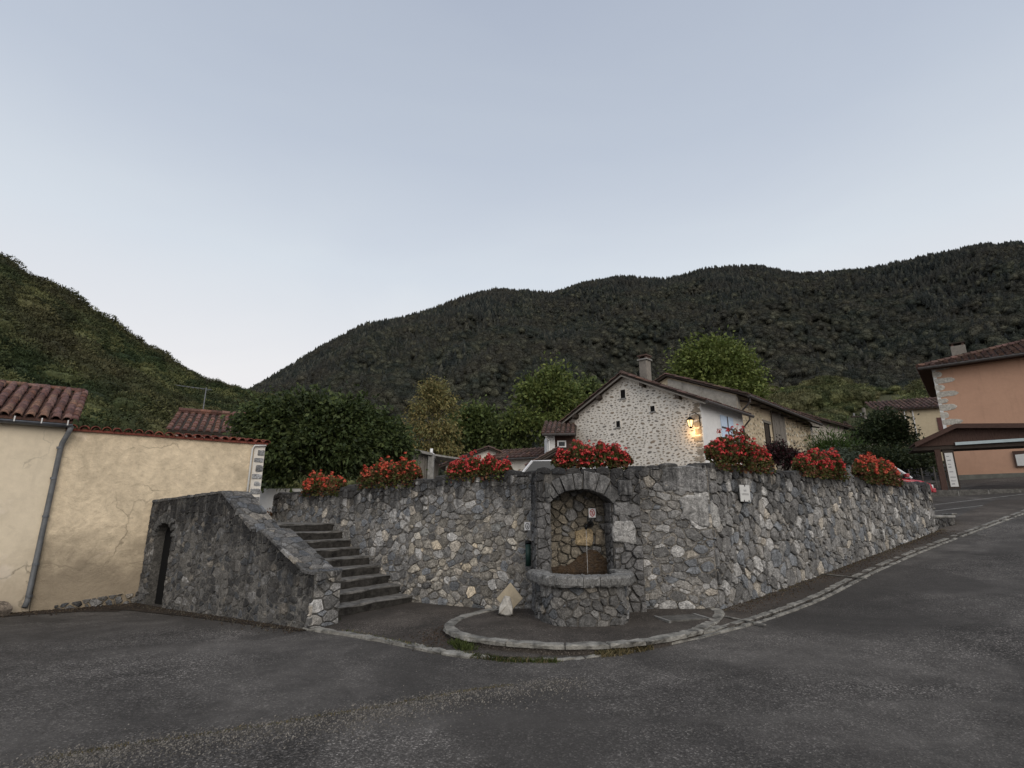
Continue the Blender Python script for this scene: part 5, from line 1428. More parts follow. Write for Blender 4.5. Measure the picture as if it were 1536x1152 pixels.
P_ = Vector((B_.x, 29.2, zr))-dr.normalized()*.3; roof_plane(lh_, P_+Vector((0, 0, .1)), (0, 1, 0), dr, 8.5, dr.length+.3, seed=12)
wg = thing('low_wing', 'long low white wing with a brown roof facing the retaining wall', 'house', (1, 28, 0))
A_ = W(764, 730, 28.3); B_ = W(832, 730, 27.2); ze = W(766, 690, 28.3).z
U_ = Vector((B_.x-A_.x, B_.y-A_.y, 0)); wl_ = U_.length; U_.normalize(); n_ = outn((U_.x, U_.y))
m = MB(); m.extr([Vector((A_.x, A_.y, 1.5)), Vector((B_.x, B_.y, 1.5)), Vector((B_.x, B_.y, ze)), Vector((A_.x, A_.y, ze))], -n_*3.5); m.build('wall', M['white_mortar'], wg)
f_ = planemap((A_.x, A_.y, 0), U_, (0, 0, 1), n_)
far_stones(wg, f_, [(.02, 3), (wl_-.05, 3), (wl_-.05, ze-.55), (.02, ze-.55)], 110, 13, .12, .22, GREYS, 1.8)
sl_ = (-n_+Vector((0, 0, .40))).normalized()
roof_plane(wg, Vector((A_.x, A_.y, ze+.05))+n_*.3-U_*1.0, U_, sl_, wl_+1.6, 1.75, seed=14)
m = MB(); p = Vector((A_.x, A_.y, ze))+n_*.36-U_*.3; m.tube([p, p+U_*(wl_+.6)], .06, 8); m.build('gutter', M['zinc_dark'], wg)
# --- board shed
sd_ = thing('board_shed', 'small shed of silvered vertical boards with a sloping roof and pale post', 'shed', (-3.6, 21, 0))
A_ = W(600, 720, 20.5); B_ = W(640, 720, 20.5)
for i in range(11):
    x0 = A_.x+(B_.x-A_.x)*i/11; x1 = A_.x+(B_.x-A_.x)*(i+1)/11-.012; zt = W(600+40*i/11, 677+7*i/11, 20.5).z
    m = MB(); m.extr([(x0, 20.5-.012*(i % 2), 1.5), (x1, 20.5-.012*(i % 2), 1.5), (x1, 20.5-.012*(i % 2), zt-.02), (x0, 20.5-.012*(i % 2), zt)], (0, .03, 0)); m.build('board', M['grey_wood'], sd_)
m = MB(); m.prism([(A_.x, 20.55), (B_.x+.1, 20.55), (B_.x+.1, 23), (A_.x, 23)], 1.5, W(640, 685, 20.5).z-.05); m.build('body', M['grey_wood'], sd_)
m = MB(); a_, b_ = W(602, 673, 20.2), W(648, 683, 20.2); m.extr([a_, b_, b_+Vector((0, 3, -.1)), a_+Vector((0, 3, -.1))], (0, 0, .10)); m.build('roof', M['concrete'], sd_)
m = MB(); p = W(645, 720, 20.35); m.prism([(p.x-.10, 20.3), (p.x+.12, 20.3), (p.x+.12, 20.5), (p.x-.10, 20.5)], 1.5, W(645, 684, 20.3).z); m.build('post', M['concrete'], sd_)
m = MB(); a_, b_ = W(648, 683, 21), W(694, 690, 21.5); m.extr([a_, b_, b_+Vector((0, 2, 0)), a_+Vector((0, 2, 0))], (0, 0, .07)); m.build('lean_to_roof', M['concrete'], sd_)
p = W(647, 682, 21); t_ = thing('vent_pipe', 'short white vent pipe standing on the board shed roof', 'pipe', p)
m = MB(); m.tube([p-Vector((0, 0, .03)), p+Vector((0, 0, .24))], .06, 10); m.build('pipe', M['white_paint'], t_, smooth=True)
m = MB(); m.box(p+Vector((0, 0, .02)), (.22, .22, .06)); m.build('base_plate', M['white_paint'], t_)

# --- barn with boards
ba2 = thing('old_barn', 'old tan stone barn with a long sagging roof, plank panel and dark doorway', 'barn', (11.4, 26, 0))
BCn = Vector((11.45, 26.05, 0)); BE = Vector((20.0, 34.6, 0)); Ub = (BE-BCn).normalized(); Lb = (BE-BCn).length; Nb = outn((Ub.x, Ub.y)); ZB = 7.55
Gd = Vector((-.707, .707, 0)); ZBp = 9.15; gl = 3.75
fb2 = planemap(BCn, Ub, (0, 0, 1), Nb); fgb = planemap(BCn, Gd, (0, 0, 1), (-.707, -.707, 0))
m = MB(); m.extr([fgb(0, 2, 0), fgb(0, ZB, 0), fgb(gl, ZBp, 0), fgb(gl*2, ZB, 0), fgb(gl*2, 2, 0)], Ub*Lb); m.build('wall', M['tan_render'], ba2)
m = MB(); m.extr([fgb(.02, 5, .01), fgb(.02, ZB-.05, .01), fgb(gl-.02, ZBp-.1, .01), fgb(gl-.02, 5, .01)], Vector((-.02, -.02, 0))); m.build('gable_render', M['grey_render'], ba2)
far_stones(ba2, fb2, [(.3, 3.5), (3.2, 3.5), (3.2, ZB-.45), (.3, ZB-.45)], 150, 21, .14, .34, [(.46, .42, .33), (.56, .51, .42), (.40, .35, .25), (.30, .26, .19)], 1.3, .03)
far_stones(ba2, fb2, [(6.8, 3.5), (Lb-.5, 3.5), (Lb-.5, ZB-.6), (6.8, ZB-.6)], 280, 22, .16, .38, [(.46, .43, .35), (.58, .54, .45), (.36, .33, .26), (.24, .21, .16)], 1.2, .04)
m = MB(); m.extr([fb2(3.35, 3, .01), fb2(4.15, 3, .01), fb2(4.15, 6.5, .01), fb2(3.35, 6.5, .01)], Nb*.01); m.build('doorway', M['black'], ba2)
m = MB(); m.extr([fb2(3.2, 6.5, .0), fb2(4.35, 6.5, .0), fb2(4.35, 6.65, .0), fb2(3.2, 6.65, .0)], Nb*.06); m.build('lintel', M['grey_wood'], ba2)
for i in range(3):
    m = MB(); m.extr([fb2(3.4+.17*i, 3, .015), fb2(3.55+.17*i, 3, .015), fb2(3.55+.17*i, 6.45, .015), fb2(3.4+.17*i, 6.45, .015)], Nb*.02); m.build('door_board', M['dark_wood'], ba2)
rg = random.Random(17)
for i in range(13):
    x0 = 4.55+i*.165; m = MB(); zt = ZB-.2; zb = 3.8+rg.uniform(-.2, .1); o_ = rg.uniform(.03, .06)
    m.extr([fb2(x0, zb, o_), fb2(x0+.150, zb, o_), fb2(x0+.150, zt, o_), fb2(x0, zt, o_)], Nb*.025); m.build('plank', M['grey_wood'], ba2)
m = MB(); m.extr([fb2(0, 3, .0), fb2(.28, 3, .0), fb2(.28, ZB-.1, .0), fb2(0, ZB-.1, .0)], Nb*.03); m.build('corner_band', M['grey_render'], ba2)
m = MB(); m.extr([fb2(Lb-.45, 3, .0), fb2(Lb, 3, .0), fb2(Lb, ZB-.1, .0), fb2(Lb-.45, ZB-.1, .0)], Nb*.03); m.build('corner_band', M['grey_render'], ba2)
slb = (Gd*gl+Vector((0, 0, ZBp-ZB))).normalized(); e_ = fb2(-.25, ZB+.08, .6)-Vector((0, 0, .2))
roof_plane(ba2, e_, Ub, slb, Lb+.2, math.hypot(gl, ZBp-ZB)+.65, seed=31, jit=.03)
slc = (-Gd*gl+Vector((0, 0, ZBp-ZB))).normalized(); roof_plane(ba2, fgb(gl*2, ZB, 0)-slc*.3+Ub*-.25+Vector((0, 0, .1)), Ub, slc, Lb+.1, math.hypot(gl, ZBp-ZB)+.3, seed=32)
m = MB(); m.tube([e_+Vector((0, 0, -.08))+Nb*.05+Ub*.1, e_+Vector((0, 0, -.12))+Nb*.05+Ub*(Lb+.1)], .08, 8); m.build('gutter', M['zinc_dark'], ba2)
g_ = e_+Vector((0, 0, -.1))+Ub*.35; m = MB(); m.tube([g_, g_+Vector((0, 0, -.25)), fb2(.12, ZB-.9, .09), fb2(.12, 4, .09)], .05, 8); m.build('downpipe', M['zinc_dark'], ba2)
for k in range(9):
    p = fb2(k*Lb/8.4+.3, ZB-.28, -.02); m = MB(); m.tube([p, p+Nb*.55-Vector((0, 0, .15))], .05, 4); m.build('rafter_end', M['dark_wood'], ba2)
# --- ruined barn further up
rb = thing('ruined_barn', 'half ruined pale barn with collapsed lean-to and broken beams further up', 'barn', (22, 39, 0))
RA, RB = W(1180, 700, 38), W(1302, 700, 46.5); RA.z = RB.z = 0
Ur_ = (RB-RA).normalized(); Lr = (RB-RA).length; Nr_ = outn((Ur_.x, Ur_.y)); zt = W(1183, 615, 38).z; zt2 = W(1300, 648, 46.5).z
fr_ = planemap(RA, Ur_, (0, 0, 1), Nr_)
m = MB(); m.extr([fr_(-2, 3, 0), fr_(Lr*.74, 3, 0), fr_(Lr*.74, zt+(zt2-zt)*.74, 0), fr_(-2, zt, 0)], -Nr_*5); m.build('wall', M['grey_render'], rb)
far_stones(rb, fr_, [(1, 5), (Lr*.45, 5), (Lr*.45, zt-1.2), (1, zt-1.0)], 170, 27, .2, .45, [(.38, .34, .26), (.46, .42, .34), (.28, .24, .18)], 1.4, .03)
dn = Vector((Ur_.x*Lr, Ur_.y*Lr, zt2-zt)).normalized()
roof_plane(rb, fr_(-2, zt, .5), dn, (-Nr_+Vector((0, 0, .30))), Lr+2.6, 4.5, seed=41, jit=.05)
m = MB(); m.extr([fr_(Lr*.745, 3, -1.5), fr_(Lr*.93, 3, -1.5), fr_(Lr*.93, zt2+.3, -1.5), fr_(Lr*.745, zt2+.6, -1.5)], -Nr_*.1); m.build('dark_interior', M['black'], rb)
m = MB(); m.extr([fr_(Lr*.94, 3, 0), fr_(Lr, 3, 0), fr_(Lr, zt2-.3, 0), fr_(Lr*.94, zt2-.2, 0)], -Nr_*.7); m.build('pier', M['grey_render'], rb)
for (a_, b_) in (((Lr*.62, zt2-1.6, .3), (Lr*.9, zt2-3.0, 1.6)), ((Lr*.74, zt2+.5, .1), (Lr*1.02, zt2-.9, .4)), ((Lr*.8, zt2+.2, -.5), (Lr*.78, zt2-1.6, .2))):
    m = MB(); m.tube([fr_(*a_), fr_(*b_)], .12, 5); m.build('fallen_beam', M['dark_wood'], rb)
# --- pale yellow house up the slope
yh = thing('yellow_house', 'pale yellow house with brown tiled roof and brown shutter behind the orange house', 'house', (32, 44, 0))
A_, B_ = W(1334, 700, 46), W(1440, 700, 44); zt = W(1345, 617, 46).z; U_ = Vector((B_.x-A_.x, B_.y-A_.y, 0)); ln_ = U_.length; U_.normalize(); n_ = outn((U_.x, U_.y)); fy = planemap((A_.x, A_.y, 0), U_, (0, 0, 1), n_)
m = MB(); m.extr([fy(0, 4, 0), fy(ln_, 4, 0), fy(ln_, zt, 0), fy(0, zt, 0)], -n_*8); m.build('wall', M['beige_render'], yh)
roof_plane(yh, fy(-.4, zt, .4), U_, (-n_+Vector((0, 0, .42))), ln_+.4, 3.6, seed=51, r_=.13, colw=.33, rowl=.6)
s0 = W(1407, 640, 44.4); 
p = fy((Vector((s0.x, s0.y, 0))-Vector((A_.x, A_.y, 0))).dot(U_), 0, 0); sx_ = (Vector((p.x, p.y, 0))-Vector((A_.x, A_.y, 0))).dot(U_)
m = MB(); m.extr([fy(sx_, W(1407, 646, 44.5).z, .01), fy(sx_+.55, W(1407, 646, 44.5).z, .01), fy(sx_+.55, W(1407, 627, 44.5).z, .01), fy(sx_, W(1407, 627, 44.5).z, .01)], n_*.05); m.build('shutter', M['brown_paint'], yh)
for du in (-2.2, -1.6):
    m = MB(); m.tube([fy(sx_+du, zt-.1, .06), fy(sx_+du, zt-3.6, .06)], .05, 6); m.build('wall_pipe', M['off_white'], yh)

# --- orange house
oh = thing('orange_house', 'tall salmon orange house with pale quoins, hipped tile roof and chimney', 'house', (25, 30, 2.8))
OA = Vector((24.95, 30.0, 0)); Uo = Vector((3.15, -2.75, 0)).normalized(); No = outn((Uo.x, Uo.y)); LO = 11.0; ZO = 10.05
fo = planemap(OA, Uo, (0, 0, 1), No)
m = MB(); m.extr([fo(0, 2.2, 0), fo(LO, 2.2, 0), fo(LO, ZO, 0), fo(0, ZO, 0)], -No*9); m.build('wall', M['orange_render'], oh)
m = MB(); m.extr([fo(-.02, 2.2, .004), fo(LO, 2.2, .004), fo(LO, 3.75, .004), fo(-.02, 3.75, .004)], No*.05); m.build('plinth', M['grey_plinth'], oh)
rg = random.Random(3); z = 6.6
i = 0
while z < ZO-.2:
    hh = rg.uniform(.34, .46); w_ = .45 if i % 2 else .98
    w_ *= rg.uniform(.85, 1.15)
    pts_ = [(-.02, z), (w_*.8, z+.02), (w_, z+hh*.45), (w_*.8, z+hh-.06), (-.02, z+hh-.03)]
    m = MB(); k_ = rg.uniform(.40, .5); stone_geo(m, pts_, fo, rg, .004, .02, col=(k_, k_*.95, k_*.84), dtf=lambda x, y: 5, round_=.18); m.build('quoin', M['stone_plain'], oh); z += hh; i += 1
m = MB(); m.extr([fo(0, 5, .002), fo(.16, 5, .002), fo(.16, ZO, .002), fo(0, ZO, .002)], No*.008); m.build('corner_band', M['white_render'], oh)
# hip roof
ov = .6; E1 = fo(-ov, ZO, ov); E2 = fo(LO+ov, ZO, ov); E3 = fo(LO+ov, ZO, -9-ov); E4 = fo(-ov, ZO, -9-ov); hz = ZO+1.75
R1 = fo(4.6, hz, -4.5); R2 = fo(LO-4, hz, -4.5)
m = MB(); m.cur = (.6, .6, .6)
m.add([E1, E2, E3, E4, R1, R2]+[p-Vector((0, 0, .12)) for p in (E1, E2, E3, E4)], [(0, 1, 5, 4), (1, 2, 5), (2, 3, 4, 5), (3, 0, 4), (6, 7, 8, 9), (0, 1, 7, 6), (1, 2, 8, 7), (2, 3, 9, 8), (3, 0, 6, 9)]); ro = m.build('roof', M['tile_far'], oh)
def hip_tiles(parent, A, B, top0, top1, seed):
    """rows of tiles on a trapezoid/triangle slope A-B (eave) to top0-top1"""
    A, B, T0, T1 = map(Vector, (A, B, top0, top1)); U = (B-A).normalized(); w = (B-A).length
    mid = (A+B)/2; up = (T0-A)-U*(T0-A).dot(U); H_ = up.length; up.normalize(); Nn = U.cross(up); Nn = Nn if Nn.z > 0 else -Nn
    l0 = (T0-A).dot(U); l1 = (T1-A).dot(U); rg_ = random.Random(seed); m = MB(); x = .1; seg = 4; rr = .12
    while x < w:
        hmax = H_*min(1, x/max(l0, .01), (w-x)/max(w-l1, .01)); y = -.06
        while y < hmax-.1:
            m.cur = tilecol(rg_); vs = []; y1 = min(y+.55, hmax+.05); dz = rg_.uniform(0, .03); dx = rg_.uniform(-.02, .02)
            for (yy, k, u_) in ((y, 1, .03+dz), (y1, .82, .0)):
                for i in range(seg+1):
                    a_ = math.pi*i/seg; vs.append(A+U*(x+dx+math.cos(a_)*rr*k)+up*yy+Nn*(math.sin(a_)*rr*k+u_))
            m.add(vs, [(i, i+1, seg+2+i, seg+1+i) for i in range(seg)]+[tuple(range(seg+1))]); y += .48
        x += .30
    m.build('roof_tiles', M['tile_far'], parent, kind='stuff')
hip_tiles(ro, E1, E2, R1, R2, 1); hip_tiles(ro, E4, E1, R1, R1, 2)
m = MB(); rg = random.Random(2)
for (a_, b_) in ((E1, R1), (R1, R2)):
    n_ = int((b_-a_).length/.42)
    for i in range(n_): m.cur = tilecol(rg); m.tube([a_+(b_-a_)*(i/n_)+Vector((0, 0, .09)), a_+(b_-a_)*((i+1.1)/n_)+Vector((0, 0, .07))], [.15, .12], 6)
m.build('hip_tiles', M['tile_far'], ro, kind='stuff')
m = MB(); m.tube([E1+Vector((0, 0, -.08))+No*.05, E2+Vector((0, 0, -.08))+No*.05], .09, 8); m.build('gutter', M['zinc_dark'], oh)
cp = E1.lerp(R1, .52); cp += Vector((.3, 1.4, 0)); m = MB(); m.box((cp.x, cp.y, cp.z+.20), (.72, .5, 1.5), -.7); co_ = m.build('chimney', M['chimney_render'], oh, bevel=.02)
for s_ in (-1, 1):
    m = MB(); m.box(Vector((cp.x, cp.y, cp.z+1.02))+Uo*(.25*s_), (.12, .45, .16), -.7); m.build('chimney_pier', M['tile_far'], co_)
m = MB(); m.box((cp.x, cp.y, cp.z+1.13), (.78, .58, .06), -.7); m.build('chimney_cap', M['dark_wood'], co_)
def antenna(name, label, base, h_, dirx, nel=7, boom=1.3):
    t = thing(name, label, 'antenna', base); base = Vector(base); d = Vector(dirx).normalized(); n_ = Vector((-d.y, d.x, 0))
    m = MB(); m.tube([base, base+Vector((0, 0, h_))], .022, 6); m.build('mast', M['zinc'], t)
    m = MB(); m.tube([base+Vector((0, 0, h_-.1))-d*.25, base+Vector((0, 0, h_-.1))+d*boom+Vector((0, 0, .18))], .015, 5); m.build('boom', M['zinc'], t)
    for i in range(nel):
        p = base+Vector((0, 0, h_-.1))+(d*boom+Vector((0, 0, .18)))*(i/(nel-1)); L_ = .28-.02*i
        m = MB(); m.tube([p-n_*L_, p+n_*L_], .009, 4); m.build('element', M['zinc'], t)
antenna('roof_antenna', 'thin television antenna on the ridge of the orange house', R1+Vector((.4, -.4, -.1)), 1.2, (.9, .4, 0))
# --- roof beyond the cream outbuilding
fh = thing('tiled_house', 'house showing only its brown tiled roof above the red tile row', 'house', (-12.5, 20, 0))
A_ = Vector((W(252, 645, 20.5).x, 20.5, 0)); B_ = Vector((W(392, 645, 22.0).x, 22.0, 0)); ze = 4.85; U_ = (B_-A_); ln_ = U_.length; U_.normalize(); n_ = outn((U_.x, U_.y)); ff = planemap(A_, U_, (0, 0, 1), n_)
m = MB(); hp = 5.95; m.extr([ff(.25, 0, -.2), ff(.25, ze, -.2), ff(.25, hp-.08, -2.6), ff(.25, ze, -5), ff(.25, 0, -5)], U_*(ln_-.2)); m.build('wall', M['white_mortar'], fh)
sa = (-n_*2.6+Vector((0, 0, 1.1))).normalized()
rr_ = roof_plane(fh, ff(0, ze, .1), U_, sa, ln_, 2.95, seed=61, r_=.10, colw=.27, mat='tile'); 
sb = (n_*2.6+Vector((0, 0, 1.1))).normalized(); roof_plane(fh, ff(0, ze, -5.2), U_, sb, ln_, 2.9, seed=62, mat='tile')
m = MB(); rg = random.Random(1)
for i in range(12): a_ = ff(i*.42-.02, hp+.16, -2.62); m.cur = tilecol(rg); m.tube([a_, a_+U_*.46], [.13, .11], 7)
m.build('ridge_tiles', M['tile'], fh, kind='stuff')
antenna('roof_antenna', 'television antenna on a tall mast above the brown roof at the left', ff(.9, hp, -2.7), 1.3, (-1, -.1, .0))
# --- pale low wall past the stairs
lw = thing('garden_wall', 'low plain white rendered wall seen past the top of the stairs', 'wall', (-8, 17, 0))
a_, b_ = W(372, 760, 17), W(470, 760, 16.2); m = MB(); m.extr([Vector((a_.x, a_.y, 1.2)), Vector((b_.x, b_.y, 1.2)), Vector((b_.x, b_.y, W(470, 733, 16.2).z)), Vector((a_.x, a_.y, W(372, 733, 17).z))], (0, .25, 0)); m.build('wall', M['white_render'], lw)
p = W(403, 785, 14.2); p.z = 1.445
t_ = thing('terracotta_trough', 'small terracotta trough with withered plants at the head of the stairs', 'planter', p)
m = MB(); m.prism([(p.x-.22, p.y-.1), (p.x+.22, p.y-.1), (p.x+.26, p.y+.12), (p.x-.26, p.y+.12)], p.z, p.z+.14); m.build('trough', M['tile_red'], t_, bevel=.01)

# ------------------------------------------------------------------ bus shelter, bench, notice board
sh_ = thing('bus_shelter', 'brown timber shelter with a broad gabled roof in front of the orange house', 'shelter', (20, 24, 2.6))
Usx = Vector((.86, -.5, 0)).normalized(); nS = outn((Usx.x, Usx.y)); SO = Vector((19.50, 24.15, 0)); fz = planemap(SO, Usx, (0, 0, 1), nS)
zb_ = 2.62; zE, zR = W(1374, 670, 24.4).z, W(1438, 638, 23.5).z; wS = 6.4; rx = .85
# floor
m = MB(); m.extr([fz(-.6, zb_-.9, .9), fz(wS+3, zb_-.9, .9), fz(wS+3, zb_, .9), fz(-.6, zb_, .9)], -nS*6); m.build('floor', M['concrete'], sh_, bevel=.02)
for i in range(9):
    m = MB(); m.extr([fz(-.6+i, zb_-.5, .91), fz(.37+i, zb_-.5, .91), fz(.37+i, zb_+.03, .91), fz(-.6+i, zb_+.03, .91)], -nS*.14); m.build('kerb_stone', M['kerb_dark'], sh_, bevel=.01)
# gable panel (boards) + roof
zM = zE
def gz_(x): return zE+.12+(zR-zE-.12)*(x+.7)/(rx+.7) if x < rx else zR-(zR-zE)*(x-rx)/(wS-rx+.6)*.55
xs_ = [-.7+i*.2 for i in range(int((wS+1.0)/.2))]
for x in xs_:
    m = MB(); zt0, zt1 = gz_(x)-.10, gz_(x+.198)-.10
    if zt0 > zM+.02: m.extr([fz(x, zM, .02), fz(x+.198, zM, .02), fz(x+.198, max(zt1, zM+.01), .02), fz(x, zt0, .02)], nS*.025); m.build('gable_board', M['brown_wood'], sh_)
for (x0, x1) in ((-.75, rx), (rx, wS+.4)):
    a_, b_ = fz(x0, gz_(x0), .35), fz(x1, gz_(x1), .35); m = MB(); m.extr([a_, b_, b_+Vector((0, 0, .07)), a_+Vector((0, 0, .07))], -nS*2.1); m.build('roof', M['fascia'], sh_)
    m = MB(); m.extr([a_+Vector((0, 0, -.14)), b_+Vector((0, 0, -.14)), b_+Vector((0, 0, .02)), a_+Vector((0, 0, .02))], nS*.035); m.build('barge_board', M['fascia'], sh_)
m = MB(); m.extr([fz(-.8, zM-.18, .0), fz(wS, zM-.18, .0), fz(wS, zM+.02, .0), fz(-.8, zM+.02, .0)], -nS*.16); m.build('beam', M['dark_wood'], sh_)
m = MB(); m.extr([fz(.75, zM-.02, .06), fz(wS, zM+.05, .06), fz(wS, zM+.17, .06), fz(.75, zM+.11, .06)], nS*.05); m.build('light_strip', M['bluegrey'], sh_)
m = MB(); m.extr([fz(-.8, zM-.14, -.2), fz(wS, zM-.14, -.2), fz(wS, zM-.14, -1.7), fz(-.8, zM-.14, -1.7)], (0, 0, .05)); m.build('ceiling', M['dark_wood'], sh_)
for (x, d_) in ((.0, 0), (wS-.1, 0)):
    m = MB(); m.extr([fz(x-.02, zb_, d_), fz(x+.20, zb_, d_), fz(x+.20, zM-.14, d_), fz(x-.02, zM-.14, d_)], -nS*.2); m.build('post', M['brown_wood'], sh_)
# poster strip beside the post
pb = thing('notice_strip', 'tall narrow white notice panel framed in dark wood beside the shelter post', 'notice board', fz(.3, zb_, 0))
m = MB(); m.extr([fz(.26, zb_+.12, -.05), fz(.66, zb_+.12, -.05), fz(.66, zM-.2, -.05), fz(.26, zM-.2, -.05)], -nS*.06); m.build('frame', M['dark_wood'], pb)
m = MB(); m.extr([fz(.32, zb_+.2, -.045), fz(.60, zb_+.2, -.045), fz(.60, zM-.34, -.045), fz(.32, zM-.34, -.045)], nS*.01); m.build('sheet', M['off_white'], pb)
zz = zb_+.3; rg = random.Random(8)
while zz < zM-.5:
    w_ = rg.uniform(.08, .2); m = MB(); m.extr([fz(.37, zz, -.034), fz(.37+w_, zz, -.034), fz(.37+w_, zz+rg.uniform(.02, .06), -.034), fz(.37, zz+.04, -.034)], nS*.003); m.build('print_mark', M['grey_letter'], pb); zz += rg.uniform(.12, .3)
# notice board on the orange wall
nb_ = thing('notice_board', 'framed notice board with white papers on the orange wall, cut by the right edge', 'notice board', fo(2.7, 4.6, .1))
def wall_hit(f, U, A, Nn, u, v):
    d = W(u, v, 1.0)-Vector((0, 0, EYE)); d0 = Vector((0, 0, EYE)); t = (Vector((A.x, A.y, 0))-d0).dot(Nn)/d.dot(Nn); p = d0+d*t; return (p-A).dot(U), p.z
x0, z1 = wall_hit(fo, Uo, OA, No, 1518, 677); _, z0 = wall_hit(fo, Uo, OA, No, 1520, 701)
m = MB(); m.extr([fo(x0, z0, .03), fo(x0+1.5, z0, .03), fo(x0+1.5, z1, .03), fo(x0, z1, .03)], No*.06); m.build('frame', M['brown_wood'], nb_)
m = MB(); m.extr([fo(x0+.08, z0+.06, .092), fo(x0+1.4, z0+.06, .092), fo(x0+1.4, z1-.10, .092), fo(x0+.08, z1-.2, .092)], No*.008); m.build('papers', M['off_white'], nb_)
bx0, bz = wall_hit(fo, Uo, OA, No, 1472, 727)
bp_ = fo(bx0, 0, 1.0); bf = planemap(Vector((bp_.x, bp_.y, 0)), Uo, (0, 0, 1), No); bz = 2.62; bl_ = 1.9
M['bench_wood'] = wood('worn_bench_wood', (.16, .085, .06), False)
bn = thing('bench', 'dark brown wooden bench by the foot of the orange wall under the shelter', 'bench', bf(0, bz, 0))
for d_ in (0, -.16, -.32):
    m = MB(); m.extr([bf(0, bz+.40, d_), bf(bl_, bz+.40, d_), bf(bl_, bz+.46, d_), bf(0, bz+.46, d_)], -No*.14); m.build('seat_board', M['bench_wood'], bn)
for x in (.35, 1.25):
    m = MB(); m.extr([bf(x, bz, -.02), bf(x+.28, bz, -.02), bf(x+.28, bz+.39, -.02), bf(x, bz+.39, -.02)], -No*.38); m.build('leg', M['bench_wood'], bn)

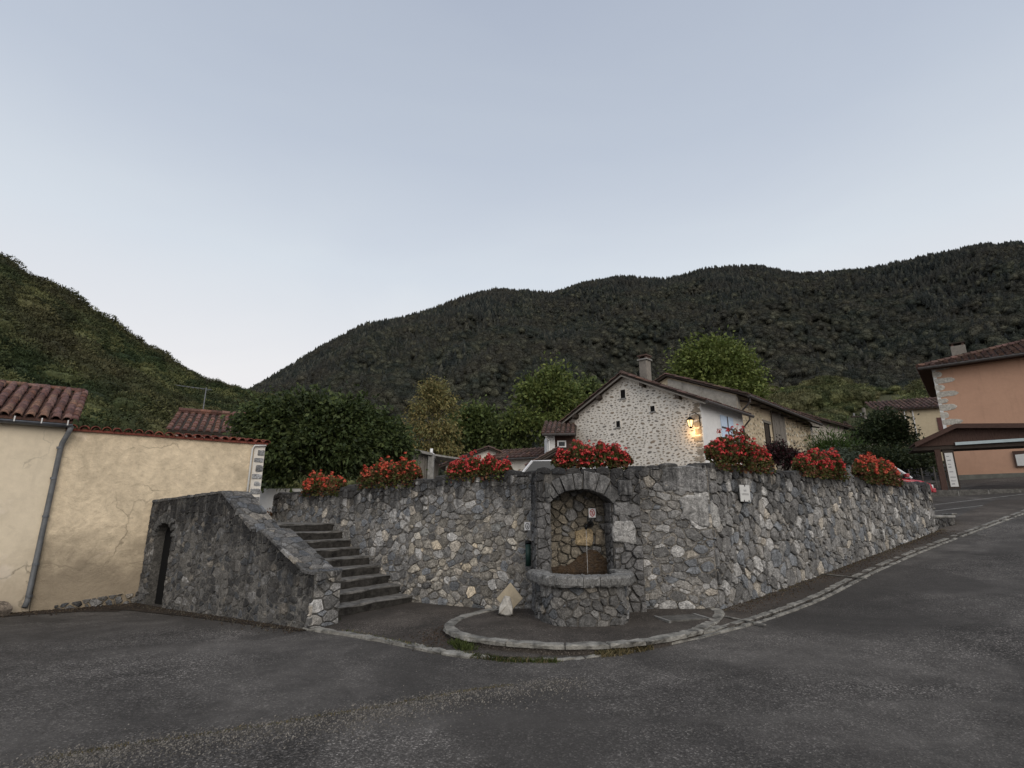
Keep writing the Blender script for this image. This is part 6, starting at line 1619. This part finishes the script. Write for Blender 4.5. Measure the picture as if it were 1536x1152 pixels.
# ------------------------------------------------------------------ cars
def car(name, label, loc, rz, Ln, Hh, Wd, body, roofm, van=False, stripe=None):
    t = thing(name, label, 'car', loc, 0)
    T = Matrix.Translation(Vector(loc)) @ Matrix.Rotation(rz, 4, 'Z')
    def tr(m):
        m.v = [tuple(T @ Vector(p)) for p in m.v]; return m
    h = Ln/2; hw = Wd/2
    def loft(m, secs):   # secs: list of (x, halfwidth, z0, z1)
        vs = []
        for (x, w, z0, z1) in secs:
            r_ = min(.07, (z1-z0)*.3); vs += [(x, -w, z0+r_), (x, -w+r_*.6, z0), (x, w-r_*.6, z0), (x, w, z0+r_), (x, w, z1-r_), (x, w-r_, z1), (x, -w+r_, z1), (x, -w, z1-r_)]
        n_ = len(secs); fs = [(i*8+k, i*8+(k+1) % 8, (i+1)*8+(k+1) % 8, (i+1)*8+k) for i in range(n_-1) for k in range(8)]+[tuple(range(8)), tuple(range((n_-1)*8, n_*8))]
        m.add(vs, fs)
    zb, zs = .28, Hh*.60
    m = MB(); loft(m, [(-h, hw*.80, zb+.1, zs-.12), (-h+.12, hw*.93, zb, zs-.02), (-h*.5, hw, zb-.05, zs), (h*.35, hw, zb-.05, zs-.01), (h*.75, hw*.97, zb-.02, zs-.12), (h-.12, hw*.88, zb, zs-.24), (h, hw*.74, zb+.1, zs-.34)])
    tr(m).build('body', M[body], t, smooth=False, bevel=.03)
    xr0, xr1 = (-h+.25, h*.22) if not van else (-h+.12, h*.36); xs0, xs1 = (-h+.05, h*.56) if not van else (-h+.04, h*.62)
    gw = hw*.80
    m = MB(); z0, z1 = zs-.03, Hh-.05
    vs = [(xs0, -hw*.95, z0), (xs1, -hw*.95, z0), (xs1, hw*.95, z0), (xs0, hw*.95, z0), (xr0, -gw, z1), (xr1, -gw, z1), (xr1, gw, z1), (xr0, gw, z1)]
    m.add(vs, [(0, 1, 5, 4), (1, 2, 6, 5), (2, 3, 7, 6), (3, 0, 4, 7), (4, 5, 6, 7)]); tr(m).build('cabin_glass', M['glass'], t)
    m = MB(); loft(m, [(xr0-.03, gw*.96, z1-.02, z1+.03), ((xr0+xr1)/2, gw+.02, z1-.03, z1+.06), (xr1+.03, gw*.96, z1-.02, z1+.02)]); tr(m).build('roof', M[roofm], t, bevel=.02)
    for sy in (-1, 1):
        for (xa, xb) in ((xs0, xr0), (xs1, xr1), ((xs0+xs1)*.5+.05, (xr0+xr1)*.5+.05)) + ((((xs0*.62+xs1*.38), (xr0*.62+xr1*.38)),) if van else ()):
            m = MB(); m.tube([Vector((xa, sy*hw*.955, z0)), Vector((xb, sy*(gw+.01), z1))], .05, 6); tr(m).build('pillar', M[roofm], t)
        if van:
            m = MB(); m.add([(xs0, sy*(hw*.955), z0), ((xs0+xs1)*.48, sy*(hw*.955), z0), ((xr0+xr1)*.48, sy*(gw+.012), z1), (xr0, sy*(gw+.012), z1)], [(0, 1, 2, 3)]); q_ = tr(m).build('side_panel', M[roofm], t)
        m = MB(); m.box((xs1-.25, sy*(hw+.09), zs+.08), (.12, .18, .14)); tr(m).build('mirror', M[body], t, bevel=.02)
        for sx in (-1, 1):
            cx = sx*(h-.72); w_ = MB(); w_.tube([(cx, sy*(hw-.16), .31), (cx, sy*(hw+.01), .31)], .31, 16); wo_ = tr(w_).build('wheel', M['tyre'], t)
            r_ = MB(); r_.tube([(cx, sy*(hw), .31), (cx, sy*(hw+.02), .31)], .19, 12); tr(r_).build('rim', M['zinc'], wo_)
        m = MB(); m.box((h-.10, sy*hw*.62, zs-.36), (.16, .34, .14)); tr(m).build('headlight', M['white_paint'], t, bevel=.02)
        m = MB(); m.box((-h+.05, sy*hw*.72, zs-.22), (.08, .22, .2)); tr(m).build('tail_light', M['red_paint'], t, bevel=.01)
    m = MB(); m.box((h-.03, 0, .38), (.14, Wd*.86, .18)); tr(m).build('bumper', M[body], t, bevel=.03)
    if stripe:
        m = MB(); loft(m, [(-.2, .24, z1+.045, z1+.066), (-.7, .26, z1+.045, z1+.066), (-1.2, .18, z1+.03, z1+.056)]); tr(m).build('roof_stripe', M[stripe], t)
        for sy in (-1, 1):
            m = MB(); m.add([(-h+.4, sy*(hw+.004), zb+.2), (h*.3, sy*(hw+.004), zb+.1), (h*.1, sy*(hw+.004), zs-.1), (-h+.3, sy*(hw+.004), zs-.12)], [(0, 1, 2, 3)]); md_ = tr(m).build('side_stripe', M['car_white'], t)
    return t
car('parked_car', 'red car with white roof parked past the end of the road wall', (15.5, 22.9, 2.20), R(-5), 4.05, 1.50, 1.72, 'car_red', 'car_white', stripe='car_red')
car('parked_van', 'white van under the canopy, its roof showing left of the widest planter', (1.55, 20.3, 1.88), R(178), 4.3, 1.72, 1.75, 'car_white', 'car_white', van=True)
# ------------------------------------------------------------------ utility pole, fence and cable by the ruin
pu = W(1303, 660, 44); up_ = thing('utility_pole', 'old pole with a crossarm rising behind the ruined barn', 'pole', (pu.x, pu.y, 4))
m = MB(); m.tube([(pu.x, pu.y, 3.5), (pu.x, pu.y, W(1303, 612, 44).z)], .13, 8); m.build('pole', M['grey_wood'], up_)
zt = W(1303, 625, 44).z; m = MB(); m.box((pu.x-.2, pu.y, zt), (1.9, .14, .14)); m.build('crossarm', M['dark_wood'], up_)
for x in (-.9, -.3, .4): m = MB(); m.tube([(pu.x+x, pu.y, zt+.07), (pu.x+x, pu.y, zt+.3)], .06, 6); m.build('insulator', M['grey_letter'], up_)
def cable(label, a_, b_, sag, rad=.015):
    a_, b_ = Vector(a_), Vector(b_); P = [a_.lerp(b_, k/14)-Vector((0, 0, sag*4*(k/14)*(1-k/14))) for k in range(15)]
    m = MB(); m.tube(P, rad, 5); tag(m.build('cable', M['iron'], None), label, 'cable')
cable('thin cable sagging from the old pole to the yellow house', (pu.x+.4, pu.y, zt+.25), fy(.3, W(1345, 617, 46).z-.6, .1), .25, .03)
fn = thing('wire_fence', 'sagging wire fence with thin posts in front of the dark hedge', 'fence', (17, 26, 2))
fa, fb3 = W(1325, 708, 27), W(1400, 700, 27)
for k in range(5):
    p = fa.lerp(fb3, k/4); m = MB(); m.tube([(p.x, p.y, p.z-1.3), (p.x, p.y, p.z)], .03, 6); m.build('post', M['grey_wood'], fn)
for dz in (0, -.4, -.8):
    m = MB(); m.tube([fa.lerp(fb3, k/12)+Vector((0, 0, dz-.06*math.sin(k*math.pi/3)**2)) for k in range(13)], .012, 4); m.build('wire', M['iron'], fn)

# ------------------------------------------------------------------ trees and plants
def leaves(P, nrm, size, rs, droop=.25, aspect=.55, fold=.25):
    """one folded leaf (2 quads) per point; returns (N*8,3)"""
    n = len(P)
    d = nrm+rs.normal(size=(n, 3))*.75; d[:, 2] -= droop; d /= np.linalg.norm(d, axis=1)[:, None]
    r_ = rs.normal(size=(n, 3)); s = np.cross(d, r_); s /= np.linalg.norm(s, axis=1)[:, None]+1e-9
    nn = np.cross(s, d); L = (size*rs.uniform(.6, 1.25, n))[:, None]
    base, mid, tip = P, P+d*L*.5+nn*L*.04, P+d*L-nn*L*.12
    w = L*aspect*.5; up = nn*w*fold
    l_, r2 = mid+s*w+up, mid-s*w+up
    return np.stack([base, mid, tip, l_, base, r2, tip, mid], 1).reshape(-1, 3)
def crown_pts(lobes, n, rs, shell=.45, gap=0.0, gsc=.5, flat_under=True):
    vol = np.array([l[3]*l[4]*l[5] for l in lobes])**.7; k = rs.choice(len(lobes), n, p=vol/vol.sum())
    Lb_ = np.array(lobes)[k]; d = rs.normal(size=(n, 3)); d /= np.linalg.norm(d, axis=1)[:, None]
    if flat_under: d[:, 2] = np.where(d[:, 2] < -.35, -d[:, 2]*.5, d[:, 2])
    r_ = 1-(1-rs.random(n)**.5)*shell
    bump = np.array([mnoise.noise(Vector((float(a_)*2.3+float(kk)*3, float(b_)*2.3, float(c_)*2.3))) for (a_, b_, c_), kk in zip(d, k)])
    r_ = r_*(1+.42*bump)
    P = Lb_[:, :3]+d*Lb_[:, 3:6]*r_[:, None]
    if gap:
        g_ = np.array([mnoise.noise(Vector((float(p[0])/gsc, float(p[1])/gsc, float(p[2])/gsc))) for p in P]); m_ = g_ > gap-.5
        P, d, k = P[m_], d[m_], k[m_]
    return P, d, k
def leafcol(P, cols, rs, zlo, zhi):
    n = len(P); c = np.array(cols)[rs.integers(0, len(cols), n)]*rs.uniform(.75, 1.25, (n, 1))
    return np.repeat(c, 8, axis=0)
def tree(name, label, cat, base, lobes, n, size, cols, trunk=.2, bark='bark', seed=1, shell=.5, gap=0, aspect=.55, droop=.25, group=None, limbs=True, forks=None, sub=True):
    rs = np.random.default_rng(seed); base = Vector(base); t = thing(name, label, cat, base, 0, group)
    P, d, k = crown_pts(lobes, n, rs, shell, gap)
    if sub:   # gather the leaves in sprays
        q = P[rs.integers(0, len(P), len(P)//14+1)]; own = rs.integers(0, len(q), len(P))
        P2 = q[own]+rs.normal(size=P.shape)*size*1.3; d2 = d[rs.integers(0, len(d), len(P))]
        ctr = np.array(lobes)[:, :3].mean(0); dd = P2-ctr; dd /= np.linalg.norm(dd, axis=1)[:, None]
        h_ = len(P)//2; P = np.concatenate([P[:h_], P2[h_:]]); d = np.concatenate([d[:h_], dd[h_:]])
    V = leaves(P, d, size, rs, droop, aspect); c = leafcol(P, cols, rs, 0, 1)
    V = V-np.array(base)[None, :]
    link('crown', qmesh('crown', V, 4, M['leaf'], c), t)
    m = MB(); top = Vector(np.average(np.array(lobes)[:, :3], axis=0)); rg_ = random.Random(seed)
    mid = base.lerp(top, .5)+Vector((rg_.uniform(-.1, .1), rg_.uniform(-.1, .1), 0))
    m.tube([base-Vector((0, 0, .2)), base.lerp(mid, .5), mid, top], [trunk*1.15, trunk*.9, trunk*.75, trunk*.35], 9); m.build('trunk', M[bark], t, smooth=True)
    if limbs:
        for lb in lobes[:14]:
            m = MB(); e_ = Vector(lb[:3])+Vector((0, 0, lb[5]*.5)); s_ = base.lerp(top, rg_.uniform(.45, .85)); c_ = s_.lerp(e_, .5)+Vector((0, 0, .12*(e_-s_).length))
            m.tube([s_, c_, e_], [trunk*.42, trunk*.26, trunk*.08], 6); m.build('limb', M[bark], t, smooth=True)
    return t
def px_lobes(items, Y, dep=1.0, seed=0):
    """lobes given as (u, v, ru, rv) in photograph pixels at distance Y"""
    rg_ = random.Random(seed); out = []
    for (u, v, ru, rv) in items:
        yy = Y+rg_.uniform(-.35, .35)*dep; p = W(u, v, yy); k = yy/FPX*1.03
        out.append((p.x, p.y, p.z, ru*k, max(ru, rv)*k*dep, rv*k))
    return out
DK = [(.045, .066, .022), (.062, .086, .028), (.085, .110, .036), (.030, .046, .016)]
lob = px_lobes([(385, 640, 32, 26), (420, 628, 40, 28), (470, 618, 42, 24), (525, 626, 40, 24), (565, 650, 36, 28), (590, 672, 26, 24), (400, 680, 36, 34), (440, 690, 40, 38), (490, 660, 50, 38), (535, 685, 45, 32), (450, 655, 50, 34), (410, 715, 26, 24), (500, 700, 40, 26), (605, 690, 12, 14)], 16.5, 1.0, 3)
tree('spreading_tree', 'broad dark green leafy tree spreading over the head of the stairs', 'tree', (W(470, 720, 16.5).x, 16.5, 1.4), lob, 42000, .165, DK, .22, seed=5, shell=.55, aspect=.5, droop=.6)
BI = [(.17, .16, .065), (.21, .185, .075), (.14, .145, .058), (.25, .20, .08)]
lob = px_lobes([(646, 590, 20, 24), (638, 620, 28, 26), (668, 610, 20, 28), (632, 650, 34, 26), (664, 650, 28, 28), (636, 682, 42, 24), (668, 676, 26, 24), (652, 596, 18, 30), (614, 675, 26, 22)], 42, .9, 4)
tree('birch_tree', 'tall thin birch with yellowing hanging foliage behind the board shed', 'tree', (W(648, 700, 42).x, 42, 2.5), lob, 15000, .26, BI, .2, 'birch_bark', seed=6, shell=.9, gap=.35, droop=1.1, aspect=.5)
GR = [(.075, .105, .032), (.10, .13, .04), (.125, .155, .048), (.06, .085, .028)]
GR2 = [(.065, .09, .034), (.09, .115, .04), (.115, .14, .048)]
lob = px_lobes([(830, 570, 26, 24), (815, 600, 40, 32), (850, 605, 34, 30), (800, 640, 44, 34), (845, 645, 36, 36), (795, 590, 18, 24)], 46, .9, 5)
tree('poplar_tree', 'tallest bright green tree just left of the pale stone house', 'tree', (W(825, 700, 46).x, 46, 3), lob, 14000, .36, [(.09, .125, .036), (.12, .155, .044), (.15, .175, .05)], .3, seed=7, shell=.75, gap=.25)
lob = px_lobes([(880, 590, 26, 20), (895, 615, 26, 24), (870, 625, 30, 26)], 52, .9, 6)
tree('leafy_tree', 'green tree partly hidden behind the left roof slope of the pale stone house', 'tree', (W(880, 700, 52).x, 52, 3), lob, 6500, .42, GR2, .25, seed=8, shell=.75, gap=.2)
lob = px_lobes([(715, 630, 30, 22), (705, 655, 34, 24), (735, 660, 28, 26)], 48, .9, 7)
tree('leafy_tree', 'rounded green tree directly behind the low white house, right of the birch', 'tree', (W(712, 700, 48).x, 48, 3), lob, 7500, .40, GR, .22, seed=9, shell=.75, gap=.2)
lob = px_lobes([(765, 645, 24, 20), (768, 668, 28, 20), (750, 668, 20, 18)], 47, .9, 8)
tree('leafy_tree', 'smaller dark green tree between the rounded tree and the tallest tree', 'tree', (W(765, 700, 47).x, 47, 3), lob, 5500, .38, GR2, .2, seed=10, shell=.75, gap=.2)
lob = px_lobes([(686, 640, 14, 24), (690, 670, 18, 22), (678, 665, 12, 20)], 52, .9, 9)
tree('leafy_tree', 'narrow dark tree squeezed in right behind the birch', 'tree', (W(688, 700, 52).x, 52, 3), lob, 3500, .36, DK, .18, seed=11, shell=.7)
lob = px_lobes([(1070, 530, 40, 24), (1045, 548, 36, 28), (1095, 548, 38, 28), (1072, 560, 55, 34), (1118, 575, 28, 24), (1030, 570, 30, 24), (1080, 590, 60, 30), (1128, 595, 18, 16)], 52, .9, 10)
tree('round_tree', 'big round bright green tree rising behind the two old barns', 'tree', (W(1075, 640, 52).x, 52, 4), lob, 20000, .40, [(.10, .135, .034), (.135, .17, .044), (.165, .195, .054)], .4, seed=12, shell=.6, gap=.15)
lob = px_lobes([(1330, 640, 26, 26), (1345, 665, 24, 26), (1312, 660, 24, 28), (1335, 690, 34, 18)], 34, .9, 11)
tree('dark_shrub_tree', 'dark small-leaved tree standing in front of the pale yellow house', 'tree', (W(1333, 710, 34).x, 34, 3), lob, 11000, .20, [(.028, .042, .018), (.038, .055, .022), (.05, .065, .028)], .15, seed=13, shell=.6)
def bush(name, label, items, Y, n, size, cols, seed, cat='bush', **k):
    lob = px_lobes(items, Y, 1.0, seed); b = W(items[0][0], items[0][1]+items[0][3]*1.3, Y)
    return tree(name, label, cat, b, lob, n, size, cols, .05, seed=seed, limbs=False, **k)
bush('spiky_bush', 'fresh green spiky bush in front of the ruined barn wall', [(1250, 676, 22, 10), (1236, 680, 14, 10), (1265, 678, 12, 9)], 33, 4500, .34, [(.05, .09, .022), (.07, .115, .03)], 14, aspect=.14, droop=-.6)
bush('dark_hedge', 'dark hedge running below the small dark tree towards the shelter', [(1290, 690, 40, 18), (1340, 695, 40, 20), (1375, 700, 24, 26), (1260, 695, 24, 16), (1380, 680, 14, 18)], 29, 12000, .16, [(.022, .034, .014), (.032, .045, .018), (.045, .055, .022)], 15, cat='hedge')
bush('purple_bush', 'dark purple leaved bush between the first two planters of the road wall', [(1178, 690, 22, 18), (1195, 698, 18, 14), (1165, 680, 12, 14)], 14.5, 4500, .075, [(.050, .014, .018), (.03, .012, .014), (.02, .02, .014)], 16)
bush('grey_bush', 'pale grey green bush just behind the middle planter of the road wall', [(1250, 688, 16, 12), (1270, 694, 16, 12)], 17.5, 2500, .09, [(.08, .10, .07), (.06, .075, .05)], 17)
bush('withered_plant', 'withered orange brown plant in the trough above the stairs', [(403, 776, 8, 5)], 14.2, 500, .06, [(.16, .07, .03), (.10, .07, .03)], 18, cat='plant')

# ------------------------------------------------------------------ geranium planters along the wall tops
rgf = np.random.default_rng(5)
def flower_mesh(seed, cols):
    rs = np.random.default_rng(seed); V = []; Cc = []
    for i in range(18):
        d = rs.normal(size=3); d[2] = abs(d[2])*.8-.1; d /= np.linalg.norm(d); c = d*.034*rs.uniform(.5, 1.3)
        a_ = np.cross(d, rs.normal(size=3)); a_ /= np.linalg.norm(a_); b_ = np.cross(d, a_); s_ = rs.uniform(.012, .019)
        V += [c+a_*s_, c+b_*s_+d*.006, c-a_*s_, c-b_*s_+d*.006]; k = np.array(cols[rs.integers(0, len(cols))])*rs.uniform(.75, 1.15)
        Cc += [k]*4
    return qmesh('flower_head', np.array(V), 4, M['petal'], np.array(Cc))
REDS = [(.55, .035, .04), (.66, .07, .065), (.42, .02, .035), (.70, .15, .12)]
REDS2 = [(.66, .10, .05), (.52, .06, .045), (.74, .19, .10)]
FM = [flower_mesh(i, REDS) for i in range(4)]; FM2 = [flower_mesh(i+10, REDS2) for i in range(4)]
def wall_y(u):
    """distance at which the wall line passes under pixel column u"""
    best = None; d = W(u, 770, 1.0)
    for A, B in ((L0, L1), (L1, L2), (L2, CC), (CC, RR)):
        ux, uy = B[0]-A[0], B[1]-A[1]; den = d.x*uy-d.y*ux
        if abs(den) < 1e-6: continue
        t = (A[0]*uy-A[1]*ux)/den; s_ = ((d.x*t-A[0])*ux+(d.y*t-A[1])*uy)/(ux*ux+uy*uy)
        if -1e-3 <= s_ <= 1.001: return d.y*t, Vector((ux, uy, 0)).normalized()
def planter(u, vt, vb, w, label, nf, fm, seed, fl=.32, tall=0):
    Y, Ud = wall_y(u); Y += .12; c = W(u, vb, Y); rs = np.random.default_rng(seed)
    hw = w/2*Y/FPX/1.0/max(.35, abs(Ud.x*1.0-Ud.y*c.x/Y))*(.78 if u > 1000 else .95); H_ = (vb-vt)*Y/FPX*(1.1 if u > 1000 else 1.05); Nn = Vector((Ud.y, -Ud.x, 0))
    base = Vector((c.x, c.y, c.z))+Vector((0, 0, -.03)); t = thing('geranium_planter', label, 'flower box', base, 0, 'red geranium boxes along the wall tops')
    m = MB(); b_ = base; m.extr([b_-Ud*hw*.72+Nn*.05, b_+Ud*hw*.72+Nn*.05, b_+Ud*hw*.72-Nn*.13, b_-Ud*hw*.72-Nn*.13], (0, 0, .10)); m.build('box', M['dark_wood'], t, bevel=.01)
    # foliage volume: a ragged dome along the wall
    n = int(2600*hw/.5); x = rs.uniform(-1, 1, n); a_ = rs.uniform(-.35, math.pi+.35, n); rr = rs.random(n)**.45
    prof = np.sqrt(np.clip(1-np.abs(x)**2.4, 0, 1))*(.70+.75*np.array([mnoise.noise(Vector((float(q)*hw*5+seed, 1.3, seed*2.0))) for q in x]))
    hh = H_*.52*prof*rr; y = np.cos(a_)*hh*.95; z = H_*.36+np.sin(a_)*hh*1.18
    U3, N3 = np.array(Ud), np.array(Nn); P = x[:, None]*hw*U3+y[:, None]*N3*.8+z[:, None]*np.array([0, 0, 1.0])
    d = y[:, None]*N3+(z-H_*.3)[:, None]*np.array([0, 0, 1.0]); d /= np.linalg.norm(d, axis=1)[:, None]+1e-6
    n2 = n//4; x2 = rs.uniform(-.93, .93, n2); P2 = x2[:, None]*hw*U3+rs.uniform(-.12, .16, n2)[:, None]*N3+rs.uniform(-.02, H_*.35, n2)[:, None]*np.array([0, 0, 1.0])
    P = np.concatenate([P, P2]); d = np.concatenate([d, np.repeat((N3+np.array([0, 0, .3]))[None, :], n2, 0)])
    V = leaves(P, d, .055, rs, .1, .95, .3); cols = [(.06, .075, .022), (.09, .105, .03), (.13, .13, .04), (.16, .085, .04), (.20, .07, .045)]
    link('foliage', qmesh('foliage', V, 4, M['leaf'], leafcol(P, cols, rs, 0, 1)), t)
    # stems and flower heads
    k = 0; st_ = MB()
    for i in range(nf*3):
        if k >= nf: break
        xx = float(rs.uniform(-1, 1)); aa = float(rs.uniform(-.15, math.pi+.15))
        pf = math.sqrt(max(0, 1-abs(xx)**2.4))*(.70+.75*mnoise.noise(Vector((xx*hw*5+seed, 1.3, seed*2.0))))
        if pf < .25: continue
        if math.cos(aa) < -.4 and rs.random() < .7: continue
        r_ = H_*.52*pf*float(rs.uniform(.92, 1.22)); yy = math.cos(aa)*r_*.9; zz = H_*.36+math.sin(aa)*r_*1.18
        if rs.random() < .16: zz += float(rs.uniform(.02, .10))
        p = Ud*(xx*hw)+Nn*(yy*.85)+Vector((0, 0, zz)); o = bpy.data.objects.new('flower_head', fm[k % 4]); C.objects.link(o); o.parent = t
        o.location = p; o.rotation_euler = (float(rs.uniform(-.7, .7)), float(rs.uniform(-.7, .7)), float(rs.uniform(0, 6))); s_ = float(rs.uniform(.45, 1.05))*fl/.32; o.scale = (s_,)*3
        q_ = Ud*(xx*hw*.8)+Vector((0, 0, H_*.25)); st_.tube([base+q_, base+p], .003, 3, False); k += 1
    st_.build('stems', M['leaf_stem'], t, kind='stuff')
    return t
M['dirt_shade'] = asphalt('contact_dirt_shade', .030, 1.16, .4, .6)  # brown dirt, with contact darkness painted into its colour
M['leaf_stem'] = plain('green_stem', (.06, .08, .03), .7, .2)
planter(485, 709, 741, 62, 'small geranium box above the stairs, leftmost along the wall', 110, FM2, 1, .42)
planter(583, 690, 729, 92, 'geranium box in front of the dark tree, second from the left', 160, FM2, 2, .38)
planter(717, 683, 719, 98, 'wide low geranium box left of the fountain, before the low white house', 180, FM, 3, .34)
planter(888, 664, 709, 124, 'largest and widest geranium box, standing directly above the fountain', 190, FM, 4, .34)
planter(1112, 652, 705, 112, 'tallest geranium box, on the road wall right above the street plaque', 200, FM, 5, .38)
planter(1232, 680, 714, 88, 'geranium box in the middle of the road wall, before the spiky bush', 180, FM, 6, .40)
planter(1318, 686, 724, 76, 'geranium box nearest the far end of the road wall, before the red car', 180, FM2, 7, .46)

# ------------------------------------------------------------------ tufts, moss and gravel
def tufts(name, label, pts, n, hgt, cols, seed, cat='grass', spread=.12):
    rs = np.random.default_rng(seed); V = []; Cc = []
    for _ in range(n):
        p = pts[rs.integers(0, len(pts))]; x, y = p[0]+rs.normal()*spread, p[1]+rs.normal()*spread*.5; z = g(x, y)+(p[2] if len(p) > 2 else .0)
        a_ = rs.uniform(0, 6.28); h_ = hgt*rs.uniform(.3, 1.1); ln_ = rs.normal(size=2)*h_*.5; w = .004+.003*rs.random()
        dx, dy = math.cos(a_)*w, math.sin(a_)*w
        V += [(x-dx, y-dy, z-.01), (x+dx, y+dy, z-.01), (x+dx*.5+ln_[0]*.6, y+dy*.5+ln_[1]*.6, z+h_*.7), (x+ln_[0], y+ln_[1], z+h_)]
        k = np.array(cols[rs.integers(0, len(cols))])*rs.uniform(.7, 1.2); Cc += [k]*4
    o = link(name, qmesh(name, np.array(V), 4, M['leaf'], np.array(Cc))); return tag(o, label, cat, None, 'stuff')
GC = [(.06, .085, .02), (.08, .10, .03), (.05, .065, .02)]; DC_ = [(.20, .16, .085), (.15, .12, .06), (.11, .10, .05)]
def line_pts(pxs, n, off=0):
    P = [ground_hit(*q) for q in pxs]; f = [lin(list(range(len(P))), [p[k] for p in P]) for k in (0, 1)]; return [(f[0](i*(len(P)-1)/n), f[1](i*(len(P)-1)/n), off) for i in range(n+1)]
tufts('grass_tuft', 'green weed tuft at the left end of the round kerb', line_pts([(684, 968), (700, 978)], 4), 500, .10, GC, 1, spread=.05)
tufts('grass_strip', 'short green weeds along the foot of the round kerb', line_pts([(690, 982), (760, 992), (830, 993)], 24), 1500, .05, GC+DC_[:1], 2, spread=.05)
tufts('dry_grass', 'dry straw coloured tuft where the setts begin', line_pts([(905, 984), (965, 974)], 8), 1300, .07, DC_, 3, spread=.06)
tufts('moss_patch', 'green moss patch at the foot of the parapet corner', line_pts([(478, 938), (500, 932)], 4, .02), 700, .05, GC, 4, spread=.05)
tufts('weeds', 'small weeds between kerb stones at the left of the forecourt', line_pts([(520, 950), (640, 975)], 20, .02), 300, .04, GC+DC_, 5, spread=.03)
tufts('seam_grass', 'sparse dry grass in the seam across the near asphalt', line_pts([(75, 1138), (190, 1118), (400, 1088), (560, 1062), (690, 1038), (760, 1028)], 60), 1500, .014, DC_+[(.10, .10, .05)], 6, spread=.035)
tufts('wall_foot_weeds', 'tiny weeds and dead leaves along the foot of the road wall', [(CC[0]+(RR[0]-CC[0])*k/30+.06, CC[1]+(RR[1]-CC[1])*k/30-.08, .02) for k in range(31)], 1200, .03, DC_+[(.07, .05, .03)], 7, spread=.08)
def gravel(name, label, gen, n, smin, smax, cols, seed):
    rs = np.random.default_rng(seed); m = MB()
    for _ in range(n):
        x, y = gen(rs); z = g(x, y); s_ = rs.uniform(smin, smax); a_ = rs.uniform(0, 6.28); c = [math.cos(a_+i*2.09) for i in range(3)]; s2 = [math.sin(a_+i*2.09) for i in range(3)]
        k = np.array(cols[rs.integers(0, len(cols))])*rs.uniform(.7, 1.2)
        m.add([(x+c[i]*s_, y+s2[i]*s_, z-.002) for i in range(3)]+[(x+c[i]*s_*.5+.2*s_, y+s2[i]*s_*.6, z+s_*.8) for i in range(3)], [(0, 1, 4, 3), (1, 2, 5, 4), (2, 0, 3, 5), (3, 4, 5)], [tuple(k)]*6)
    return tag(m.build(name, M['stone_plain'], None), label, 'gravel', None, 'stuff')
seam = line_pts([(75, 1138), (190, 1118), (400, 1088), (560, 1062), (690, 1038), (860, 1018)], 60)
def gen_seam(rs):
    p = seam[rs.integers(0, len(seam))]; return p[0]+rs.normal()*.15, p[1]+abs(rs.normal())*-.25+.05
gravel('seam_gravel', 'loose gravel scattered along the seam across the asphalt', gen_seam, 6500, .004, .011, [(.15, .14, .125), (.21, .195, .175), (.10, .095, .085)], 1)
gravel('road_grit', 'scattered grit and pale chips on the road', lambda rs: (rs.uniform(-7, 9), rs.uniform(3.6, 8)), 1500, .003, .008, [(.12, .115, .105), (.2, .19, .17), (.09, .085, .08)], 2)
def gen_vg(rs):
    t = rs.random(); i = rs.integers(0, 2); o_ = abs(rs.normal())*.25; x, y = CC[0]+(RR[0]-CC[0])*t, CC[1]+(RR[1]-CC[1])*t; return x+.583*o_, y-.812*o_-.02
o_ = gravel('wall_foot_litter', 'brown leaf litter and grit along the foot of the road wall', gen_vg, 2200, .006, .016, [(.07, .045, .03), (.05, .04, .03), (.10, .08, .06)], 3); o_.location.z = .02
o_ = gravel('forecourt_litter', 'dark litter gathered in the corner left of the round kerb', lambda rs: (-1.0+rs.normal()*.15, 7.75+rs.normal()*.35), 500, .005, .014, [(.05, .04, .03), (.08, .06, .05)], 4); o_.location.z = .022

# dirt at the foot of cream wall and parapet, darkened to paint contact shade
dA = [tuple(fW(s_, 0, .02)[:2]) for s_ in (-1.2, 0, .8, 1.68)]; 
strip('wall_foot_dirt_shade', [tuple(fW(-1.2, 0, .55)[:2]), tuple(fW(0, 0, .5)[:2]), tuple(fW(.8, 0, .62)[:2]), tuple(fW(1.3, 0, 1.0)[:2])], dA, .006, 'dirt_shade')
strip('parapet_foot_dirt_shade', [tuple(fP(s_, 0, o_)[:2]) for s_, o_ in ((0, .7), (1, .45), (2.5, .28), (4, .22), (5.3, .12))], [tuple(fP(s_, 0, .0)[:2]) for s_ in (0, 1, 2.5, 4, 5.3)], .010, 'dirt_shade')
def gen_cw(rs):
    s_ = rs.uniform(-1, 1.65); p = fW(s_, 0, abs(rs.normal())*.22+.03); return p.x, p.y
o_ = gravel('cream_wall_litter', 'dead leaves and grit gathered along the foot of the cream wall', gen_cw, 900, .008, .02, [(.06, .045, .03), (.09, .07, .05), (.045, .035, .03)], 5); o_.location.z = .006
def gen_pw(rs):
    s_ = rs.uniform(0, 5.3); p = fP(s_, 0, abs(rs.normal())*.15+.03); return p.x, p.y
o_ = gravel('parapet_foot_litter', 'grit and leaf litter along the foot of the stair parapet', gen_pw, 1100, .006, .015, [(.06, .045, .03), (.10, .09, .07), (.045, .035, .03)], 6); o_.location.z = .010
